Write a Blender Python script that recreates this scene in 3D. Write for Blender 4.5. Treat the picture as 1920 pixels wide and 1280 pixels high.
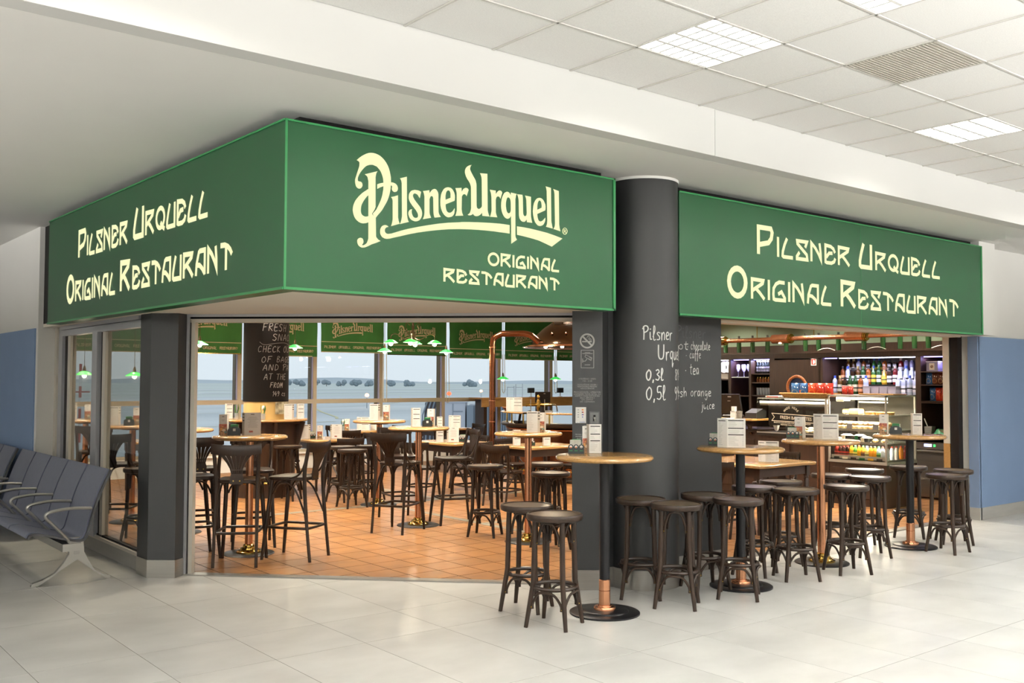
import bpy, bmesh, math, random
from mathutils import Vector, Matrix
from mathutils.geometry import tessellate_polygon
R = math.radians
PI = math.pi
random.seed(7)
for o in list(bpy.data.objects): bpy.data.objects.remove(o)
sc = bpy.context.scene
COL = sc.collection

# ---------------------------------------------------------------- camera
H = 1.65
FPX = 1838.2
_p, _y, _r = R(2.249), R(51.14), R(.189)
FW = Vector((math.cos(_y)*math.cos(_p), math.sin(_y)*math.cos(_p), math.sin(_p)))
_R0 = Vector((math.sin(_y), -math.cos(_y), 0)); _U0 = _R0.cross(FW)
RT = _R0*math.cos(_r) + _U0*math.sin(_r); UP = -_R0*math.sin(_r) + _U0*math.cos(_r)
cam = bpy.data.cameras.new('camera'); co = bpy.data.objects.new('camera', cam); COL.objects.link(co)
cam.sensor_width = 36; cam.lens = FPX*36/1920; cam.clip_start = .05; cam.clip_end = 3000
m = Matrix((RT, UP, -FW)).transposed().to_4x4(); m.translation = (0, 0, H); co.matrix_world = m
sc.camera = co
def in_view(p, mg=0.0):
    d = Vector(p) - Vector((0, 0, H)); z = d.dot(FW)
    if z < .3: return False
    x = 960 + FPX*d.dot(RT)/z; y = 640 - FPX*d.dot(UP)/z
    return -mg < x < 1920+mg and -mg < y < 1280+mg

# ---------------------------------------------------------------- world, exposure
sc.view_settings.view_transform = 'Standard'; sc.view_settings.look = 'None'
sc.view_settings.gamma = 1; sc.view_settings.use_curve_mapping = False
sc.view_settings.exposure = 0.0
try:
    sc.cycles.use_denoising = True; sc.cycles.max_bounces = 7; sc.cycles.diffuse_bounces = 4
    sc.cycles.glossy_bounces = 4; sc.cycles.transmission_bounces = 6; sc.cycles.transparent_max_bounces = 16
    sc.cycles.sample_clamp_indirect = 4; sc.cycles.caustics_reflective = False; sc.cycles.caustics_refractive = False
except Exception: pass
w = bpy.data.worlds.new('dusk_sky'); sc.world = w; w.use_nodes = True
nt = w.node_tree; bg = nt.nodes['Background']
tc = nt.nodes.new('ShaderNodeTexCoord'); sx = nt.nodes.new('ShaderNodeSeparateXYZ'); rp = nt.nodes.new('ShaderNodeValToRGB')
nz = nt.nodes.new('ShaderNodeTexNoise'); nz.inputs['Scale'].default_value = 3.0; nz.inputs['Detail'].default_value = 5
mp = nt.nodes.new('ShaderNodeMapping'); mp.inputs['Scale'].default_value = (1, 1, 6)
ad = nt.nodes.new('ShaderNodeMath'); ad.operation = 'MULTIPLY_ADD'; ad.inputs[1].default_value = .05
nt.links.new(tc.outputs['Generated'], mp.inputs[0]); nt.links.new(mp.outputs[0], nz.inputs['Vector'])
nt.links.new(tc.outputs['Generated'], sx.inputs[0]); nt.links.new(nz.outputs[0], ad.inputs[0]); nt.links.new(sx.outputs['Z'], ad.inputs[2])
nt.links.new(ad.outputs[0], rp.inputs[0]); nt.links.new(rp.outputs[0], bg.inputs[0])
e = rp.color_ramp.elements
e[0].position = 0.0; e[0].color = (.62, .70, .76, 1)
e[1].position = .6; e[1].color = (.56, .65, .73, 1)
n1 = rp.color_ramp.elements.new(.045); n1.color = (.64, .73, .79, 1)
n2 = rp.color_ramp.elements.new(.12); n2.color = (.66, .75, .81, 1)
bg.inputs[1].default_value = 1.18
HALL_EMIT = 72.0          # ceiling troffers (tubes)
ADDED_UP_W = 470.0              # added uplighters brightening the hall, unseen behind the camera
ADDED_DOWN_W = 42.0             # added downlights, unseen in the restaurant ceiling

# ---------------------------------------------------------------- materials
def lin(h):
    if isinstance(h, tuple): return h
    c = [int(h[i:i+2], 16)/255 for i in (0, 2, 4)]
    return tuple(x/12.92 if x <= .04045 else ((x+.055)/1.055)**2.4 for x in c)
MATS = {}
def mat(name, col, rough=.5, metal=0.0, spec=.5, noise=None, emit=None, alpha=None, trans=0.0, ior=1.45, bump=None, rnd=0.0, coat=0.0, col2=None):
    m = bpy.data.materials.new(name); m.use_nodes = True; nt = m.node_tree; b = nt.nodes['Principled BSDF']
    c = lin(col); b.inputs['Base Color'].default_value = (*c, 1)
    b.inputs['Roughness'].default_value = rough; b.inputs['Metallic'].default_value = metal
    b.inputs['Specular IOR Level'].default_value = spec; b.inputs['IOR'].default_value = ior
    b.inputs['Transmission Weight'].default_value = trans; b.inputs['Coat Weight'].default_value = coat
    last = None
    if noise:                                   # (scale xyz, amount, detail)
        s, amt, det = noise
        tc = nt.nodes.new('ShaderNodeTexCoord'); mp = nt.nodes.new('ShaderNodeMapping'); nz = nt.nodes.new('ShaderNodeTexNoise')
        mp.inputs['Scale'].default_value = s if isinstance(s, tuple) else (s, s, s); nz.inputs['Scale'].default_value = 1; nz.inputs['Detail'].default_value = det
        oi = nt.nodes.new('ShaderNodeObjectInfo'); av = nt.nodes.new('ShaderNodeVectorMath'); av.operation = 'ADD'
        sv = nt.nodes.new('ShaderNodeMath'); sv.operation = 'MULTIPLY'; sv.inputs[1].default_value = 37.0
        nt.links.new(oi.outputs['Random'], sv.inputs[0]); nt.links.new(tc.outputs['Object'], mp.inputs[0])
        nt.links.new(mp.outputs[0], av.inputs[0]); nt.links.new(sv.outputs[0], av.inputs[1]); nt.links.new(av.outputs[0], nz.inputs['Vector'])
        cr = nt.nodes.new('ShaderNodeValToRGB'); el = cr.color_ramp.elements
        lo = tuple(max(0, x*(1-amt)) for x in c); hi = lin(col2) if col2 else tuple(min(1, x*(1+amt)) for x in c)
        el[0].position = .3; el[0].color = (*lo, 1); el[1].position = .7; el[1].color = (*hi, 1)
        nt.links.new(nz.outputs[0], cr.inputs[0]); last = cr.outputs[0]
        if bump:
            bp = nt.nodes.new('ShaderNodeBump'); bp.inputs['Strength'].default_value = bump; bp.inputs['Distance'].default_value = .01
            nt.links.new(nz.outputs[0], bp.inputs['Height']); nt.links.new(bp.outputs[0], b.inputs['Normal'])
    if rnd:
        oi = nt.nodes.new('ShaderNodeObjectInfo'); hs = nt.nodes.new('ShaderNodeHueSaturation')
        mr = nt.nodes.new('ShaderNodeMapRange'); mr.inputs[3].default_value = 1-rnd; mr.inputs[4].default_value = 1+rnd
        nt.links.new(oi.outputs['Random'], mr.inputs[0]); nt.links.new(mr.outputs[0], hs.inputs['Value'])
        if last: nt.links.new(last, hs.inputs['Color'])
        else: hs.inputs['Color'].default_value = (*c, 1)
        last = hs.outputs[0]
    if last: nt.links.new(last, b.inputs['Base Color'])
    if emit:
        ec, es = emit; b.inputs['Emission Color'].default_value = (*lin(ec), 1); b.inputs['Emission Strength'].default_value = es
    if alpha is not None: b.inputs['Alpha'].default_value = alpha
    MATS[name] = m; return m
def glass(name, tint, refl=.12, rough=.0):
    m = bpy.data.materials.new(name); m.use_nodes = True; nt = m.node_tree
    for n in list(nt.nodes): nt.nodes.remove(n)
    out = nt.nodes.new('ShaderNodeOutputMaterial'); mx = nt.nodes.new('ShaderNodeMixShader')
    t = nt.nodes.new('ShaderNodeBsdfTransparent'); g = nt.nodes.new('ShaderNodeBsdfGlossy'); lw = nt.nodes.new('ShaderNodeLayerWeight'); lw.inputs[0].default_value = .5
    pw = nt.nodes.new('ShaderNodeMath'); pw.operation = 'POWER'; pw.inputs[1].default_value = 5
    ml = nt.nodes.new('ShaderNodeMath'); ml.operation = 'MULTIPLY_ADD'; ml.inputs[1].default_value = .8; ml.inputs[2].default_value = refl; ml.use_clamp = True
    t.inputs[0].default_value = (*lin(tint), 1); g.inputs['Roughness'].default_value = rough
    nt.links.new(lw.outputs['Facing'], pw.inputs[0]); nt.links.new(pw.outputs[0], ml.inputs[0]); nt.links.new(ml.outputs[0], mx.inputs[0])
    nt.links.new(t.outputs[0], mx.inputs[1]); nt.links.new(g.outputs[0], mx.inputs[2]); nt.links.new(mx.outputs[0], out.inputs[0])
    MATS[name] = m; return m
def mt(n): return MATS[n]

mat('hall_tile', 'b9b8b4', .30, noise=((2.2, 3.5, 3), .10, 6), rnd=.035, spec=.45)
mat('hall_grout', '6a6864', .8)
mat('terra_tile', '96693f', .3, noise=(5.0, .2, 4), rnd=.09, spec=.5)
mat('terra_grout', '2a1c14', .9)
mat('grey_tile', '7d7a6c', .3, noise=(9, .15, 3), rnd=.06)
mat('ceil_tile', 'f8f7f4', .9, noise=(160, .05, 2), rnd=.008)
mat('tbar', 'd8d5cf', .6)
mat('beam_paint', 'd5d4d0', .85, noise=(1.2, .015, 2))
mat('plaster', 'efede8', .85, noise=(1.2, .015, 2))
mat('soffit_paint', 'f3f1ec', .85, noise=(.8, .02, 3))
mat('inner_ceiling', 'f3eada', .9)
mat('sage', '93a48c', .9)
mat('black_panel', '242526', .5, noise=((300, 300, 8), .06, 2))
mat('steel', 'b9b7b2', .28, .9, noise=((2, 2, 200), .06, 2))
mat('alu', 'c9cad0', .38, .55)
mat('alu_cream', 'd8d2c6', .5, .15)
mat('rubber_and_shade', '151212', .6, spec=.2)
mat('blue_wall', '6f85a6', .6, noise=(2.5, .03, 3))
mat('base_grey', 'a3a19c', .5, noise=((3, 3, 20), .06, 3))
mat('sign_green', '1c4a2c', .38, spec=.3)
mat('sign_rim', '2a7a46', .35)
mat('sign_letter', '3a3a28', .6, spec=.1, emit=('fcfcc6', .97))
mat('chalk', 'e8e8e4', .9)
mat('chalk_faint', '5c5c5e', .9)
mat('print_grey', 'b8b7b4', .8)
mat('vent_grey', 'aba79d', .7, noise=(220, .12, 2))
mat('troffer_white', 'f7f6f2', .45)
mat('tube_light', 'ffffff', .5, emit=('fffdf6', HALL_EMIT))
mat('wood_dark', '271c15', .33, noise=((30, 30, 4), .25, 4), spec=.28)
mat('wood_seat', '5a4c3b', .3, noise=((40, 8, 8), .2, 4), spec=.6)
mat('wood_panel_dark', '33231b', .42, noise=((6, 60, 4), .25, 4))
mat('wood_oak', 'ab8350', .22, noise=((6, 60, 60), .16, 4), spec=.6, coat=.3)
mat('copper', 'dfa17c', .27, 1.0, noise=((6, 6, 2), .12, 3))
mat('copper_dark', '8c5a40', .2, 1.0, noise=((3, 3, 3), .25, 3))
mat('brass', 'c4a254', .16, 1.0)
mat('black_metal', '131315', .35, 0.0, spec=.25)
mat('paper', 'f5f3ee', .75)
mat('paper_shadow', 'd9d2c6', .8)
mat('ink', '2b2f2b', .8)
mat('ink_soft', 'b4b2ae', .8)
mat('photo_red', 'a03a3c', .6, noise=(60, .5, 4), col2='d08a72')
mat('photo_brown', '4a2522', .6, noise=(70, .5, 4), col2='c9a27c')
mat('caddy_green', '173a2c', .4)
mat('caddy_black', '1c2326', .45)
mat('green_pack', '1d6b3e', .45)
mat('napkin', 'c9c6bb', .9, noise=(70, .12, 3))
mat('white_dot', 'e9e7e2', .6)
mat('orange_dot', 'd06a3a', .6)
mat('seat_shell', '565a6a', .42, noise=(25, .05, 2))
mat('seat_edge', '2a2a2c', .5)
mat('cast_alu', 'aeaca6', .36, .75)
glass('pane_glass', 'ffffff', .02)
glass('side_glass', 'dededa', .035)
glass('case_glass', 'f8f8f5', .02)
mat('clear_glass', 'e9eef8', .05, trans=.0, alpha=.35, spec=.8)
mat('blind_green', '36783f', .75, noise=((3, 3, 1.5), .10, 3), col2='3d8547')
mat('blind_print', 'd9d0b0', .8)
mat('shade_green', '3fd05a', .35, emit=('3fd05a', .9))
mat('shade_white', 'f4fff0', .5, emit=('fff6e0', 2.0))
mat('bulb', 'fff2d0', .5, emit=('fff0cc', 30.0))
mat('lead_metal', '6a5b45', .4, .8)
mat('hood_copper', '6b5748', .16, 1.0, noise=(2.5, .2, 3))

# ---------------------------------------------------------------- mesh builder
class MB:
    def __init__(s): s.v = []; s.f = []; s.m = []
    def add(s, vs, fs, m=0):
        n = len(s.v); s.v += [tuple(x) for x in vs]; s.f += [tuple(i+n for i in f) for f in fs]; s.m += [m]*len(fs); return s
    def box(s, c, d, m=0, rz=0.0, mx=None):
        x, y, z = d[0]/2, d[1]/2, d[2]/2; ca, sa = math.cos(rz), math.sin(rz); vs = []
        for X, Y, Z in ((-x,-y,-z),(x,-y,-z),(x,y,-z),(-x,y,-z),(-x,-y,z),(x,-y,z),(x,y,z),(-x,y,z)):
            p = Vector((c[0]+X*ca-Y*sa, c[1]+X*sa+Y*ca, c[2]+Z)); vs.append(mx @ p if mx else p)
        return s.add(vs, [(0,3,2,1),(4,5,6,7),(0,1,5,4),(1,2,6,5),(2,3,7,6),(3,0,4,7)], m)
    def b2(s, x0, x1, y0, y1, z0, z1, m=0): return s.box(((x0+x1)/2,(y0+y1)/2,(z0+z1)/2),(abs(x1-x0),abs(y1-y0),abs(z1-z0)),m)
    def prism(s, poly, z0, z1, m=0, mx=None):
        n = len(poly); a = sum(poly[i][0]*poly[(i+1)%n][1]-poly[(i+1)%n][0]*poly[i][1] for i in range(n))
        if a < 0: poly = poly[::-1]
        vs = [Vector((p[0],p[1],z0)) for p in poly]+[Vector((p[0],p[1],z1)) for p in poly]
        if mx: vs = [mx @ v for v in vs]
        fs = [tuple(range(n-1,-1,-1)), tuple(range(n,2*n))]+[(i,(i+1)%n,(i+1)%n+n,i+n) for i in range(n)]
        return s.add(vs, fs, m)
    def bevbox(s, c, d, b, m=0, rz=0.0):                      # box with a chamfered top and bottom edge
        ca, sa = math.cos(rz), math.sin(rz); x, y, z = d[0]/2, d[1]/2, d[2]/2; vs = []
        for (ix, zz) in ((b,-z),(0,-z+b),(0,z-b),(b,z)):
            for X, Y in ((-x+ix,-y+ix),(x-ix,-y+ix),(x-ix,y-ix),(-x+ix,y-ix)): vs.append((c[0]+X*ca-Y*sa, c[1]+X*sa+Y*ca, c[2]+zz))
        fs = [(3,2,1,0),(12,13,14,15)]
        for k in range(3):
            for i in range(4): fs.append((k*4+i, k*4+(i+1)%4, k*4+4+(i+1)%4, k*4+4+i))
        return s.add(vs, fs, m)
    def lathe(s, prof, seg=20, m=0, c=(0,0,0), a0=0.0, a1=2*PI, mx=None):
        full = abs(a1-a0-2*PI) < 1e-6; n = seg if full else seg+1; vs = []
        for r, z in prof:
            for i in range(n):
                a = a0+(a1-a0)*i/seg; p = Vector((c[0]+r*math.cos(a), c[1]+r*math.sin(a), c[2]+z)); vs.append(mx @ p if mx else p)
        fs = []
        for k in range(len(prof)-1):
            for i in range(seg):
                j = (i+1) % n
                if prof[k][0] < 1e-6 and prof[k+1][0] < 1e-6: continue
                if prof[k][0] < 1e-6: fs.append((k*n, (k+1)*n+j, (k+1)*n+i)[::1])
                elif prof[k+1][0] < 1e-6: fs.append((k*n+i, k*n+j, (k+1)*n))
                else: fs.append((k*n+i, k*n+j, (k+1)*n+j, (k+1)*n+i))
        return s.add(vs, fs, m)
    def tube(s, pts, r, seg=8, m=0, closed=False, flat=1.0):
        P = [Vector(p) for p in pts]; n = len(P); rs = r if isinstance(r, (list, tuple)) else [r]*n
        T = []
        for i in range(n):
            a = P[(i-1) % n] if closed or i > 0 else P[i]; b = P[(i+1) % n] if closed or i < n-1 else P[i]
            T.append((b-a).normalized())
        u = T[0].orthogonal().normalized() if abs(T[0].z) > .9 else Vector((0,0,1)).cross(T[0]).normalized()
        vs = []; 
        for i in range(n):
            u = (u - T[i]*u.dot(T[i])).normalized(); w_ = T[i].cross(u)
            for k in range(seg):
                a = 2*PI*k/seg; vs.append(P[i] + (u*math.cos(a) + w_*math.sin(a)*flat)*rs[i])
        fs = []
        for i in range(n if closed else n-1):
            j = (i+1) % n
            for k in range(seg): fs.append((i*seg+k, i*seg+(k+1)%seg, j*seg+(k+1)%seg, j*seg+k))
        if not closed: fs += [tuple(range(seg-1,-1,-1)), tuple((n-1)*seg+k for k in range(seg))]
        return s.add(vs, fs, m)
    def ngon(s, pts, m=0): return s.add(pts, [tuple(range(len(pts)))], m)
    def disc(s, c, r, z, seg=20, m=0, n=(0,0,1)):
        n = Vector(n).normalized(); u = n.orthogonal().normalized(); w_ = n.cross(u)
        return s.ngon([Vector(c)+Vector((0,0,z))+(u*math.cos(2*PI*i/seg)+w_*math.sin(2*PI*i/seg))*r for i in range(seg)], m)
    def grid(s, fn, nu, nv, m=0, closed_u=False):
        vs = [fn(i/(nu-1), j/(nv-1)) for j in range(nv) for i in range(nu)]
        fs = [(j*nu+i, j*nu+i+1, (j+1)*nu+i+1, (j+1)*nu+i) for j in range(nv-1) for i in range(nu-1)]
        return s.add(vs, fs, m)
    def mesh(s, name, mats, smooth=True):
        me = bpy.data.meshes.new(name); me.from_pydata(s.v, [], s.f)
        for x in (mats if isinstance(mats, (list, tuple)) else [mats]): me.materials.append(mt(x) if isinstance(x, str) else x)
        me.polygons.foreach_set('material_index', s.m)
        if smooth:
            me.polygons.foreach_set('use_smooth', [True]*len(s.f)); me.set_sharp_from_angle(angle=R(38))
        me.update(); return me
def link(name, me, parent=None, loc=(0,0,0), rz=0.0, rot=None):
    o = bpy.data.objects.new(name, me); COL.objects.link(o); o.location = loc
    o.rotation_euler = rot if rot else (0, 0, rz)
    if parent: o.parent = parent
    return o
def part(name, mb, mats, parent=None, loc=(0,0,0), rz=0.0, rot=None, smooth=True, stuff=False, label=None):
    o = link(name, mb.mesh(name, mats, smooth), parent, loc, rz, rot)
    if stuff: o['kind'] = 'stuff'
    if label: o['label'] = label
    return o
def tag(o, label, cat, group=None):
    o['label'] = label; o['category'] = cat
    if group: o['group'] = group
    return o
def thing(name, label, cat, loc=(0,0,0), rz=0.0, group=None):
    o = bpy.data.objects.new(name, None); COL.objects.link(o); o.empty_display_size = .05; o.location = loc; o.rotation_euler = (0,0,rz)
    return tag(o, label, cat, group)
def struct(name, mb, mats, smooth=False, parent=None):
    o = link(name, mb.mesh(name, mats, smooth), parent)
    if not parent: o['kind'] = 'structure'
    return o
def dup(root, loc, rz=0.0, label=None, group=None):
    r = root.copy(); COL.objects.link(r); r.location = loc; r.rotation_euler = (0,0,rz)
    if label: r['label'] = label
    if group: r['group'] = group
    for ch in list(root.children):
        c = ch.copy(); COL.objects.link(c); c.parent = r
        for g in ch.children:
            d = g.copy(); COL.objects.link(d); d.parent = c
    return r
def bez(pts, n=8, closed=False):                               # Catmull-Rom through points (2D or 3D)
    P = [Vector(p) for p in pts]; N = len(P); out = []
    for i in range(N if closed else N-1):
        p0 = P[(i-1) % N] if closed or i > 0 else P[0]; p1 = P[i]; p2 = P[(i+1) % N]; p3 = P[(i+2) % N] if closed or i < N-2 else P[N-1]
        for k in range(n):
            t = k/n; out.append(.5*((2*p1)+(p2-p0)*t+(2*p0-5*p1+4*p2-p3)*t*t+(3*p1-p0-3*p2+p3)*t**3))
    if not closed: out.append(P[-1])
    return out
def ribbon(mb, pts, w, fn, m=0):                               # flat stroke; fn maps (u, v) to a 3D point
    P = [Vector((p[0], p[1])) for p in pts]; n = len(P); L = []; Q = []
    cl = n > 3 and (P[0]-P[-1]).length < 1e-6
    for i in range(n):
        a = P[i-1] if i > 0 else (P[n-2] if cl else P[i]); b = P[i+1] if i < n-1 else (P[1] if cl else P[i])
        d1 = (P[i]-a); d2 = (b-P[i])
        if d1.length < 1e-9: d1 = d2
        if d2.length < 1e-9: d2 = d1
        d1 = d1.normalized(); d2 = d2.normalized(); t = (d1+d2)
        t = t.normalized() if t.length > 1e-6 else d1
        nn = Vector((-t.y, t.x)); k = max(.45, abs(nn.dot(Vector((-d1.y, d1.x))))); hw = w[i] if isinstance(w, list) else w
        e = Vector((0, 0))
        if not cl and i == 0: e = -d2*hw*.25
        if not cl and i == n-1: e = d1*hw*.25
        L.append(P[i]+e+nn*hw/2/k); Q.append(P[i]+e-nn*hw/2/k)
    vs = [fn(p.x, p.y) for p in L]+[fn(p.x, p.y) for p in Q]
    mb.add(vs, [(i, i+n, i+1+n, i+1) for i in range(n-1)], m)
def text_mb(s, size, fn, mb=None, align='CENTER', m=0, bold=0.0, sx=1.0):
    cu = bpy.data.curves.new('t', 'FONT'); cu.body = s; cu.size = size; cu.align_x = align; cu.resolution_u = 2; cu.offset = bold
    ob = bpy.data.objects.new('t', cu); COL.objects.link(ob); me = bpy.data.meshes.new_from_object(ob)
    mb = mb or MB(); vs = [fn(v.co.x*sx, v.co.y) for v in me.vertices]; mb.add(vs, [tuple(p.vertices) for p in me.polygons], m)
    bpy.data.objects.remove(ob); bpy.data.meshes.remove(me); bpy.data.curves.remove(cu)
    return mb
def clip(poly, hps):                                           # convex clip; hp = (a, b, c): a x + b y <= c
    for a, b, c in hps:
        out = []
        for i in range(len(poly)):
            p, q = poly[i], poly[(i+1) % len(poly)]; dp, dq = a*p[0]+b*p[1]-c, a*q[0]+b*q[1]-c
            if dp <= 0: out.append(p)
            if (dp < 0 < dq) or (dq < 0 < dp):
                t = dp/(dp-dq); out.append((p[0]+(q[0]-p[0])*t, p[1]+(q[1]-p[1])*t))
        poly = out
        if len(poly) < 3: return []
    return poly
# ================================================================ SETTING
TXA = Vector((RT.x, RT.y, 0)).normalized()
# ---- hall floor: slab + tiles 0.6 x 1.2 / 0.6
b = MB(); b.b2(-8, 22, -8, 17, -.08, -.0009); FLOOR = struct('floor', b, 'hall_grout')
XJ = [1.988+.602*k for k in range(-16, 34)]
YJ = [3.12]
for d in (1.1, 1.2, .61, 1.17, 1.2, 1.2, .6, 1.2, 1.2, 1.2, .6): YJ.append(YJ[-1]+d)
y = 3.12
for d in (1.2, .6, 1.2, 1.2, 1.2, .6, 1.2, 1.2, 1.2): y -= d; YJ.insert(0, y)
cells = []
for i in range(len(XJ)-1):
    for j in range(len(YJ)-1):
        x0, x1, y0, y1 = XJ[i]+.0018, XJ[i+1]-.0018, YJ[j]+.0018, YJ[j+1]-.0018
        cx, cy = (x0+x1)/2, (y0+y1)/2
        if cx > 22 or cy > 17 or cx < -8 or (cx > 2.9 and cy > 6.4 and cx+cy > 12.3): continue
        vis = any(in_view((a, c, 0), 60) for a in (x0, cx, x1) for c in (y0, cy, y1))
        cells.append((0 if vis else 1, math.hypot(cx, cy), x0, x1, y0, y1))
cells.sort()
tile_mesh = {}
rest = MB()
for k, (nv, d, x0, x1, y0, y1) in enumerate(cells):
    key = (round(x1-x0, 3), round(y1-y0, 3))
    if k < 290 and nv == 0:
        if key not in tile_mesh:
            t = MB(); t.bevbox((0,0,-.003), (key[0], key[1], .006), .0008); tile_mesh[key] = t.mesh('tile', 'hall_tile', False)
        link('tile', tile_mesh[key], FLOOR, ((x0+x1)/2, (y0+y1)/2, 0))
    else: rest.b2(x0, x1, y0, y1, -.006, 0)
part('tile_field', rest, 'hall_tile', FLOOR, smooth=False, stuff=True)
# ---- restaurant floor
INNER = [(2.86,8.6),(3.11,8.22),(5.48,5.85),(17.2,5.85),(17.2,16.6),(2.86,16.6)]
def hps_of(poly):
    n = len(poly); out = []
    for i in range(n):
        (x0,y0),(x1,y1) = poly[i], poly[(i+1)%n]; a, bb = y1-y0, -(x1-x0); out.append((a, bb, a*x0+bb*y0))
    return out
HP = hps_of(INNER)
if not all(a*7+bb*10 <= c for a, bb, c in HP): HP = [(-a,-bb,-c) for a, bb, c in HP]
b = MB(); b.prism(INNER, -.005, .0053); FLOOR2 = struct('floor.001', b, 'terra_grout')
P = .305; cells = []
for i in range(-40, 60):
    for j in range(-10, 60):
        x0, y0 = 4.26+P*i, 7.05+P*j
        q = clip([(x0+.005,y0+.005),(x0+P-.005,y0+.005),(x0+P-.005,y0+P-.005),(x0+.005,y0+P-.005)], HP)
        if len(q) < 3: continue
        cx = sum(p[0] for p in q)/len(q); cy = sum(p[1] for p in q)/len(q)
        cells.append((0 if in_view((cx,cy,0), 20) else 1, math.hypot(cx,cy), q, cx, cy, x0, y0))
cells.sort(key=lambda c: c[:2])
full = MB(); full.b2(.005,P-.005,.005,P-.005,.002,.006); full = full.mesh('tile', 'terra_tile', False)
rest = MB()
for k, (nv, d, q, cx, cy, x0, y0) in enumerate(cells):
    whole = len(q) == 4 and abs(abs((q[0][0]-q[2][0])*(q[0][1]-q[2][1]))-(P-.010)**2) < 1e-5
    if k < 296 and nv == 0:
        if whole: link('tile', full, FLOOR2, (x0, y0, 0))
        else:
            t = MB(); t.prism([(p[0]-cx,p[1]-cy) for p in q], .002, .006); part('tile', t, 'terra_tile', FLOOR2, (cx,cy,0), smooth=False)
    else: rest.prism(q, .002, .006)
part('tile_field', rest, 'terra_tile', FLOOR2, smooth=False, stuff=True)
def grey_strip(p, q, wd, n):
    p, q = Vector(p), Vector(q); d = (q-p); L = d.length; d.normalize(); a = math.atan2(d.y, d.x); l = L/n
    t = MB(); t.bevbox((0,0,.0065), (l-.004, wd, .005), .0008); me = t.mesh('grey_tile', 'grey_tile', False)
    for k in range(n): link('grey_tile', me, FLOOR2, (*(p+d*(l*(k+.5))), 0), a)
grey_strip((3.6,11.15),(6.78,11.15),.10,10); grey_strip((6.83,8.0),(6.83,11.2),.10,10)
grey_strip((6.83,11.2),(9.9,11.2),.10,10); grey_strip((7.76,11.25),(7.76,15.6),.10,12); grey_strip((6.88,9.0),(10.4,9.0),.10,10)
# ---- metal thresholds
b = MB(); dv = Vector((1,-1,0)).normalized(); nv_ = Vector((1,1,0)).normalized()
p0, p1 = Vector((3.10,8.23,0)), Vector((5.42,5.91,0))
b.prism([tuple((p0-nv_*.05)[:2]), tuple((p1-nv_*.05)[:2]), tuple((p1+nv_*.05)[:2]), tuple((p0+nv_*.05)[:2])], 0, .011); struct('trim_1', b, 'steel')
b = MB(); b.b2(6.96, 11.7, 5.79, 5.90, 0, .010); struct('trim_2', b, 'steel')

# ---- hall ceiling with tiles, T bars, troffers
CZ = 3.62
CX = [4.163+.623*k for k in range(-20, 29)]; CY = [4.0-.588*k for k in range(0, 21)]
b = MB(); b.b2(-8.3, 22, -8.3, 4.585, CZ+.12, CZ+.24); CEIL = struct('ceiling', b, 'plaster')
ORD = ['first','second','third','fourth','fifth','sixth','seventh','eighth','ninth','tenth','eleventh','twelfth']
lights = set(); vents = {(2, 1)}
for k in (-2, -1, 0, 1, 2):
    for j in range(0, 19, 2): lights.add((5*k, j))
tile_c = MB(); tile_c.bevbox((0,0,CZ+.012), (.609,.574,.016), .004); tile_c = tile_c.mesh('ceiling_tile', 'ceil_tile', False)
rest = MB(); n_t = 0
for k in range(-20, 28):
    for j in range(0, 20):
        i = k
        x0 = 4.163+.623*k; y1 = 4.0-.588*j; cx, cy = x0+.3115, y1-.294
        if (i, j) in lights or (i, j) in vents: continue
        if in_view((cx,cy,CZ), 120) and n_t < 290: link('ceiling_tile', tile_c, CEIL, (cx, cy, 0)); n_t += 1
        else: rest.b2(cx-.3045, cx+.3045, cy-.287, cy+.287, CZ+.004, CZ+.02)
part('ceiling_tile_field', rest, 'ceil_tile', CEIL, smooth=False, stuff=True)
for x in CX:                                                    # edge row by the beam
    if in_view((x, 4.3, CZ), 200):
        t = MB(); t.bevbox((0,0,CZ+.012), (.609,.572,.016), .004); part('ceiling_tile', t, 'ceil_tile', CEIL, (x+.3115, 4.294, 0), smooth=False)
bars = MB()
for x in CX:
    t = MB(); t.b2(-.007,.007,-7.8,4.585,CZ-.002,CZ+.012)
    if any(in_view((x, yy, CZ), 50) for yy in (0,1,2,3,4,4.4)): part('grid_bar', t, 'tbar', CEIL, (x,0,0), smooth=False)
    else: bars.b2(x-.007,x+.007,-7.8,4.585,CZ-.002,CZ+.012)
for y in CY:
    t = MB(); t.b2(-8.2,21.6,-.007,.007,CZ-.002,CZ+.0115)
    if y > 0: part('grid_bar', t, 'tbar', CEIL, (0,y,0), smooth=False)
    else: bars.b2(-8.2,21.6,y-.007,y+.007,CZ-.002,CZ+.0115)
part('grid_bar_field', bars, 'tbar', CEIL, smooth=False, stuff=True)
# troffer: housing, tubes, louvre blades
hs = MB(); hs.b2(-.305,.305,-.288,.288,CZ+.085,CZ+.095)
for sx_, sy_ in ((-1,0),(1,0),(0,-1),(0,1)):
    if sx_: hs.b2(sx_*.305-.003,sx_*.305+.003,-.288,.288,CZ,CZ+.09)
    else: hs.b2(-.305,.305,sy_*.288-.003,sy_*.288+.003,CZ,CZ+.09)
hs = hs.mesh('housing', 'troffer_white', False)
tb = MB(); tb.b2(-.27,.27,-.045,.045,CZ+.07,CZ+.08); tb = tb.mesh('tube', 'tube_light', False)
lb = MB()
for s in (-1, 1):                                               # parabolic long blade, an upside-down wedge
    pass
lb.prism([(-.012,0),(.012,0),(.002,.045),(-.002,.045)], -.3, .3, mx=Matrix(((0,0,1,0),(1,0,0,0),(0,1,0,CZ+.002),(0,0,0,1)))); lb = lb.mesh('louvre_blade', 'troffer_white', False)
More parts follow.
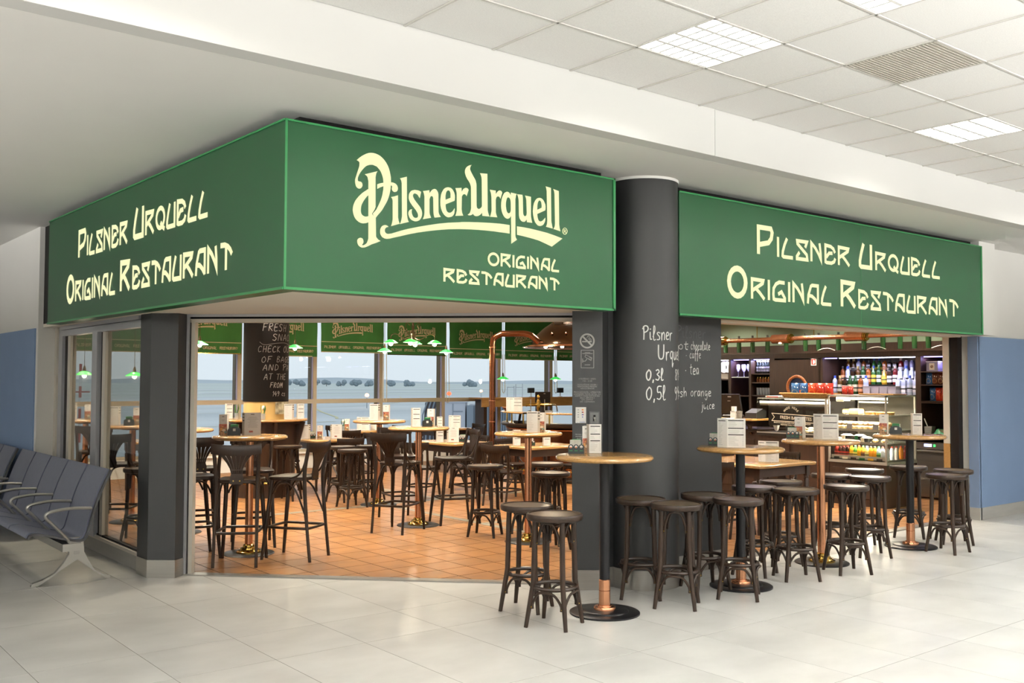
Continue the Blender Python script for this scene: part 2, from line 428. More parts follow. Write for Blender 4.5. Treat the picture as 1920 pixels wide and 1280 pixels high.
xb = MB(); xb.prism([(-.010,0),(.010,0),(.0015,.032),(-.0015,.032)], -.064, .064, mx=Matrix(((1,0,0,0),(0,0,1,0),(0,1,0,CZ+.004),(0,0,0,1)))); xb = xb.mesh('louvre_fin', 'troffer_white', False)
names = {(0,0):'square louvred ceiling light nearest above the middle sign', (0,2):'louvred ceiling light cut by the top edge of the photo', (5,0):'louvred ceiling light at the right edge of the photo'}
for (i, j) in sorted(lights):
    c = (4.163+.623*i+.3115, 4.0-.588*j-.294, 0)
    if c[1] < -7.5: continue
    seen = (i, j) in names
    t = thing('ceiling_light', names.get((i, j), 'louvred ceiling light outside the picture, %s row, %s column' % (ORD[j//2], ORD[i//5+2])), 'ceiling light', c, 0, 'troffer lights in the hall ceiling')
    link('housing', hs, t)
    for q in range(4): link('tube', tb, t, (0, -.216+.144*q, 0))
    for q in range(5): link('louvre_blade', lb, t, (0, -.288+.144*q, 0))
    if seen:
        for q in range(4):
            for r in range(6): link('louvre_fin', xb, t, (-.257+.0857*(r+.5), -.216+.144*q, 0))
t = thing('ceiling_vent', 'grey perforated square vent panel in the hall ceiling', 'vent', (4.163+.623*2+.3115, 4.0-.588-.294, 0))
b = MB(); b.bevbox((0,0,CZ+.010),(.609,.574,.02),.003); part('vent_panel', b, 'vent_grey', t, smooth=False)
b = MB()
for q in range(24): b.b2(-.295,.295,-.276+.024*q-.004,-.276+.024*q+.004,CZ-.004,CZ+.002)
part('vent_rib', b, 'vent_grey', t, smooth=False, stuff=True)
# ---- added fill lights on stands, unseen behind the camera, to brighten the ceiling
ub = MB(); ub.lathe([(.16,0),(.16,.02),(.03,.04),(.022,.06),(.022,2.0),(.05,2.05),(.20,2.20),(.205,2.22),(.19,2.215),(.04,2.09),(0,2.085)], 24); ub = ub.mesh('stand', 'alu')
ul = MB(); ul.disc((0,0,2.195), .165, 0, 20); mat('added_up_lens','ffffff',.5,emit=('fffdf6',6.0)); ul = ul.mesh('lens', 'added_up_lens')
for q, (ux, uy) in enumerate(((-5.5,-1.5),(-2.2,-1.8),(1.2,-2.0),(4.6,-1.6),(8.0,-1.4),(11.4,-1.4),(14.8,-1.4),(18.2,-1.4),(-4.2,2.0),(-4.0,5.5),(-4.0,9.0),(-4.0,12.5))):
    t = thing('added_uplighter', 'added fill light on a tall aluminium stand, unseen in the hall, %s' % ORD[q], 'lamp', (ux,uy,0), 0, 'added fill lights along the hall'); link('stand', ub, t); link('lens', ul, t)
    l = bpy.data.lights.new('added_up_glow', 'AREA'); l.shape = 'DISK'; l.size = .36; l.energy = ADDED_UP_W; l.color = (1,.99,.97)
    o = bpy.data.objects.new('added_up_glow', l); COL.objects.link(o); o.location = (ux,uy,2.225); o.rotation_euler = (PI,0,0)
# ---- beam and lower soffit
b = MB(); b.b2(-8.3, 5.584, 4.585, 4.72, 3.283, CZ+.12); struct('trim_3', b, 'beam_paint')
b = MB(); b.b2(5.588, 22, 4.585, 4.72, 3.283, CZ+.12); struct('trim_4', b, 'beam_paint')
b = MB(); b.b2(-8.3, 22, 4.722, 17.2, 3.283, 3.40); struct('ceiling.001', b, 'soffit_paint')
# ---- far sides of the hall
b = MB(); b.b2(-8.3, -8.1, -8.3, 17.2, -.05, 3.8); struct('wall_west', b, 'plaster')
b = MB(); b.b2(-8.3, 22.2, -8.3, -8.1, -.05, 3.8); struct('wall_south', b, 'plaster')
b = MB(); b.b2(22, 22.2, -8.3, 5.8, -.05, 3.8); struct('wall_east', b, 'plaster')
b = MB(); b.b2(-8.3, 2.65, 17.0, 17.2, -.05, 3.5); struct('wall_north', b, 'plaster')
# ---- right wall: white above, blue cladding below
b = MB(); b.b2(11.745, 22, 5.655, 5.9, -.05, 3.3); struct('wall_right', b, 'plaster')
b = MB(); b.b2(11.73, 22, 5.64, 5.66, .145, 2.19); b.b2(11.70, 11.745, 5.64, 5.76, .145, 2.19); struct('wall_right_cladding', b, 'blue_wall')
b = MB(); b.b2(11.722, 13.45, 5.632, 5.66, -.004, .145); b.b2(11.695, 11.745, 5.632, 5.76, -.004, .145); struct('baseboard_right', b, 'base_grey')
b = MB(); b.b2(13.453, 22, 5.632, 5.66, -.004, .145); struct('baseboard_right.001', b, 'base_grey')
# ---- left wall
b = MB(); b.b2(2.63, 2.86, 11.36, 17.0, -.05, 3.3); struct('wall_left', b, 'plaster')
b = MB(); b.b2(2.615, 2.64, 11.44, 17.0, .145, 2.19); struct('wall_left_cladding', b, 'blue_wall')
b = MB(); b.b2(2.605, 2.64, 11.44, 17.0, -.004, .145); struct('baseboard_left', b, 'base_grey')
# ---- bulkhead behind the signs + white soffit below
BK = [(2.76,5.54),(5.36,5.54),(5.5,5.9),(6.2,5.9),(6.2,5.54),(11.36,5.54),(11.36,5.95),(5.55,5.95),(3.14,8.36),(2.95,8.75),(2.95,11.4),(2.68,11.4)]
b = MB(); b.prism(BK, 2.235, 3.285); struct('wall_front', b, 'rubber_and_shade')  # near-black colour puts the shade of the gap above the signs into this wall
b = MB(); b.prism(BK, 2.20, 2.234); struct('ceiling.002', b, 'inner_ceiling')
b = MB(); b.b2(11.36, 11.75, 5.44, 6.1, 2.195, 3.285); struct('wall_right_pier', b, 'plaster')
# ---- restaurant shell
b = MB(); b.b2(2.7, 14.2, 5.95, 16.9, 3.10, 3.2); struct('ceiling.003', b, 'inner_ceiling')
b = MB(); b.b2(13.9, 14.1, 5.8, 11.35, -.05, 3.1); struct('wall_bar', b, 'sage')
b = MB(); b.b2(11.78, 14.1, 5.9, 6.0, -.05, 3.1); struct('wall_bar_side', b, 'sage')
b = MB(); b.prism([(3.14,8.36),(5.55,5.95),(11.75,5.95),(11.75,6.03),(5.58,6.03),(3.2,8.42),(3.03,8.78),(3.03,16.6),(2.95,16.6),(2.95,8.75)], 2.2, 3.1); struct('wall_header', b, 'inner_ceiling')
# ---- opening trims: sliding door track on the diagonal, right-hand jamb
def diag_box(s0, s1, off, z0, z1, th, mname, name, parent=None):
    a = p0+dv*s0+nv_*off; c = p0+dv*s1+nv_*off; q = MB()
    q.prism([tuple(a[:2]), tuple(c[:2]), tuple((c+nv_*th)[:2]), tuple((a+nv_*th)[:2])], z0, z1); return struct(name, q, mname, parent=parent)
d1 = MB()
DOOR = bpy.data.objects.new('door_1', None); COL.objects.link(DOOR); DOOR['kind'] = 'structure'
diag_box(0, 3.28, -.03, 2.178, 2.199, .09, 'alu', 'header_rail', DOOR); diag_box(0, 3.28, -.01, 2.160, 2.178, .07, 'rubber_and_shade', 'track', DOOR)
diag_box(0, 3.28, -.02, 2.130, 2.160, .10, 'alu_cream', 'header_cover', DOOR)
diag_box(-.03, .012, -.03, 0, 2.2, .10, 'alu', 'jamb', DOOR); diag_box(.016, .022, -.02, 0.01, 2.15, .02, 'rubber_and_shade', 'seal', DOOR); diag_box(.024, .058, -.02, .01, 2.14, .06, 'alu_cream', 'jamb', DOOR)
b = MB(); b.b2(11.60, 11.70, 5.83, 5.93, 0, 2.2); struct('trim_5', b, 'rubber_and_shade')
b = MB(); b.b2(11.60, 11.69, 5.94, 6.02, .9, 2.2); struct('trim_6', b, 'alu_cream')
b = MB(); b.b2(11.60, 11.69, 5.94, 6.02, 0, .898); struct('trim_7', b, 'wood_oak')
b = MB(); b.b2(6.96, 11.62, 5.80, 5.95, 2.182, 2.2); struct('trim_8', b, 'inner_ceiling')
# ---- glazed side (sliding leaves) on the left
WL = bpy.data.objects.new('window_1', None); COL.objects.link(WL); WL['kind'] = 'structure'; WL.location = (2.82, 0, 0)
def wbox(name, y0, y1, z0, z1, x0, x1, m_): 
    q = MB(); q.b2(x0, x1, y0, y1, z0, z1); return part(name, q, m_, WL, smooth=False)
wbox('outer_frame', 11.28, 11.46, 0, 2.2, -.02, .10, 'alu_cream'); wbox('outer_frame', 11.14, 11.275, 0, 2.2, .0, .09, 'alu')
wbox('seal', 11.0, 11.135, .14, 2.1, .03, .08, 'rubber_and_shade'); wbox('sash_frame', 10.90, 10.995, .14, 2.1, .02, .08, 'alu_cream')
wbox('mullion', 9.86, 10.02, .14, 2.1, -.01, .08, 'alu'); wbox('seal', 9.79, 9.855, .14, 2.1, .03, .07, 'rubber_and_shade'); wbox('sash_frame', 9.70, 9.785, .14, 2.1, .02, .08, 'alu_cream')
wbox('header', 8.6, 11.14, 2.165, 2.205, -.03, .09, 'alu'); wbox('header', 8.6, 11.14, 2.10, 2.16, -.01, .08, 'alu')
wbox('bottom_rail', 8.6, 11.14, .125, .155, .0, .07, 'alu_cream'); wbox('seal', 8.6, 11.14, .157, .172, .02, .06, 'rubber_and_shade')
wbox('kick_plate', 8.6, 11.14, 0, .122, .01, .08, 'base_grey')
wbox('pane', 8.6, 9.70, .17, 2.1, .045, .051, 'side_glass'); wbox('pane', 10.02, 10.9, .17, 2.1, .045, .051, 'side_glass')

# ================================================================ SIGNS
LOGO = '''25,550 43,567 61,581 78,592 94,601 111,608 128,612 146,613 163,612 180,608 197,602 213,592 228,580 241,566 253,549 262,532 269,512 274,493 278,474 279,448 278,422 277,405 274,387 269,364 262,342 254,322 243,301 230,280 216,257 201,238 186,222 168,200 152,209 145,224 159,239 171,253 183,275 193,295 203,316 210,336 215,354 218,371 221,389 222,406 223,424 221,441 219,458 214,474 208,488 201,501 192,512 181,522 170,530 156,533 144,536 132,535 120,533 107,528 95,522 83,512 72,500 62,488 52,474 44,460 38,447 35,436 35,427 35,423 38,419 44,417 52,418 58,416 64,413 67,407 69,401 69,393 66,386 62,380 55,374 46,371 38,372 29,376 23,382 19,391 16,402 15,414 15,425 18,436 23,451 28,467 34,484 40,502 44,515 45,528 45,535 43,541 37,545;114,379 102,372 92,364 80,356 68,347 55,335 42,322 30,308 18,292 10,276 4,261 1,246 0,231 2,218 5,206 11,191 20,178 31,168 44,160 59,155 75,154 97,158 116,166 116,206 103,201 91,199 82,201 72,205 66,211 61,219 59,229 59,239 60,254 63,268 69,281 76,294 84,306 93,318 102,329 114,339;84,468 179,501 173,493 169,486 166,472 164,459 166,269 157,248 140,223 152,209 168,203 171,85 173,77 178,71 188,62 205,54 171,39 139,27 115,14 91,3 79,1 67,0 55,4 45,10 38,20 34,32 34,43 38,51 46,58 57,62 66,61 74,57 78,50 80,41 79,32 75,25 69,16 79,16 88,20 98,27 105,36 110,48 114,61 114,86 111,426 109,435 107,443 105,451 101,457 93,463;176,416 197,425 224,433 224,410 199,399 176,386;274,441 286,443 299,442 310,439 319,434 327,426 331,416 332,407 330,398 326,391 320,386 307,382 299,383 292,387 287,393 285,402 287,410 287,417 283,421 274,422;279,346 305,354 333,365 335,220 337,210 339,199 348,180 281,157 286,170 289,181 291,192 293,203 292,324 290,333 287,339;347,477 400,495 403,250 405,236 407,224 411,211 418,199 349,178 355,192 359,205 362,219 364,232 360,446 358,456 355,465;512,409 507,386 502,364 493,374 487,383 480,388 472,391 464,392 457,391 452,387 449,382 448,376 450,368 454,361 461,351 470,341 491,321 501,311 509,301 516,289 520,276 521,262 519,249 514,237 507,226 498,218 486,212 476,209 465,208 452,210 439,214 429,221 421,230 416,240 413,251 413,260 416,269 420,275 426,281 434,284 443,286 440,279 439,271 440,260 444,250 449,241 455,235 462,232 470,231 479,233 485,237 488,243 489,250 487,259 483,267 475,278 465,289 444,309 434,320 425,331 419,342 415,354 415,367 417,381 422,392 430,402 439,409 451,413 462,416 474,416 486,416 498,414;526,416 577,428 579,409 593,427 602,435 612,440 620,442 628,441 636,437 641,431 647,422 650,411 652,299 653,288 657,277 664,268 672,259 620,249 616,257 613,268 611,281 610,295 608,377 606,385 601,390 593,391 588,387 584,381 579,367 580,282 581,272 584,263 593,245 526,228 531,239 536,251 538,262 539,273 538,380 536,390 534,399;784,382 710,349 710,337 711,328 714,317 718,307 724,300 732,296 739,295 746,296 756,300 765,307 774,318 782,330 785,329 784,312 782,296 776,285 768,276 757,269 743,265 732,263 721,264 708,269 697,277 686,289 678,302 671,319 667,337 666,355 666,373 668,391 671,409 677,425 685,438 693,450 704,459 716,464 728,467 741,467 753,465 764,458 772,449 780,437 785,423 786,412 786,401|709,380 749,398 749,412 749,423 747,433 743,441 738,445 731,446 725,444 719,439 714,431 711,421 709,411 708,400;789,469 841,477 842,451 856,471 866,478 876,482 885,482 893,480 901,470 884,424 877,432 871,436 865,437 857,434 851,429 844,417 843,330 845,318 847,307 857,288 789,279 795,292 799,307 802,318 802,330 800,430 799,441 796,452;926,647 906,641 893,634 883,626 875,617 870,606 868,596 868,585 872,572 878,559 888,544 901,530 909,520 915,508 919,497 920,486 922,348 920,336 916,324 912,314 905,307 893,298 902,295 912,296 922,298 931,303 939,310 944,303 951,298 962,296 974,297 987,301 999,308 1009,316 1017,326 1019,304 1083,306 1077,316 1072,327 1068,340 1066,352 1062,604 996,599 1001,592 1005,585 1010,572 1012,558 1015,372 1011,364 1005,357 997,352 988,348 980,351 973,356 971,364 970,372 968,515 965,529 961,542 953,555 943,567 923,595 917,605 913,614 913,623 916,633 920,640;1083,495 1137,495 1137,471 1151,489 1160,496 1171,501 1181,500 1189,496 1195,487 1178,440 1174,448 1169,454 1162,456 1154,456 1147,452 1142,446 1139,437 1137,429 1138,344 1140,334 1143,326 1152,308 1086,305 1091,317 1095,330 1098,341 1100,354 1098,443 1096,459 1092,475;1272,498 1326,495 1320,482 1317,469 1314,454 1314,440 1316,192 1318,184 1321,178 1330,167 1277,133 1274,331 1262,315 1253,310 1241,307 1229,309 1217,315 1206,326 1196,341 1189,358 1185,378 1184,396 1185,415 1188,435 1193,454 1201,470 1210,485 1223,494 1237,500 1249,499 1259,495 1271,480|1271,425 1270,435 1268,444 1264,452 1259,457 1253,460 1247,461 1241,457 1236,450 1232,437 1229,425 1228,411 1228,397 1230,383 1233,369 1237,358 1243,351 1249,348 1256,348 1263,352 1268,358 1271,368 1272,378;1329,493 1378,495 1382,482 1383,467 1386,362 1389,353 1394,346 1400,343 1406,344 1412,347 1416,353 1418,361 1419,370 1415,452 1414,464 1411,475 1402,493 1459,490 1459,360 1460,346 1463,332 1467,317 1472,302 1421,302 1418,322 1407,306 1397,302 1388,301 1376,302 1366,307 1358,315 1351,324 1347,340 1346,357 1344,434 1343,451 1340,467 1336,480;1596,407 1519,372 1520,362 1521,352 1525,340 1530,329 1538,322 1548,320 1558,323 1567,327 1583,342 1596,354 1596,341 1593,326 1586,312 1577,300 1564,292 1548,287 1535,287 1523,289 1509,299 1497,311 1488,328 1482,348 1478,367 1476,386 1478,408 1481,430 1487,449 1497,466 1508,479 1522,488 1533,491 1544,493 1558,491 1570,485 1581,475 1589,462 1595,452 1598,439 1598,422|1519,403 1559,422 1560,434 1559,444 1557,455 1553,466 1547,471 1540,473 1534,470 1529,464 1524,455 1521,445 1519,425;1597,584 1650,579 1654,342 1655,327 1659,313 1663,296 1669,280 1601,287 1607,298 1611,308 1613,323 1614,338 1608,533 1608,548 1605,562 1602,574;1670,574 1727,565 1731,320 1733,306 1736,291 1745,267 1674,278 1680,287 1685,296 1688,309 1689,321 1684,528 1683,543 1680,557 1676,566;264,151 257,157 248,160 239,161 230,159 222,156 213,150 207,142 202,132 200,120 200,109 202,99 208,89 215,81 226,76 237,73 250,72 262,74 277,77 292,82 353,99 414,117 492,137 571,154 651,169 733,182 821,192 911,199 986,203 1061,205 1120,206 1179,205 1221,205 1263,204 1263,265 1220,266 1179,266 1119,264 1061,261 985,256 911,250 843,243 821,239 733,227 651,212 571,194 492,175 414,154 363,138 312,120 287,111 262,106 252,106 245,109 239,114 236,122 236,129 238,137 243,142 249,147;1328,263 1391,262 1454,259 1532,252 1612,244 1690,231 1764,216 1710,180 1659,146 1597,163 1535,179 1482,187 1429,193 1379,198 1329,202;1813,275 1812,267 1808,260 1802,253 1795,249 1787,247 1779,248 1772,251 1766,256 1762,263 1761,270 1762,278 1766,286 1772,292 1779,297 1787,299 1795,298 1802,295 1808,290 1812,283|1807,275 1806,268 1803,262 1799,257 1793,253 1787,252 1781,252 1775,254 1771,259 1768,264 1767,271 1768,278 1771,284 1775,289 1781,293 1787,294 1793,294 1799,291 1803,287 1806,281;1776,285 1793,286 1798,280 1794,271 1801,259 1794,258 1788,269 1782,269 1782,258 1776,258|1782,282 1790,282 1792,278 1789,274 1782,274'''
LP = []
for s in LOGO.split(';'):
    h = s.split('|'); f = lambda q: [tuple(int(v)/1000 for v in p.split(',')) for p in q.split()]
    LP.append((f(h[0]), f(h[1]) if len(h) > 1 else None))
def logo_poly(mb, k, fn):
    o, h = LP[k]; rings = [[Vector((x, y, 0)) for x, y in o]]+([[Vector((x, y, 0)) for x, y in h]] if h else [])
    tri = tessellate_polygon(rings); flat = [p for r in rings for p in r]
    mb.add([fn(p.x, p.y) for p in flat], [tuple(t) for t in tri])
def ell(cx, cy, rx, ry, n=20): return [(cx+rx*math.sin(2*PI*i/n), cy+ry*math.cos(2*PI*i/n)) for i in range(n+1)]
ART = {
 'O': (.80, [ell(.40,.5,.40,.5)]), 'Q': (.72, [ell(.36,.54,.36,.46), [(.42,.30),(.55,.12),(.72,.0)]]),
 'R': (.72, [[(0,0),(0,1),(.66,.97),(.62,.82),(.06,.42)], [(.22,.52),(.45,.30),(.70,0)]]), 'I': (.02, [[(.01,0),(.01,1)]]),
 'G': (.70, [[(.66,.97),(.36,.98),(.16,.86),(.02,.62),(0,.30),(.02,.04),(.12,0),(.70,.0),(.70,.12),(.50,.46),(.32,.34)]]),
 'N': (.66, [[(0,0),(0,1),(.26,.74),(.48,.40),(.64,0),(.60,.5),(.54,1)]]), 'A': (.66, [[(0,0),(.04,.45),(.20,.94),(.28,1),(.66,1),(.66,0)], [(.04,.42),(.28,.38),(.48,.22),(.64,.02)]]),
 'L': (.60, [[(.26,1),(.12,.66),(.02,.30),(0,.05),(.05,0),(.60,0)]]), 'E': (.64, [[(.62,.66),(.54,.84),(.36,.96),(.0,1),(0,.04),(.08,0),(.40,.0),(.58,.10),(.64,.26)], [(.08,.34),(.24,.56),(.44,.58)]]),
 'S': (.68, [[(.56,.72),(.66,1),(.04,1),(.06,.84),(.64,.28),(.68,0),(.02,0),(.02,.12),(.16,.34)]]), 'T': (.72, [[(0,1),(.26,.99),(.48,.90),(.64,.76),(.74,.60)], [(.36,.94),(.36,0)]]),
 'U': (.64, [[(.20,1),(.08,.62),(0,.26),(0,.06),(.06,0),(.64,0),(.64,1)]]), 'P': (.66, [[(0,0),(0,1),(.60,1),(.66,.86),(.62,.62),(.48,.44),(.10,.34)]]),
}
def art_word(word, u0, u1, v0, h, wd, place, gap=.26):
    """place(mb) links one letter; returns nothing"""
    tot = sum(ART[c][0] for c in word)+gap*(len(word)-1); k = (u1-u0-wd)/tot; x = u0+wd/2
    for c in word:
        mb = MB()
        for st in ART[c][1]:
            ribbon(mb, [(x+px_*k, v0+wd/2+py_*(h-wd)) for px_, py_ in st], wd, place.fn)
        place(mb); x += (ART[c][0]+gap)*k
class Placer:
    def __init__(s, fn, parent): s.fn = fn; s.parent = parent
    def __call__(s, mb): part('letter', mb, 'sign_letter', s.parent, smooth=False)
Z0, Z1 = 2.186, 3.215
S_F = thing('sign_box', 'green sign box with large pale swash logo left of the round column', 'sign')
b = MB(); b.prism([(2.593,5.393),(5.365,5.393),(5.365,5.513),(2.713,5.513)], Z0, Z1); part('panel', b, 'sign_green', S_F, smooth=False)
b = MB(); b.b2(2.6,5.365,5.385,5.393,Z0,Z0+.016); b.b2(2.6,5.365,5.385,5.393,Z1-.012,Z1); b.b2(5.345,5.368,5.385,5.393,Z0,Z1); b.b2(2.593,2.607,5.386,5.393,Z0,Z1); part('edge_trim', b, 'sign_rim', S_F, smooth=False)
fF = lambda u, v: (2.593+u, 5.389, v)
for k in range(len(LP)):
    mb = MB(); logo_poly(mb, k, lambda u, v: fF(u+.462, v+2.481)); part('letter' if k not in (18, 19) else 'swash', mb, 'sign_letter', S_F, smooth=False)
pF = Placer(fF, S_F); art_word('ORIGINAL', 1.529, 2.197, 2.442, .098, .0185, pF); art_word('RESTAURANT', 1.156, 2.197, 2.303, .098, .0185, pF)
S_R = thing('sign_box', 'long green sign box right of the round column, pale two-line lettering', 'sign')
b = MB(); b.b2(6.11, 11.32, 5.393, 5.513, Z0, Z1); part('panel', b, 'sign_green', S_R, smooth=False)
b = MB(); b.b2(6.11,11.32,5.385,5.393,Z0,Z0+.016); b.b2(6.11,11.32,5.385,5.393,Z1-.012,Z1); b.b2(11.30,11.325,5.385,5.393,Z0,Z1); part('edge_trim', b, 'sign_rim', S_R, smooth=False)
b = MB(); b.b2(8.80,8.803,5.3915,5.393,Z0+.02,Z1-.02); part('panel_joint', b, 'sign_rim', S_R, smooth=False)
pR = Placer(fF, S_R)
art_word('P', 4.54, 4.785, 2.766, .276, .045, pR); art_word('ILSNER', 4.83, 6.015, 2.766, .20, .034, pR); art_word('U', 6.165, 6.41, 2.766, .268, .045, pR); art_word('RQUELL', 6.465, 7.765, 2.764, .20, .034, pR)
art_word('O', 4.124, 4.405, 2.362, .29, .052, pR); art_word('RIGINAL', 4.45, 5.692, 2.365, .20, .034, pR); art_word('R', 5.842, 6.112, 2.363, .274, .046, pR); art_word('ESTAURANT', 6.15, 8.158, 2.362, .20, .034, pR)
S_L = thing('sign_box', 'green sign box running left above the waiting seats, pale two-line lettering', 'sign')
b = MB(); b.prism([(2.593,5.393),(2.713,5.513),(2.626,10.461),(2.506,10.461)], Z0, Z1); part('panel', b, 'sign_green', S_L, smooth=False)
dl = (Vector((2.593,5.393,0))-Vector((2.506,10.461,0))); LL = dl.length; dl.normalize(); nl = Vector((-dl.y, dl.x, 0)); nl = nl if nl.x < 0 else -nl
fL = lambda u, v, off=.004: tuple(Vector((2.506,10.461,0))+dl*u+nl*off+Vector((0,0,v)))
b = MB()
for v0, v1 in ((Z0, Z0+.016), (Z1-.012, Z1)): b.add([fL(0,v0,0),fL(LL,v0,0),fL(LL,v1,0),fL(0,v1,0),fL(0,v0,.008),fL(LL,v0,.008),fL(LL,v1,.008),fL(0,v1,.008)], [(0,1,2,3),(7,6,5,4),(0,4,5,1),(3,2,6,7),(0,3,7,4),(1,5,6,2)])
part('edge_trim', b, 'sign_rim', S_L, smooth=False)
pL = Placer(fL, S_L)
art_word('P', .984, 1.215, 2.745, .266, .046, pL); art_word('ILSNER', 1.24, 2.32, 2.745, .20, .036, pL); art_word('U', 2.447, 2.69, 2.757, .265, .047, pL); art_word('RQUELL', 2.72, 3.945, 2.76, .20, .036, pL)
art_word('O', .64, .89, 2.342, .28, .052, pL); art_word('RIGINAL', .915, 2.04, 2.35, .20, .036, pL); art_word('R', 2.15, 2.40, 2.357, .268, .047, pL); art_word('ESTAURANT', 2.447, 4.35, 2.360, .197, .036, pL)

# ================================================================ COLUMN, PIERS
CC = Vector((5.89, 5.59, 0)); CR = .285
COLU = thing('column', 'thick round black column chalked with beer prices between the signs', 'column', tuple(CC))
b = MB(); b.lathe([(CR,.155),(CR,3.285)], 48); part('shaft', b, 'black_panel', COLU)
b = MB(); b.lathe([(CR+.005,0),(CR+.005,.155),(CR,.157)], 48); part('base_ring', b, 'steel', COLU)
b = MB(); b.lathe([(CR+.003,3.262),(CR+.006,3.27),(CR+.006,3.283)], 48); part('top_ring', b, 'plaster', COLU)
cdir = Vector((-CC.x, -CC.y, 0)).normalized(); cright = Vector((TXA.x, TXA.y, 0)); cright = (cright-cdir*cright.dot(cdir)).normalized()
def fC(u, v):
    a = u/CR; d = cdir*math.cos(a)+cright*math.sin(a); return tuple(d*(CR+.0015)+Vector((0,0,v)))
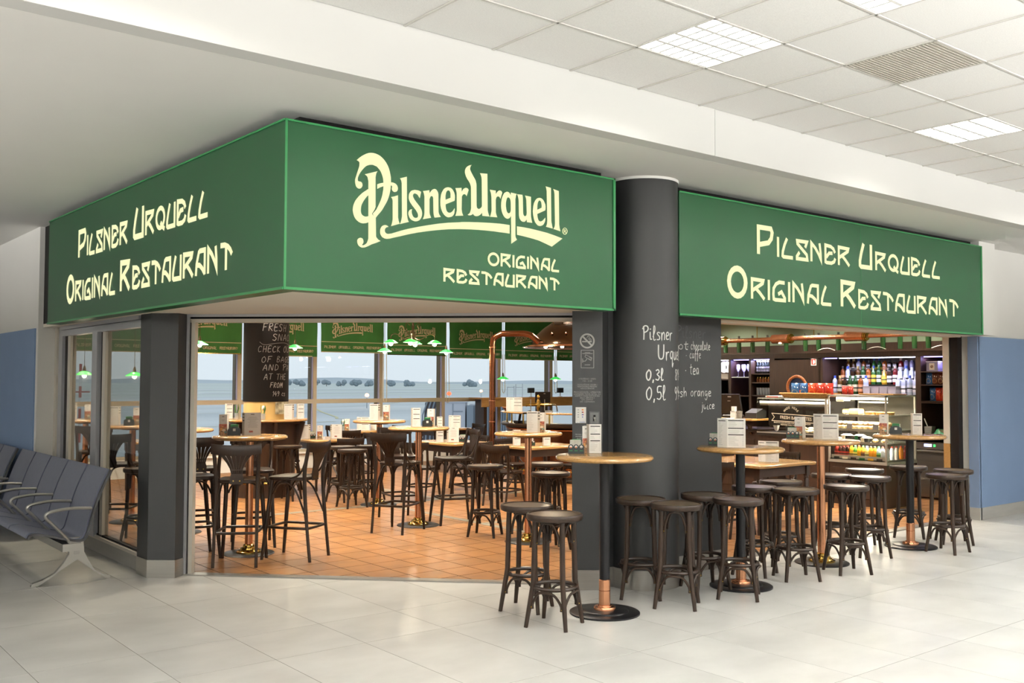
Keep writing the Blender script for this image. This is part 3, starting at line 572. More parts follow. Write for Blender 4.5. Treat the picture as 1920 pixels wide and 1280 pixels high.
# handwriting: strokes on a unit x-height grid
HW = {
 'P': (.62, [[(.12,0),(.14,.8),(.10,1.6)],[(.0,1.3),(.2,1.65),(.5,1.62),(.6,1.3),(.45,1.0),(.16,.85)]]), 'i': (.28, [[(.08,.9),(.1,.1),(.26,.05)],[(.1,1.25),(.12,1.3)]]),
 'l': (.30, [[(.0,.4),(.22,1.2),(.2,1.7),(.08,1.6),(.06,.3),(.14,.0),(.3,.1)]]), 's': (.45, [[(.42,.85),(.2,.95),(.08,.75),(.35,.4),(.32,.08),(.05,.05)]]),
 'n': (.5, [[(.05,.9),(.06,.0),(.1,.6),(.3,.95),(.42,.7),(.42,.05)]]), 'e': (.45, [[(.05,.45),(.38,.6),(.34,.92),(.14,.9),(.05,.5),(.12,.08),(.42,.12)]]),
 'r': (.42, [[(.06,.9),(.08,.0),(.1,.55),(.24,.88),(.42,.9)]]), 'U': (.75, [[(.05,1.65),(.05,.5),(.2,.05),(.5,.1),(.62,.6),(.64,1.7)]]),
 'q': (.5, [[(.42,.85),(.2,.95),(.06,.5),(.2,.1),(.4,.4),(.42,.9),(.38,-.8),(.55,-.4)]]), 'u': (.5, [[(.05,.9),(.06,.25),(.2,.0),(.38,.3),(.4,.9),(.42,.05)]]),
 'o': (.45, [[(.25,.95),(.05,.6),(.1,.1),(.32,.08),(.4,.6),(.25,.95)]]), 't': (.36, [[(.16,1.5),(.12,.2),(.3,.05)],[(.0,1.0),(.34,1.08)]]),
 'c': (.42, [[(.38,.8),(.2,.95),(.05,.5),(.14,.06),(.4,.14)]]), 'h': (.5, [[(.06,1.6),(.06,.0),(.1,.55),(.3,.9),(.42,.6),(.42,.05)]]),
 'a': (.48, [[(.38,.85),(.14,.9),(.05,.35),(.16,.05),(.36,.4),(.38,.85),(.42,.05)]]), 'f': (.34, [[(.34,1.5),(.2,1.6),(.14,1.0),(.12,-.5)],[(.0,.85),(.3,.9)]]),
 'g': (.48, [[(.38,.85),(.14,.9),(.05,.4),(.2,.1),(.38,.5),(.38,-.3),(.2,-.7),(.04,-.4)]]), 'j': (.3, [[(.2,.9),(.18,-.4),(.02,-.7)],[(.2,1.25),(.22,1.3)]]), 'd': (.5, [[(.36,.8),(.14,.9),(.05,.4),(.18,.06),(.36,.4),(.38,1.6),(.42,.0)]]),
 '0': (.55, [[(.3,1.5),(.06,1.0),(.08,.3),(.28,.0),(.48,.5),(.48,1.2),(.3,1.5)]]), ',': (.2, [[(.1,.1),(.05,-.3)]]), '-': (.35, [[(.05,.6),(.3,.62)]]), '.': (.2, [[(.05,.55),(.12,.6)]]),
 '3': (.5, [[(.08,1.4),(.3,1.55),(.42,1.2),(.2,.85),(.44,.5),(.3,.02),(.04,.15)]]), '5': (.5, [[(.48,1.55),(.12,1.5),(.1,.85),(.36,.85),(.46,.4),(.28,.0),(.04,.1)]]),
 '8': (.5, [[(.4,1.4),(.2,1.55),(.1,1.2),(.4,.6),(.36,.1),(.14,.05),(.1,.5),(.4,1.1),(.4,1.4)]]), '9': (.48, [[(.4,1.3),(.2,1.55),(.06,1.15),(.2,.8),(.4,1.2),(.36,.4),(.2,.0)]]),
 'F': (.55, [[(.1,0),(.14,1.5)],[(.1,1.5),(.55,1.58)],[(.12,.8),(.42,.86)]]), 'R': (.55, [[(.1,0),(.14,1.5),(.45,1.4),(.42,1.0),(.14,.8),(.5,0)]]), 'E': (.5, [[(.46,1.5),(.12,1.46),(.08,.02),(.46,.06)],[(.1,.78),(.38,.82)]]),
 'S': (.5, [[(.46,1.35),(.2,1.5),(.08,1.1),(.42,.55),(.3,.02),(.04,.15)]]), 'H': (.55, [[(.1,0),(.12,1.5)],[(.46,0),(.48,1.5)],[(.1,.75),(.48,.8)]]), 'N': (.6, [[(.06,0),(.12,1.5),(.46,.02),(.52,1.5)]]),
 'A': (.55, [[(.02,0),(.28,1.5),(.5,0)],[(.12,.55),(.44,.58)]]), 'C': (.5, [[(.46,1.25),(.28,1.5),(.06,.9),(.16,.05),(.46,.2)]]), 'K': (.5, [[(.1,0),(.12,1.5)],[(.46,1.5),(.12,.7),(.5,0)]]),
 'O': (.55, [[(.3,1.5),(.06,1.0),(.1,.1),(.36,.02),(.5,.8),(.3,1.5)]]), 'B': (.5, [[(.08,0),(.12,1.5),(.4,1.35),(.14,.8),(.46,.5),(.3,.02),(.08,.0)]]), 'G': (.55, [[(.48,1.25),(.28,1.5),(.06,.8),(.2,.03),(.48,.3),(.46,.7),(.3,.68)]]),
 'D': (.55, [[(.1,0),(.12,1.5),(.46,1.1),(.42,.3),(.1,0)]]), 'T': (.5, [[(.26,0),(.28,1.5)],[(.0,1.5),(.54,1.56)]]), 'M': (.65, [[(.06,0),(.14,1.5),(.32,.6),(.54,1.5),(.58,0)]]), '1': (.25, [[(.05,1.2),(.2,1.5),(.18,0)]]), '4': (.5, [[(.3,1.5),(.05,.6),(.46,.62)],[(.38,1.0),(.36,0)]]),
}
def chalk(s, u0, u1, v0, xh, wd, fn, mb, slant=.0):
    tot = sum(HW[c][0] if c in HW else .4 for c in s)+.12*(len(s)-1); k = (u1-u0)/tot; x = u0; rr = random.Random(s)
    for c in s:
        if c in HW:
            dy = rr.uniform(-.06,.06)*xh
            for st in HW[c][1]:
                pts = bez([(p[0], p[1], 0) for p in st], 4) if len(st) > 2 else [Vector((*p, 0)) for p in st]
                ribbon(mb, [(x+p.x*k+slant*p.y*xh, v0+dy+p.y*xh) for p in pts], wd*rr.uniform(.75,1.15), fn)
            x += HW[c][0]*k
        else: x += .4*k
        x += .12*k
b = MB()
chalk('Pilsner', -.005, .262, 1.972, .065, .010, fC, b); chalk('Urquell', .118, .44, 1.815, .068, .010, fC, b)
chalk('0,3l', .02, .165, 1.652, .054, .010, fC, b); chalk('89-', .305, .44, 1.652, .054, .009, fC, b)
chalk('0,5l', .02, .185, 1.498, .066, .010, fC, b); chalk('99-', .30, .44, 1.498, .066, .009, fC, b)
part('chalk_writing', b, 'chalk', COLU, smooth=False)
PIER = thing('wall_pier', 'black wall pier behind the round column with opening-hours print and chalked drinks', 'wall pier')
PA, PB_ = Vector((5.258,5.762,0)), Vector((5.448,5.614,0)); pd = (PB_-PA).normalized()
foot = [tuple(PA[:2]), tuple(PB_[:2]), (5.565,5.668), (5.75,5.65), (6.955,5.65), (6.955,5.93), (5.50,5.93), (5.40,5.90)]
b = MB(); b.prism(foot, .157, 2.21); part('body', b, 'black_panel', PIER, smooth=False)
ctr = Vector((6.0,5.8,0)); ft2 = [tuple((Vector((*p,0))+(Vector((*p,0))-ctr).normalized()*.006)[:2]) for p in foot]
b = MB(); b.prism(ft2, 0, .156); part('base_plate', b, 'steel', PIER, smooth=False)
pn = Vector((pd.y, -pd.x, 0)); pn = pn if pn.dot(Vector((-1,-1,0))) > 0 else -pn
fP = lambda u, v: tuple(Vector((5.269,5.753,0))+pd*u+pn*.0045+Vector((0,0,v)))
fR_ = lambda u, v: (u, 5.648, v)
b = MB(); chalk('hot', 6.30, 6.51, 1.918, .045, .008, fR_, b); chalk('. chocolate', 6.50, 6.80, 1.918, .045, .007, fR_, b); chalk('. caffe', 6.48, 6.675, 1.842, .045, .007, fR_, b)
chalk('. tea', 6.47, 6.65, 1.702, .058, .008, fR_, b); chalk('Fresh orange', 6.26, 6.81, 1.512, .048, .008, fR_, b); chalk('juice', 6.68, 6.855, 1.40, .042, .007, fR_, b)
part('chalk_writing', b, 'chalk', PIER, smooth=False)
b = MB(); chalk('Pilsner', 6.36, 6.74, 2.02, .06, .008, fR_, b); part('chalk_ghost', b, 'chalk_faint', PIER, smooth=False)
b = MB()                                                        # no smoking roundel
def ringf(mb, cx, cy, r0, r1, fn, n=40):
    for i in range(n):
        a, c = 2*PI*i/n, 2*PI*(i+1)/n
        mb.add([fn(cx+r0*math.cos(a),cy+r0*math.sin(a)),fn(cx+r1*math.cos(a),cy+r1*math.sin(a)),fn(cx+r1*math.cos(c),cy+r1*math.sin(c)),fn(cx+r0*math.cos(c),cy+r0*math.sin(c))],[(0,1,2,3)])
ringf(b, .104, 1.962, .047, .060, fP)
ribbon(b, [(.068,1.998),(.140,1.926)], .013, fP); ribbon(b, [(.066,1.957),(.098,1.957)], .010, fP); ribbon(b, [(.116,1.957),(.138,1.957)], .010, fP)
for pts in ([(.102,1.985),(.108,2.0),(.120,1.998),(.118,1.986),(.130,1.982),(.136,1.972),(.136,1.964)], [(.112,1.978),(.122,1.974),(.130,1.966)]): ribbon(b, [(p.x,p.y) for p in bez([(*q,0) for q in pts],4)], .004, fP)
part('no_smoking_sign', b, 'print_grey', PIER, smooth=False)
b = MB()                                                        # camera notice
rr = lambda x0,x1,y0,y1,w_: [ribbon(b, q, w_, fP) for q in ([(x0,y0),(x1,y0)],[(x1,y0),(x1,y1)],[(x1,y1),(x0,y1)],[(x0,y1),(x0,y0)])]
rr(.056,.156,1.748,1.888,.004); ribbon(b, [(.066,1.862),(.146,1.862)], .004, fP); ribbon(b, [(.085,1.870),(.127,1.870)], .003, fP); ribbon(b, [(.085,1.772),(.127,1.772)], .004, fP)
ribbon(b, [(.068,1.822),(.068,1.79)], .004, fP); ribbon(b, [(.068,1.802),(.090,1.802),(.102,1.82)], .004, fP); ribbon(b, [(.086,1.836),(.092,1.852),(.142,1.828),(.134,1.806),(.086,1.836)], .003, fP); ribbon(b, ell(.126,1.823,.008,.008,12), .002, fP)
part('camera_notice', b, 'print_grey', PIER, smooth=False)
b = MB()
for s, z, sz in (('OTEVŘENO / OPEN:',1.661,.0155),('7:00 – 21:00',1.644,.0155),('ODPOVĚDNÁ OSOBA /',1.615,.0155),('RESPONSIBLE PERSON:',1.600,.0155),('NIKOLA BÍNOVÁ',1.585,.0145),('PROVOZOVATEL / OPERATOR:',1.556,.0155),('LAGARDERE TRAVEL RETAIL, A.S.',1.541,.0145),('NÁMĚSTÍ MARIE POŠTOVÉ 854',1.526,.0145),('266 01, BEROUN 2',1.511,.0145),('IČO: 25099167',1.496,.0145),('DIČ: CZ699000074',1.480,.0145),
                 ('PRODEJ ALKOHOLU A TABÁKU',1.222,.0135),('PRIMERENE OSOBAM MLADŠÍM',1.206,.0135),('18 LET JE ZAKÁZÁN. SALE IS',1.190,.0135),('FORBIDDEN TO UNDERAGE',1.160,.0135),('PERSONS. THANK YOU',1.143,.0135)):
    text_mb(s, sz, lambda x, y, z=z: fP(.105+x, z-.005+y), b)
part('notice_text', b, 'print_grey', PIER, smooth=False)
# card notice and lock plate (thin but real plates on the pier)
def plate(name, x0, x1, z0, z1, th, mname, parent): 
    q = MB(); f0 = lambda u, v, o: Vector((5.269,5.753,0))+pd*u+pn*(.0035+o)+Vector((0,0,v))
    q.add([f0(x0,z0,0),f0(x1,z0,0),f0(x1,z1,0),f0(x0,z1,0),f0(x0+.002,z0+.002,th),f0(x1-.002,z0+.002,th),f0(x1-.002,z1-.002,th),f0(x0+.002,z1-.002,th)],[(3,2,1,0),(4,5,6,7),(0,1,5,4),(1,2,6,5),(2,3,7,6),(3,0,4,7)])
    return part(name, q, mname, parent, smooth=False)
CS = thing('card_sticker', 'white payment card sticker on the black pier', 'sticker'); plate('sheet', .011,.096,1.311,1.437,.0015,'paper',CS)
mat('card_red','c8402f',.6); mat('card_blue','2e5fb0',.6); mat('card_yellow','e0a832',.6)
for z in (1.417, 1.397, 1.378, 1.360):
    plate('logo_mark', .026,.041,z-.006,z+.004,.0022,'ink_soft',CS)
plate('logo_mark',.060,.078,1.410,1.422,.0022,'card_yellow',CS); plate('logo_mark',.060,.070,1.410,1.422,.0026,'card_red',CS)
plate('logo_mark',.060,.078,1.391,1.403,.0022,'card_red',CS); plate('logo_mark',.060,.070,1.391,1.403,.0026,'ink',CS)
plate('logo_mark',.060,.078,1.372,1.383,.0022,'card_blue',CS); plate('logo_mark',.067,.078,1.374,1.381,.0026,'card_red',CS); plate('logo_mark',.063,.073,1.354,1.365,.0022,'card_blue',CS)
plate('logo_mark',.042,.088,1.316,1.322,.0022,'card_blue',CS); plate('logo_mark',.02,.034,1.313,1.317,.0022,'card_blue',CS)
LK = thing('lock_plate', 'square dark grey lock plate on the black pier beside the card sticker', 'lock')
mat('lock_grey','4c4d4e',.45); mat('lock_light','6a6b6b',.4); plate('frame',.118,.204,1.297,1.405,.006,'lock_grey',LK); plate('cover',.127,.195,1.308,1.395,.008,'lock_light',LK); plate('slot',.150,.172,1.325,1.378,.009,'rubber_and_shade',LK)
b = MB(); b.tube([fP(.161,1.352), tuple(Vector(fP(.161,1.352))+pn*.03)], .008, 10); b.tube([tuple(Vector(fP(.161,1.352))+pn*.03), tuple(Vector(fP(.163,1.325))+pn*.03)], .005, 8); part('cylinder_lock', b, 'steel', LK)
OCT = [(2.786,8.523),(2.795,8.288),(2.970,8.138),(3.086,8.231),(3.095,8.42),(2.95,8.60)]
OP = thing('corner_pillar', 'black faceted pillar with a steel foot between the glazing and the doorway', 'pillar')
b = MB(); b.prism(OCT, .148, 2.20); part('shaft', b, 'black_panel', OP, smooth=False)
oc = Vector((2.94,8.37,0)); b = MB(); b.prism([tuple((Vector((*p,0))+(Vector((*p,0))-oc).normalized()*.005)[:2]) for p in OCT], 0, .147); part('foot_plate', b, 'steel', OP, smooth=False)
# ================================================================ FURNITURE
def lerp(a, b, t): return a+(b-a)*t
# ---- bentwood bar stool
def leg_r(z): return lerp(.205, .150, min(1, z/.30)) if z < .30 else lerp(.150, .138, (z-.30)/.41)
SG = 'dark bentwood bar stools'
def make_stool(label):
    t = thing('bar_stool', label, 'stool', (0,0,0), 0, SG)
    b = MB(); b.lathe([(0,.706),(.174,.706),(.188,.712),(.192,.722),(.192,.742),(.187,.750),(.176,.751),(.170,.745)], 32); sp = part('seat', b, 'wood_dark', t)
    b = MB(); b.lathe([(.1705,.7445),(.10,.7435),(0,.743)], 32); part('seat_panel', b, 'wood_seat', sp)
    L = MB(); L.tube([(leg_r(z),0,z) for z in (.716,.60,.45,.30,.20,.10,.0)], [.0185,.019,.019,.0185,.0175,.016,.014], 10); L = L.mesh('leg', 'wood_dark')
    for k in range(4): link('leg', L, t, rz=PI/4+k*PI/2)
    b = MB(); b.tube([(.146*math.cos(a*PI/12),.146*math.sin(a*PI/12),.262) for a in range(24)], .014, 8, closed=True); part('foot_ring', b, 'wood_dark', t)
    def arch(zt, zb, r_):
        b = MB(); A = Vector((leg_r(zb),0,zb)); B = Vector((0,leg_r(zb),zb)); tp = (leg_r(zt)-.004)*.74; q = leg_r(zb)-.004
        d = Vector((-1,1,0)).normalized(); off = .022
        mid = Vector((tp,tp,zt)); pa = Vector((q,0,zb))+d*off; pb = Vector((0,q,zb))-d*off
        pts = bez([pa, pa+Vector((0,0,(zt-zb)*.35))+d*.004, lerp(pa, mid, .45)+Vector((0,0,(zt-zb)*.44)), mid, lerp(pb, mid, .45)+Vector((0,0,(zt-zb)*.44)), pb+Vector((0,0,(zt-zb)*.35))-d*.004, pb], 4)
        b.tube(pts, r_, 7)
        for p in (pa, pb): b.lathe([(0,-.004),(.004,-.003),(.004,.004),(0,.005)], 6, c=tuple(p+Vector((p.x,p.y,0)).normalized()*.010+Vector((0,0,.012))), m=1)
        return b.mesh('brace', ['wood_dark', 'brass'])
    u = arch(.700, .545, .0095); l = arch(.243, .125, .009)
    for k in range(4): link('brace', u, t, rz=PI/4+k*PI/2); link('brace', l, t, rz=PI/4+k*PI/2)
    return t
# ---- fan-back chair, bar height or low
def make_chair(label, zs, zt, name, cat, group):
    k = 1.0 if zs > .6 else .0
    t = thing(name, label, cat, (0,0,0), 0, group)
    fx, fy = (.20,.23) if k else (.185,.22); rx, ry = (.185,-.25) if k else (.175,-.25)
    out = bez([(-.195,.10,0),(-.17,.185,0),(-.06,.205,0),(.06,.205,0),(.17,.185,0),(.195,.10,0),(.175,-.06,0),(.14,-.16,0),(0,-.185,0),(-.14,-.16,0),(-.175,-.06,0)], 3, True)
    b = MB(); n = len(out); vs = []
    for s_, z in ((.97,zs-.032),(1.0,zs-.026),(1.0,zs-.008),(.965,zs),(.80,zs-.006),(.45,zs-.011)):
        vs += [(p.x*s_, p.y*s_, z) for p in out]
    fs = [tuple(range(n-1,-1,-1))]+[(r*n+i, r*n+(i+1)%n, (r+1)*n+(i+1)%n, (r+1)*n+i) for r in range(5) for i in range(n)]+[tuple(5*n+i for i in range(n))]
    b.add(vs, fs); part('seat', b, 'wood_dark', t)
    for s in (-1, 1):
        b = MB(); b.tube([(s*lerp(fx,.155,z/(zs-.03)), lerp(fy,.155,z/(zs-.03)), z) for z in (zs-.03, zs*.6, zs*.3, 0)], [.020,.020,.018,.014], 9); part('leg', b, 'wood_dark', t)
        b = MB(); b.tube(bez([(s*rx,ry,0),(s*lerp(rx,.178,.6),-.205,zs*.55),(s*.178,-.185,zs-.04),(s*.185,-.195,zs+.10),(s*.195,-.235,zt-.02)], 4), [.0145]*4+[.0175]*4+[.0185]*4+[.017]*5, 9); part('leg', b, 'wood_dark', t)
    b = MB()                                                     # curved top rail
    def rail(u, v):
        a = (u-.5)*2; x = a*.218; y = -.243-.030*(1-a*a)+.008*a*a; h = .050-.004*abs(a)
        q = v*2*PI; return Vector((x, y+math.cos(q)*.0125, zt-.050+math.sin(q)*h+.014*a*a))
    nu, nv = 13, 10; vs = [rail(i/(nu-1), j/nv) for i in range(nu) for j in range(nv)]
    fs = [(i*nv+j, i*nv+(j+1)%nv, (i+1)*nv+(j+1)%nv, (i+1)*nv+j) for i in range(nu-1) for j in range(nv)]+[tuple(range(nv)), tuple((nu-1)*nv+j for j in range(nv-1,-1,-1))]
    b.add(vs, fs); part('back_rail', b, 'wood_dark', t)
    z0, z1 = zs-.035, zt-.085; b = MB(); yb = -.198                 # fan splat
    b.prism([(-.055,0),(.055,0),(.060,.055),(.050,.085),(.046,.10),(-.046,.10),(-.050,.085),(-.060,.055)], -.006, .006, mx=Matrix(((1,0,0,0),(0,0,1,yb),(0,1,0,z0),(0,0,0,1))))
    for q in range(6):
        c = (q-2.5)/2.5; x0, x1 = c*.040, c*.135
        pts = [Vector((lerp(x0,x1,f**1.7), lerp(yb,-.252,f), lerp(z0+.09,z1+.02,f))) for f in (0,.25,.5,.75,1)]
        wd = [.0072,.0085,.0125,.0175,.0225]; vs = []
        for p, wq in zip(pts, wd): vs += [(p.x-wq,p.y-.006,p.z),(p.x+wq,p.y-.006,p.z),(p.x+wq,p.y+.006,p.z),(p.x-wq,p.y+.006,p.z)]
        b.add(vs, [(r*4+i, r*4+(i+1)%4, r*4+4+(i+1)%4, r*4+4+i) for r in range(4) for i in range(4)]+[(3,2,1,0),(16,17,18,19)])
    b.box((0,lerp(yb,-.252,.22),lerp(z0+.09,z1,.22)),(.098,.012,.012)); part('splat', b, 'wood_dark', t)
    for s in (-1, 1):
        b = MB(); b.lathe([(0,.0),(.006,.001),(.006,.004),(0,.005)], 8, mx=Matrix(((1,0,0,s*.028),(0,0,-1,yb-.006),(0,1,0,z0+.03),(0,0,0,1)))); part('screw_cap', b, 'brass', t)
    zr = .30 if k else .20
    fw = lambda z: (lerp(fx,.155,z/zs)-.012, lerp(fy,.155,z/zs)-.012); rw = lambda z: (lerp(rx,.178,z/zs)-.01, lerp(ry,-.19,z/zs)+.012)
    (ax, ay), (bx, by) = fw(zr), rw(zr)
    b = MB(); b.tube(bez([(-ax,ay-.05,zr),(-ax+.05,ay,zr),(ax-.05,ay,zr),(ax,ay-.05,zr),(bx,by+.05,zr),(bx-.05,by,zr),(-bx+.05,by,zr),(-bx,by+.05,zr)], 4, True), .0125, 8, closed=True); part('foot_ring', b, 'wood_dark', t)
    for s in (-1, 1):                                            # bent side braces and hip brackets
        zl = zs*.55
        b = MB(); b.tube(bez([(s*.165,.145,zs-.16),(s*.164,.10,zs-.075),(s*.164,.02,zs-.045),(s*.168,-.09,zs-.12),(s*.176,-.195,zl)], 5), .0095, 7); part('brace', b, 'wood_dark', t)
        b = MB(); b.tube(bez([(s*.187,-.20,zs+.16),(s*.186,-.16,zs+.06),(s*.18,-.10,zs+.008),(s*.175,-.03,zs-.012)], 5), .009, 7); part('hip_bracket', b, 'wood_dark', t)
    b = MB(); b.tube(bez([(-.14,.155,zs-.15),(-.10,.16,zs-.075),(0,.165,zs-.05),(.10,.16,zs-.075),(.14,.155,zs-.15)], 5), .009, 7); part('brace', b, 'wood_dark', t)
    return t
# ---- round high table
TG = 'round high tables with oak tops'
def make_high(label, style):
    t = thing('high_table', label, 'table', (0,0,0), 0, TG)
    b = MB(); b.lathe([(0,1.080),(.325,1.080),(.343,1.086),(.350,1.097),(.345,1.109),(.335,1.115),(0,1.115)], 48); part('tabletop', b, 'wood_oak', t)
    b = MB(); b.lathe([(0,1.060),(.12,1.062),(.12,1.080)], 24); part('mounting_plate', b, 'black_metal', t)
    if style == 'black':
        b = MB(); b.lathe([(.037,.235),(.037,1.062)], 20); part('pole', b, 'black_metal', t)
        b = MB(); b.lathe([(.041,.055),(.041,.160)], 20); b.lathe([(.041,.163),(.041,.235),(.037,.238)], 20); part('pole_sleeve', b, 'copper', t)
        b = MB(); b.lathe([(.078,.028),(.078,.042),(.074,.048),(.052,.050),(.050,.058),(.041,.060)], 24); part('collar', b, 'copper', t)
        b = MB(); b.lathe([(.250,0),(.250,.010),(.242,.015),(.172,.016),(.165,.024),(.155,.028),(0,.028)], 40); part('base_plate', b, 'black_metal', t)
    else:
        b = MB(); b.lathe([(.036,.06),(.036,1.062)], 20); part('pole', b, 'copper', t)
        b = MB(); b.lathe([(.118,.016),(.118,.030),(.105,.036),(.098,.046),(.080,.050),(.076,.064),(.055,.070),(.052,.088),(.040,.094),(.036,.096)], 28); part('collar', b, 'brass', t)
        b = MB(); b.lathe([(.240,0),(.240,.010),(.230,.016),(0,.017)], 40); part('base_plate', b, 'black_metal', t)
    return t
# ---- low dining table
def make_low(label, sx, sy):
    t = thing('dining_table', label, 'table', (0,0,0), 0, 'rectangular oak dining tables')
    b = MB(); x, y, c = sx/2, sy/2, .07; o = [(-x+c,-y),(x-c,-y),(x-c*.3,-y+c*.3),(x,-y+c),(x,y-c),(x-c*.3,y-c*.3),(x-c,y),(-x+c,y),(-x+c*.3,y-c*.3),(-x,y-c),(-x,-y+c),(-x+c*.3,-y+c*.3)]
    vs = []; n = len(o)
    for s_, z in ((.985,.716),(1,.722),(1,.744),(.985,.750)): vs += [(p[0]*s_, p[1]*s_, z) for p in o]
    b.add(vs, [tuple(range(n-1,-1,-1)), tuple(3*n+i for i in range(n))]+[(r*n+i, r*n+(i+1)%n, (r+1)*n+(i+1)%n, (r+1)*n+i) for r in range(3) for i in range(n)]); part('tabletop', b, 'wood_oak', t)
    b = MB()
    for s in (-1, 1): b.box((0,s*(y-.10),.665),(sx-.2,.022,.10)); b.box((s*(x-.10),0,.665),(.022,sy-.2,.10))
    part('apron', b, 'wood_panel_dark', t, smooth=False)
    for a in (-1, 1):
        for c_ in (-1, 1):
            b = MB(); b.box((a*(x-.10),c_*(y-.10),.655),(.06,.06,.12)); b.lathe([(.026,.595),(.030,.58),(.022,.565),(.030,.54),(.026,.30),(.018,.08),(.022,.04),(.020,0),(0,0)][::-1], 12, c=(a*(x-.10),c_*(y-.10),0)); part('leg', b, 'wood_panel_dark', t)
    return t
# ---- airport bench
def make_bench(label, n):
    t = thing('airport_bench', label, 'bench', (0,0,0), 0, 'blue-grey beam benches on the left')
    prof = bez([(-.62+.0,.395,0),(-.605,.424,0),(-.56,.432,0),(-.46,.41,0),(-.33,.372,0),(-.23,.352,0),(-.19,.37,0),(-.165,.44,0),(-.13,.58,0),(-.075,.74,0),(.0,.905,0)], 4)
    def shell(y0, y1):
        b = MB(); vs = []; N = len(prof)
        for off in (0, .016):
            for y in (y0, y1):
                for i, p in enumerate(prof):
                    d = (prof[min(i+1,N-1)]-prof[max(i-1,0)]).normalized(); vs.append((p.x+d.y*off, y, p.y-d.x*off))
        fs = []
        for i in range(N-1): fs += [(i, i+1, N+i+1, N+i), (2*N+i, 3*N+i, 3*N+i+1, 2*N+i+1), (i, 2*N+i, 2*N+i+1, i+1), (N+i, N+i+1, 3*N+i+1, 3*N+i)]
        fs += [(0,N,3*N,2*N),(N-1,3*N-1,4*N-1,2*N-1)]
        b.add(vs, fs); return b
    pitch = .60; me = shell(-.282, .282).mesh('seat_shell', 'seat_shell'); gp = shell(-.018, .018)
    gp = gp.mesh('seat_joint', 'seat_edge')
    for k in range(n): link('seat_shell', me, t, (0,.30+k*pitch,0))
    for k in range(n+1): link('seat_joint', gp, t, (.010,k*pitch,-.006))
    b = MB(); b.b2(-.34,-.20,.02,n*pitch-.02,.255,.315); part('beam', b, 'cast_alu', t, smooth=False)
    arm = MB(); pts = bez([(-.30,0,.345),(-.365,0,.42),(-.44,0,.50),(-.478,0,.545),(-.465,0,.575),(-.40,0,.592),(-.28,0,.602),(-.13,0,.592)], 4)
    arm.tube(pts, [.021]*3+[.017]*(len(pts)-3), 10, flat=.75); arm = arm.mesh('armrest', 'cast_alu')
    for k in range(n+1): link('armrest', arm, t, (0,k*pitch,0))
    lg = MB()
    def limb(pts, ws, th):
        vs = []
        for p, w_ in zip(pts, ws):
            vs += [(p[0]-w_[0],-th,p[1]-w_[1]),(p[0]+w_[0],-th,p[1]+w_[1]),(p[0]+w_[0],th,p[1]+w_[1]),(p[0]-w_[0],th,p[1]-w_[1])]
        m_ = len(pts); lg.add(vs, [(r*4+i, r*4+(i+1)%4, r*4+4+(i+1)%4, r*4+4+i) for r in range(m_-1) for i in range(4)]+[(3,2,1,0),tuple(4*m_-4+i for i in range(4))])
    limb([(-.25,.36),(-.23,.31),(-.225,.24),(-.27,.175),(-.38,.085),(-.50,.022),(-.56,.012)], [(.075,.0),(.055,.0),(.055,.0),(.055,.012),(.030,.022),(.014,.020),(.003,.012)], .022)
    limb([(-.22,.24),(-.185,.18),(-.10,.085),(-.005,.022),(.04,.012)], [(.05,.0),(.050,-.012),(.026,-.022),(.014,-.020),(.003,-.012)], .022)
    lg.box((-.235,0,.27),(.10,.05,.11)); lg = lg.mesh('leg_frame', 'cast_alu')
    cap = MB(); cap.bevbox((-.228,-.027,.265),(.042,.006,.075),.002); cap.box((-.228,-.031,.265),(.016,.003,.045)); cap = cap.mesh('end_cap', 'base_grey', False)
    for y in (.06, n*pitch-.06): link('leg_frame', lg, t, (0,y,0))
    link('end_cap', cap, t, (0,.06,0))
    return t
make_bench('near blue-grey bench of five seats with silver armrests before the side glazing', 5).location = (2.515, 8.43, 0)
make_bench('far blue-grey bench of seats by the blue left wall', 4).location = (2.50, 11.62, 0)

# ---- placing the high tables
HT = [
 ((4.93,5.06), 'black', 'nearest black-poled high table with a copper sleeve in front of the column'),
 ((6.425,5.03), 'black', 'second black-poled high table from the column beside the chalked pier'),
 ((7.83,5.22), 'copper', 'copper-poled high table among the stools before the right opening'),
 ((9.30,5.18), 'black', 'farthest black-poled high table near the blue right wall'),
 ((6.455,7.74), 'copper', 'copper-poled high table inside the doorway left of the black pier'),
 ((6.185,9.36), 'copper', 'copper-poled high table in the middle of the tiled room'),
 ((3.925,8.83), 'copper', 'copper-poled high table inside the left end of the doorway'),
 ((6.78,11.20), 'copper', 'small-looking copper-poled high table farther back, in line with the chandelier'),
 ((3.855,10.47), 'copper', 'high table half hidden behind the left door jamb'),
 ((3.72,11.60), 'copper', 'high table seen through the right pane of the side glazing'),
 ((3.74,13.55), 'copper', 'high table seen through the left pane of the side glazing'),
]
protoT = {}
for (x, y), st, lb_ in HT:
    if st not in protoT: protoT[st] = make_high(lb_, st); protoT[st].location = (x, y, 0)
    else: dup(protoT[st], (x, y, 0), .4*len(lb_), lb_)
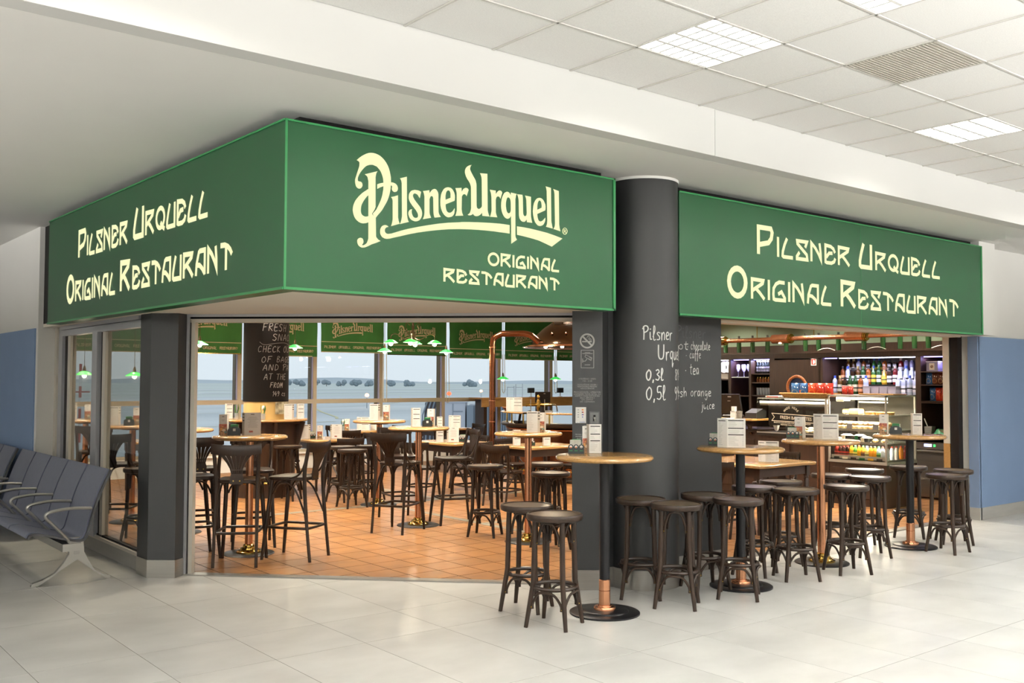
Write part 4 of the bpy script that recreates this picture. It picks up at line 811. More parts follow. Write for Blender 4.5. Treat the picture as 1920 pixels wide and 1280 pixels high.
# ---- bar stools
ST = [
 ((4.42,5.02), 'front stool of the pair left of the nearest high table', .436),
 ((4.575,5.50), 'rear stool of the pair left of the nearest high table', .5),
 ((5.52,5.27), 'stool just right of the nearest table pole, against the column', .75),
 ((5.50,4.89), 'stool in front of the column foot, right of the nearest table', .62),
 ((6.13,5.15), 'stool tucked behind, between the column and the chalked pier', .2),
 ((6.10,4.80), 'stool left of the second black-poled table, its seat over the table foot', .9),
 ((6.93,5.28), 'stool right behind the second black table pole', .3),
 ((7.50,5.42), 'rear stool on the left of the copper-poled table before the right opening', .7),
 ((7.04,4.94), 'front stool on the left of the copper-poled table before the right opening', 1.0),
 ((7.62,4.83), 'front stool on the right of the copper-poled table before the right opening', .55),
 ((8.42,5.50), 'rear stool on the right of the copper-poled table before the right opening', .4),
 ((8.52,5.15), 'front stool left of the farthest black-poled table', .85),
 ((9.20,5.62), 'rear stool left of the farthest black-poled table', .15),
 ((9.30,4.80), 'front stool beside the pole of the farthest black table', .95),
 ((9.88,5.52), 'stool directly behind the farthest black table', .5),
 ((9.86,5.02), 'lone stool at the far right beside the blue wall', .72),
 ((6.33,8.30), 'stool with a lit seat left of the copper table inside the doorway', .6),
 ((6.36,7.28), 'stool touching the edge of the black pier inside the doorway', .9),
 ((7.05,8.15), 'stool behind the one at the pier edge, inside the doorway', .35),
 ((6.38,11.2), 'nearer of the two stools in the middle distance left of the chandelier line', .8),
 ((6.567,11.827), 'farther of the two stools in the middle distance', .5),
 ((6.05,12.38), 'stool under the counter ring of the chalkboard pillar', .7),
 ((6.965,11.74), 'stool behind the fan-backed chair in mid room', .1),
 ((3.35,10.1), 'stool seen through the side glazing beside the black faceted pillar', .4),
]
pS = None
for (x, y), lb_, rz in ST:
    for (tx_, ty_), st_, l2 in HT:                             # a flat side of the stool towards a near table foot
        if math.hypot(tx_-x, ty_-y) < .47: rz = math.atan2(ty_-y, tx_-x)
    lb_ = 'dark '+lb_
    if pS is None: pS = make_stool(lb_); pS.location = (x, y, 0); pS.rotation_euler.z = rz
    else: dup(pS, (x, y, 0), rz, lb_)
# ---- high fan-back chairs
def face(dx, dy): return math.atan2(-dx, dy)
CH = [
 ((3.665,8.43), (.56,.83), 'fan-backed bar chair at the left table, its back towards us'),
 ((4.175,8.37), (-.57,.82), 'fan-backed bar chair turned sideways, right of the left table'),
 ((4.15,9.25), (-.35,-.93), 'bar chair on the far side of the left table, facing us'),
 ((3.42,8.98), (.98,-.15), 'bar chair cut off by the left door jamb'),
 ((3.78,9.75), (.25,.97), 'fan-backed bar chair behind the left door jamb, farther in'),
 ((5.78,9.14), (.87,.49), 'fan-backed bar chair in mid room, its back towards us'),
 ((6.30,9.90), (-.2,-.98), 'bar chair on the far side of the mid-room table'),
 ((6.62,9.27), (-.96,.28), 'bar chair in profile right of the mid-room table'),
 ((3.30,10.75), (.6,.8), 'bar chair behind the side glazing, nearest the black faceted pillar'),
 ((3.62,12.75), (.3,.95), 'bar chair in the left pane of the side glazing'),
]
pC = None
for (x, y), (dx, dy), lb_ in CH:
    rz = face(dx, dy); lb_ = 'dark '+lb_
    if pC is None: pC = make_chair(lb_, .76, 1.075, 'bar_chair', 'chair', 'fan-backed bar chairs'); pC.location = (x, y, 0); pC.rotation_euler.z = rz
    else: dup(pC, (x, y, 0), rz, lb_)
# ---- low tables and chairs
LT = [((7.15,13.45),.8,.95,'oak dining table behind the two mid-distance stools'), ((8.95,15.35),.8,.8,'oak dining table by the windows, left of the small-looking high table'), ((8.35,11.75),.75,1.0,'oak dining table right of the mid-room high table'),
      ((8.86,10.42),1.0,.8,'oak dining table before the copper bar'), ((9.08,6.98),1.05,1.1,'oak dining table inside the right opening'), ((10.6,15.2),.8,.8,'oak dining table at the windows near the jet bridge view'), ((5.0,14.6),.8,.8,'oak dining table at the windows left of the chalkboard pillar')]
for (x, y), sx_, sy_, lb_ in LT: make_low(lb_, sx_, sy_).location = (x, y, 0)
LC = [((7.10,12.75),(0,1),'low chair with its back to us at the table behind the mid-distance stools'), ((7.75,13.45),(-1,0),'low chair right of the table behind the mid-distance stools'), ((6.55,13.55),(1,0),'low chair left of the table behind the mid-distance stools'),
      ((8.33,14.72),(.6,.8),'low chair nearest us at the window table left of the chandelier'), ((8.90,16.0),(0,-1),'low chair against the window left of the chandelier'), ((9.5,15.4),(-1,0),'low chair right of the window table left of the chandelier'),
      ((7.55,11.35),(.85,.5),'low chair seen over the mid-room table, turned to the right'), ((8.9,12.1),(-1,-.1),'low chair at the far side of the table right of the mid-room table'), ((8.10,10.97),(.1,1),'low chair with a broad rail right of the mid-room chair'),
      ((8.10,10.20),(.9,.3),'low fan-backed chair nearest us at the table before the copper bar'), ((8.95,11.0),(0,-1),'low chair on the far side of the table before the copper bar'), ((9.55,10.35),(-1,0),'low chair right of the table before the copper bar'),
      ((8.42,6.75),(1,.1),'low chair inside the right opening, beside the pier edge'), ((8.7,7.75),(.2,-1),'low chair on the far side of the table inside the right opening'), ((9.75,7.15),(-1,-.1),'low fan-backed chair right of the table inside the right opening'),
      ((10.2,14.6),(.5,.85),'low chair at the window table near the jet bridge view'), ((11.2,15.2),(-1,0),'low chair right of the window table near the jet bridge view'), ((5.0,13.9),(0,1),'low chair at the window table left of the pillar')]
pL_ = None
for (x, y), (dx, dy), lb_ in LC:
    rz = face(dx, dy); lb_ = 'dark '+lb_
    if pL_ is None: pL_ = make_chair(lb_, .455, .80, 'dining_chair', 'chair', 'low fan-backed dining chairs'); pL_.location = (x, y, 0); pL_.rotation_euler.z = rz
    else: dup(pL_, (x, y, 0), rz, lb_)
# ================================================================ WINDOW WALL, OUTSIDE
MX = [4.24, 5.72, 7.185, 8.67, 10.11, 11.60, 13.06, 14.55, 16.0, 17.2]
YW = 16.65
b = MB(); b.b2(2.86, 17.3, 16.60, 16.85, -.05, .30); b.b2(2.86, 17.3, 16.56, 16.62, .28, .31); struct('wall_window_sill', b, 'plaster')
b = MB(); b.b2(2.86, 17.3, 16.60, 16.85, 2.95, 3.2); struct('wall_window_head', b, 'plaster')
b = MB(); b.b2(17.2, 17.35, 5.8, 16.9, -.05, 3.2); struct('wall_bar.001', b, 'sage')
b = MB(); b.b2(14.1, 17.3, 11.2, 11.35, -.05, 3.2); struct('wall_bar.002', b, 'sage')
b = MB(); b.b2(14.2, 17.3, 5.95, 16.9, 3.10, 3.2); struct('ceiling.004', b, 'inner_ceiling')
mat('frame_beige', 'b9ad97', .5); mat('frame_cool', 'b3b0cf', .5)
def mull(name, x, parent, z0=.3, z1=2.95):
    q = MB(); q.b2(-.035,.035,-.01,.16,z0,z1,0); q.b2(-.050,-.035,.0,.17,z0,z1,1); q.b2(-.058,-.050,.05,.17,z0,z1,2)
    return part(name, q, ['frame_beige','frame_cool','lead_metal'], parent, (x, YW, 0), smooth=False)
xs = [2.9]+MX
for k in range(len(xs)-1):
    Wn = bpy.data.objects.new('window_%d' % (k+2), None); COL.objects.link(Wn); Wn['kind'] = 'structure'
    x0, x1 = xs[k]+.035, xs[k+1]-.035
    mull('mullion', xs[k+1], Wn)
    q = MB(); q.b2(x0, x1, YW-.012, YW+.10, 1.200, 1.278); part('transom', q, 'frame_beige', Wn, smooth=False)
    q = MB(); q.b2(x0, x1, YW-.005, YW+.10, .30, .36); part('bottom_rail', q, 'frame_beige', Wn, smooth=False)
    for z0, z1 in ((.36,1.2),(1.278,2.95)):
        q = MB(); q.b2(x0, x1, YW+.045, YW+.055, z0, z1); part('pane', q, 'pane_glass', Wn, smooth=False)
# blinds
BB = [2.09, 2.088, 2.068, 2.159, 2.135, 2.094, 2.084, 2.09]
bl_lab = ['seen through the side glazing', 'at the left doorway edge behind a pendant', 'partly behind the chalkboard pillar', 'in the centre with its logo fully clear', 'behind the chandelier', 'left of the copper pipe bend', 'behind the copper pipe and hood rim', 'under the copper hood beside the black pier']
lg = MB()
for k in range(19):
    if k < 18 or k == 18: logo_poly(lg, k, lambda u, v: (u/1.813*.92, 0, v/1.813*.92))
lg = lg.mesh('logo_print', 'blind_print', False)
tx = MB(); pl_ = Placer(lambda u, v: (u, 0, v), None)
class Acc:
    def __init__(s, mb, fn): s.mb = mb; s.fn = fn
    def __call__(s, m2): s.mb.add(m2.v, m2.f)
ac = Acc(tx, lambda u, v: (u, 0, v))
for wd, u0, u1 in (('PILSNER',0,.25),('URQUELL',.30,.56),('ORIGINAL',.61,.86),('RESTAURANT',.91,1.24)): art_word(wd, u0, u1, 0, .052, .009, ac)
tx = tx.mesh('text_print', 'blind_print', False)
for k in range(8):
    x0, x1 = MX[k]+.035, MX[k+1]-.035; zb = BB[k]; yb = 16.50
    t = thing('roller_blind', 'green printed roller blind '+bl_lab[k], 'blind', ((x0+x1)/2, yb, zb), 0, 'green blinds along the window wall'); w2 = (x1-x0)/2
    b = MB(); b.grid(lambda u, v: (lerp(-w2,w2,u)*(1-.012*(1-v)), .010*math.sin(u*9+k)*(1-v)+.004*math.sin(v*14+k*2), v*(3.08-zb)), 25, 14); CL = part('cloth', b, 'blind_green', t)
    b = MB(); b.box((0,-.004,.008),(2*w2-.03,.014,.016)); part('hem_bar', b, 'brass' if k % 3 == 1 else 'blind_print', t, smooth=False)
    b = MB(); b.box((0,-.016,.198),(2*w2-.02,.004,.014)); part('stripe', b, 'blind_print', CL, smooth=False)
    link('logo_print', lg, CL, (-.46, -.018, (.35,.35,.33,.265,.28,.285,.30,.30)[k])); link('text_print', tx, CL, (-.62, -.018, .075))
    if k in (3, 4, 5, 6):
        b = MB(); xx = w2-.02; dz_ = -.95 if k < 5 else -.72; b.tube(bez([(xx,-.03,.1),(xx,-.03,-.4),(xx+.005,-.03,dz_+.07),(xx+.04,-.03,dz_),(xx+.075,-.03,dz_+.07),(xx+.07,-.03,-.4),(xx+.06,-.03,.1)], 4), .007, 6); part('pull_cord', b, 'blind_print', t)
# wooden window ledge at the right
t = thing('window_counter', 'oak window counter with a deep front board behind the round copper bar', 'counter')
b = MB(); b.b2(12.2, 17.1, 16.12, 16.58, 1.25, 1.285); part('top', b, 'wood_oak', t, smooth=False); b = MB(); b.b2(12.22, 17.1, 16.15, 16.18, 1.09, 1.249); part('front_board', b, 'wood_oak', t, smooth=False)
for x in (12.35, 14.0, 15.8):
    b = MB(); b.b2(x-.04, x+.04, 16.2, 16.5, 0, 1.249); part('leg', b, 'wood_panel_dark', t, smooth=False)
for x, lb_ in ((13.75,'left'),(14.6,'right')):
    t = thing('display_box', 'small dark box on the window counter, %s of the two' % lb_, 'box', (x,16.40,1.285)); b = MB(); b.box((0,0,.14),(.16,.05,.11)); part('case', b, 'seat_edge', t, smooth=False); b = MB(); b.lathe([(.045,0),(.045,.008),(.012,.012),(.012,.09)],12); part('foot', b, 'alu', t)
# outside ground
mat('apron', 'd3d9da', .85, noise=((.004,.03,1), .16, 4), col2='dfe3e3'); mat('apron_line', 'd9d2a8', .8); mat('field', 'ced5d0', .9, noise=((.003,.02,1), .1, 4)); mat('hills', 'c2cbd0', 1.0, noise=(.01,.05,3)); mat('tree_hazed', '93a0a8', 1.0, noise=(.6,.18,4)); mat('bark_far','6f6a66',1.0)  # tree crowns paled to blue-grey: distance haze painted into their colour
b = MB(); b.add([(-600,16.9,-4.5),(1600,16.9,-4.5),(1600,330,-4.5),(-600,330,-4.5)],[(0,1,2,3)]); o = struct('floor_apron', b, 'apron')
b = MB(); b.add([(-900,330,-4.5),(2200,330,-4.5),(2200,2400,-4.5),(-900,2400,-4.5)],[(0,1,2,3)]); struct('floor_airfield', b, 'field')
b = MB()
for y0, y1 in ((400,425),(520,560)): b.add([(-900,y0,-4.45),(2200,y0,-4.45),(2200,y1,-4.45),(-900,y1,-4.45)],[(0,1,2,3)])
struct('trim_9', b, 'apron')
def stripe(pts, wd, name):
    q = MB(); ribbon(q, pts, wd, lambda u, v: (u, v, -4.46)); struct(name, q, 'apron_line')
stripe([(98.8,189.8),(88,166),(78,142),(75,136.7),(80,120)], .5, 'trim_10'); stripe([(98.8,189.8),(125,205),(152,237),(190,300)], .35, 'trim_11'); stripe([(60,170),(90,176),(140,180)], .3, 'trim_12'); stripe([(40,120),(70,128)], .5, 'trim_13')
b = MB()
N = 60
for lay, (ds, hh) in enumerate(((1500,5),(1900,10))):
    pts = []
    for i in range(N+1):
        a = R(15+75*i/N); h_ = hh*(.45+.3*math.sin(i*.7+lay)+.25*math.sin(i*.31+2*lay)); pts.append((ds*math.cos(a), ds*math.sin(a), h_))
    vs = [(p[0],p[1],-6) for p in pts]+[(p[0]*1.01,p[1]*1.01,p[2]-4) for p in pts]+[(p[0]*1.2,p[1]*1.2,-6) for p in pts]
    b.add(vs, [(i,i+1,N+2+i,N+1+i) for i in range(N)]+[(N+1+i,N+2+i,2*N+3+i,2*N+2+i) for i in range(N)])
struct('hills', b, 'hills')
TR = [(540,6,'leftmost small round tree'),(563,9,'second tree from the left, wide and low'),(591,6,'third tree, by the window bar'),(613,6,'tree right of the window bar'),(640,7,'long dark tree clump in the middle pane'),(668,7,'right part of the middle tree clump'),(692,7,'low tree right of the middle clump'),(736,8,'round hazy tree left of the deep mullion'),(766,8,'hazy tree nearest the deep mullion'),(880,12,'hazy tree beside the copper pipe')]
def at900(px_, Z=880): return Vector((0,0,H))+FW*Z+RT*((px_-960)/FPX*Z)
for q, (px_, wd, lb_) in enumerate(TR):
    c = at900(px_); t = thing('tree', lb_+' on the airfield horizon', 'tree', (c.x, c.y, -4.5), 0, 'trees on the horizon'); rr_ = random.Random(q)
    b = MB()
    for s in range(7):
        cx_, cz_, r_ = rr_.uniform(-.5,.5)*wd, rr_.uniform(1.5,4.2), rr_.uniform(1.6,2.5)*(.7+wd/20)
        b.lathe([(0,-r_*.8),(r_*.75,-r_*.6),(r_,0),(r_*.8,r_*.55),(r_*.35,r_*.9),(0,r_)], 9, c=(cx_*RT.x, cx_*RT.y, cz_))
    part('crown', b, 'tree_hazed', t); b = MB(); b.lathe([(.35,0),(.25,2.2)], 6); part('trunk', b, 'bark_far', t)
# mast
t = thing('antenna_mast', 'thin red and white striped mast outside the left pane', 'mast', (19.97,73.9,-4.5))
mat('mast_red','b0483c',.7); mat('mast_white','e2e2e0',.7)
for q in range(9):
    b = MB(); b.lathe([(.10,0),(.10,.80)], 8); part('mast_band', b, 'mast_red' if q % 2 == 0 else 'mast_white', t, (0,0,q*.80))
b = MB(); b.box((0,0,5.2),(1.3,.06,.10)); part('cross_arm', b, 'mast_red', t, smooth=False)
# jet bridge
mat('jet_white','c9cbd4',.6); mat('jet_corr','8e98a4',.5,.3); mat('jet_bellows','5a5458',.8)
ang = math.atan2(RT.y, RT.x)
o_ = Vector((0,0,H))+FW*60+RT*((850-960)/FPX*60); JB = thing('jet_bridge', 'grey boarding bridge with a white cabin and ribbed tunnel outside the right panes', 'boarding bridge', (o_.x, o_.y, -4.5), ang)
b = MB(); b.b2(-.55,.75,0,3,1.0,4.78); b.b2(-.75,.9,-.1,3.1,4.78,4.86); part('cabin', b, 'jet_white', JB, smooth=False)
b = MB(); b.b2(-.02,.02,-.03,.0,1.0,4.7); b.b2(-.02,.6,-.04,0,4.2,4.25); part('cabin_joint', b, 'jet_corr', JB, smooth=False)
b = MB(); b.prism([(-1.95,.6),(-1.7,4.75),(-1.3,4.9),(-.6,4.85),(-.6,.6)], 0, 2.6, mx=Matrix(((1,0,0,0),(0,0,1,0),(0,1,0,0),(0,0,0,1)))); part('bellows', b, 'jet_bellows', JB, smooth=False)
for q in range(4):
    b = MB(); b.tube([(-1.95+.25*q,-.05,.9),(-1.85+.25*q,-.05,4.0),(-1.55+.22*q,-.05,4.85)], .05, 6); part('bellows_rib', b, 'jet_corr', JB)
b = MB(); b.b2(.95,3.6,.2,3,.4,4.6); b.b2(.85,1.25,-.15,.1,.2,4.6); part('tunnel', b, 'jet_corr', JB, smooth=False)
for q in range(16):
    b = MB(); b.prism([(0,0),(.05,-.08),(.09,-.08),(.14,0)], .5, 4.5); part('rib', b, 'jet_corr', JB, (1.35+q*.14,.2,0), smooth=False)
b = MB(); b.b2(-.3,.3,1.2,1.8,0,1.0); b.b2(2.0,2.6,1.2,1.8,0,.4); part('support', b, 'jet_corr', JB, smooth=False)
# stair frames, runway lights
t = thing('stair_frame', 'thin metal hand-rail frames outside behind the taps', 'frame', (17.66,21.77,-4.5), ang)
for x0 in (-.24, .0):
    b = MB(); b.tube([(x0,0,0),(x0+.02,0,6.03+x0*.3),(x0+.21,0,6.05+x0*.3),(x0+.23,0,0)], .012, 5); b.tube([(x0+.02,0,5.94),(x0+.21,0,5.94)], .01, 5); part('rail', b, 'alu', t)
mat('lamp_orange','ffb070',.5,emit=('ffa860',9.0)); mat('lamp_red','ff5030',.5,emit=('ff4a2a',4.0))
for px_, py_, Z, mm, lb_ in ((902,733,300,'lamp_orange','orange light out on the airfield right of the copper pipe'),(842,738,200,'lamp_red','red light out on the airfield left of the copper pipe'),(688,741,210,'lamp_orange','small orange light on the taxiway in the centre pane')):
    c = Vector((0,0,H))+FW*Z+RT*((px_-960)/FPX*Z)+UP*((640-py_)/FPX*Z); t = thing('field_light', lb_, 'light', (c.x,c.y,-4.5))
    b = MB(); b.lathe([(.10,0),(.06,c.z+4.2)], 6); part('post', b, 'jet_corr', t); b = MB(); b.lathe([(0,-.35),(.4,-.2),(.45,.1),(.3,.35),(0,.45)], 10, c=(0,0,c.z+4.5)); part('lens', b, mm, t)

# ================================================================ LAMPS INSIDE
def make_pendant(label, drop):
    t = thing('pendant_lamp', label, 'lamp', (0,0,0), 0, 'green-shaded pendant lamps')
    b = MB(); b.tube([(0,0,.10),(0,0,drop)], .004, 6); part('cord', b, 'lead_metal', t)
    b = MB(); b.lathe([(.0,.13),(.012,.125),(.016,.10),(.022,.085),(.022,.055),(.034,.05)], 14); so = part('socket', b, 'lead_metal', t)
    b = MB(); b.lathe([(.030,.055),(.060,.042),(.122,.003),(.126,-.002)], 28); sh_ = part('shade', b, 'shade_green', t)
    b = MB(); b.lathe([(.028,.050),(.058,.037),(.120,-.001),(.125,-.003)], 28); part('shade_lining', b, 'shade_white', sh_)
    b = MB(); b.lathe([(0,-.040),(.020,-.034),(.030,-.015),(.026,.005),(.014,.03),(.012,.045)], 14); part('bulb', b, 'bulb', so)
    return t
def lamp_light(x, y, z, pw, col=(1,.86,.62), r=.04):
    l = bpy.data.lights.new('lamp_glow', 'POINT'); l.energy = pw; l.color = col; l.shadow_soft_size = r
    o = bpy.data.objects.new('lamp_glow', l); COL.objects.link(o); o.location = (x,y,z); return o
PN = [((5.62,14.5),2.17,'over the left doorway edge'),((7.19,14.5),2.155,'just right of the chalkboard pillar'),((8.87,14.5),2.135,'between the centre blind and the chandelier'),((10.16,14.5),2.14,'right of the chandelier'),((12.18,15.4),1.665,'hanging low right of the copper pipe'),((13.58,15.4),1.665,'hanging low beside the black pier'),((3.86,14.1),1.70,'hanging low in the left pane of the side glazing'),((4.50,14.0),1.69,'hanging low in the right pane of the side glazing')]
pp = {}
for (x, y), z, lb_ in PN:
    lb_ = 'green-shaded pendant lamp '+lb_; dr = round(3.10-z, 1)
    if dr not in pp: pp[dr] = make_pendant(lb_, 3.10-z); pp[dr].location = (x,y,z); o = pp[dr]
    else: o = dup(pp[dr], (x,y,z), 0, lb_)
    lamp_light(x, y, z-.06, 9)
t = thing('chandelier', 'four-armed chandelier with green shades and scrolled metalwork', 'chandelier', (9.12,14.0,2.27))
b = MB(); b.tube([(0,0,.10),(0,0,.83)], .010, 8); b.lathe([(0,.02),(.03,.04),(.02,.10),(.045,.16),(.015,.22),(.03,.28),(.01,.34)], 12); part('stem', b, 'lead_metal', t)
cx = MB(); cx.lathe([(.030,.055),(.060,.042),(.118,.003),(.122,-.002)], 24); cx = cx.mesh('shade', 'shade_green'); cl_ = MB(); cl_.lathe([(.028,.050),(.058,.037),(.116,-.001),(.121,-.003)], 24); cl_ = cl_.mesh('shade_lining', 'shade_white')
cb = MB(); cb.lathe([(0,-.05),(.026,-.042),(.038,-.018),(.030,.005),(.014,.03)], 14); cb = cb.mesh('bulb', 'bulb')
for q, a in enumerate((R(-39+20), R(51), R(141+20), R(231))):
    d = Vector((math.cos(a), math.sin(a), 0)); b = MB(); b.tube(bez([(0,0,.12),tuple(d*.12+Vector((0,0,.06))),tuple(d*.28+Vector((0,0,.15))),tuple(d*.37+Vector((0,0,.13))),tuple(d*.38+Vector((0,0,.06)))], 5), .008, 7)
    b.tube(bez([tuple(d*.05+Vector((0,0,.30))),tuple(d*.11+Vector((0,0,.34))),tuple(d*.12+Vector((0,0,.22))),tuple(d*.03+Vector((0,0,.12)))], 4), .007, 6); part('arm', b, 'lead_metal', t)
    link('shade', cx, t, tuple(d*.38)); link('shade_lining', cl_, t, tuple(d*.38)); link('bulb', cb, t, tuple(d*.38))
lamp_light(9.12, 14.0, 2.14, 22)
# added downlights to brighten the restaurant, unseen in its ceiling
dlh = MB(); dlh.lathe([(.10,0),(.085,.004),(.08,.03)], 20); dlh = dlh.mesh('bezel', 'alu')
dll = MB(); dll.disc((0,0,.012), .079, 0, 20, n=(0,0,-1)); mat('added_down_lens','fff3dc',.5,emit=('fff0d8',8.0)); dll = dll.mesh('lens', 'added_down_lens')
n_d = 0
for x in (3.6, 4.6, 6.0, 7.8, 9.6, 11.4, 12.9):
    for y in (7.2, 8.9, 10.8, 12.7, 14.6):
        if x+y < 12.6 or (x > 11 and y > 14) or (x > 12 and y > 12): continue
        n_d += 1; t = thing('added_downlight', 'added fill light, unseen in the restaurant ceiling above the header, %s row, %s column' % (ORD[(3.6,4.6,6.0,7.8,9.6,11.4,12.9).index(x)], ORD[(7.2,8.9,10.8,12.7,14.6).index(y)]), 'added_downlight', (x,y,3.085), 0, 'added restaurant downlights'); link('bezel', dlh, t); link('lens', dll, t)
        l = bpy.data.lights.new('added_down_glow', 'AREA'); l.shape = 'DISK'; l.size = .22; l.energy = ADDED_DOWN_W; l.color = (1,.90,.74); l.spread = R(130)
        o = bpy.data.objects.new('added_down_glow', l); COL.objects.link(o); o.location = (x,y,3.075)

# ================================================================ CHALKBOARD PILLAR WITH COUNTER RING
PC = Vector((6.05,13.10,0)); PRd = .305
t = thing('chalkboard_pillar', 'round pillar with a black chalkboard wrap reading fresh snacks, inside by the windows', 'pillar', tuple(PC))
mat('maple','d9b876',.4,noise=((8,8,2),.1,3)); mat('pillar_photo','9a8f72',.6,noise=(14,.5,5),col2='d8d0b0')
b = MB(); b.lathe([(PRd,0),(PRd,3.1)], 40); part('core', b, 'maple', t)
b = MB(); b.lathe([(PRd+.012,1.335),(PRd+.012,2.475)], 40); b.lathe([(PRd,1.335),(PRd+.012,1.335)], 40); b.lathe([(PRd+.012,2.475),(PRd,2.475)], 40); mat('chalkboard_black','141212',.7,spec=.15); part('chalkboard', b, 'chalkboard_black', t)
pdir = Vector((-PC.x,-PC.y,0)).normalized(); pr_ = (TXA-pdir*TXA.dot(pdir)).normalized()
def fB(u, v):
    a = u/PRd; d = pdir*math.cos(a)+pr_*math.sin(a); return tuple(d*(PRd+.0135)+Vector((0,0,v)))
mat('chalk_dim','8f8c88',.9)
b = MB()
for s, u0, u1, z, xh, wd in (('FRESH',-.06,.30,2.325,.066,.008),('SNACK',.075,.46,2.195,.06,.008),('CHECK OUR',-.115,.46,2.03,.056,.007),('OF BAGEL',-.065,.46,1.89,.052,.007),('AND PAN',-.045,.46,1.775,.052,.007),('AT THE',-.03,.30,1.645,.052,.006),('FROM',.05,.24,1.535,.044,.009),('149 czk',.085,.33,1.415,.044,.007)):
    chalk(s.replace('z','s'), u0, u1, z, xh, wd, fB, b, slant=.12)
ribbon(b, [(p.x,p.y) for p in bez([(-.09,2.17,0),(-.02,2.13,0),(.14,2.155,0),(.30,2.16,0),(.44,2.12,0)],5)], .004, fB)
part('chalk_writing', b, 'chalk_dim', t, smooth=False)
b = MB()
for q in range(8): 
    a0 = .13+q*.04; a1 = a0+.04; b.add([fB(a0,1.16),fB(a1,1.16),fB(a1,1.33),fB(a0,1.33)],[(0,1,2,3)])
part('photo_print', b, 'pillar_photo', t, smooth=False)
t = thing('pillar_counter', 'dark wood counter ring around the chalkboard pillar on curved brackets', 'counter', tuple(PC))
b = MB(); b.lathe([(.31,1.055),(.57,1.055),(.588,1.062),(.592,1.075),(.586,1.09),(.31,1.09)], 48); part('top', b, 'wood_oak', t)
b = MB(); b.lathe([(.31,1.02),(.50,1.02),(.50,1.054)], 40); part('skirt', b, 'wood_panel_dark', t)
b = MB(); b.lathe([(.42,.0),(.42,.62),(.44,.66),(.44,1.02)], 32); part('drum', b, 'wood_panel_dark', t)
for q in range(6):
    a = q*PI/3+.35; b = MB(); b.prism([(.42,.50),(.45,.62),(.50,.78),(.57,1.05),(.42,1.05)], -.02, .02, mx=Matrix(((math.cos(a),0,-math.sin(a),0),(math.sin(a),0,math.cos(a),0),(0,1,0,0),(0,0,0,1)))); part('bracket', b, 'wood_panel_dark', t, smooth=False)
b = MB(); b.tube([(.50*math.cos(a*PI/16),.50*math.sin(a*PI/16),.22) for a in range(32)], .018, 8, closed=True)
for q in range(6):
    a = q*PI/3; b.tube([(.42*math.cos(a),.42*math.sin(a),.22),(.50*math.cos(a),.50*math.sin(a),.22)], .010, 6)
part('foot_rail', b, 'brass', t)

# ================================================================ TABLE-TOP THINGS
def towards(x, y): return math.atan2(-x, y)
def panel(b, x0, y0, x1, y1, h, th=.0018, lean=.0, m=0):
    d = Vector((x1-x0,y1-y0,0)).normalized(); n = Vector((d.y,-d.x,0)); vs = []
    for o in (0, th):
        for (x, y, z) in ((x0,y0,0),(x1,y1,0),(x1,y1,h),(x0,y0,h)): vs.append(Vector((x,y,z))-n*o+Vector((0,lean*z/h,0)))
    b.add(vs, [(0,1,2,3),(7,6,5,4),(0,4,5,1),(1,5,6,2),(2,6,7,3),(3,7,4,0)], m)
def on_panel(x0, y0, x1, y1, h, lean=0.0):
    d = Vector((x1-x0,y1-y0,0)); n = Vector((d.y,-d.x,0)).normalized()
    return lambda u, v: tuple(Vector((x0,y0,0))+d*u+n*.0008+Vector((0,lean*v,v*h)))
def rect(b, fn, u0, u1, v0, v1, m=0): b.add([fn(u0,v0),fn(u1,v0),fn(u1,v1),fn(u0,v1)],[(0,1,2,3)],m)
MENUS = {}
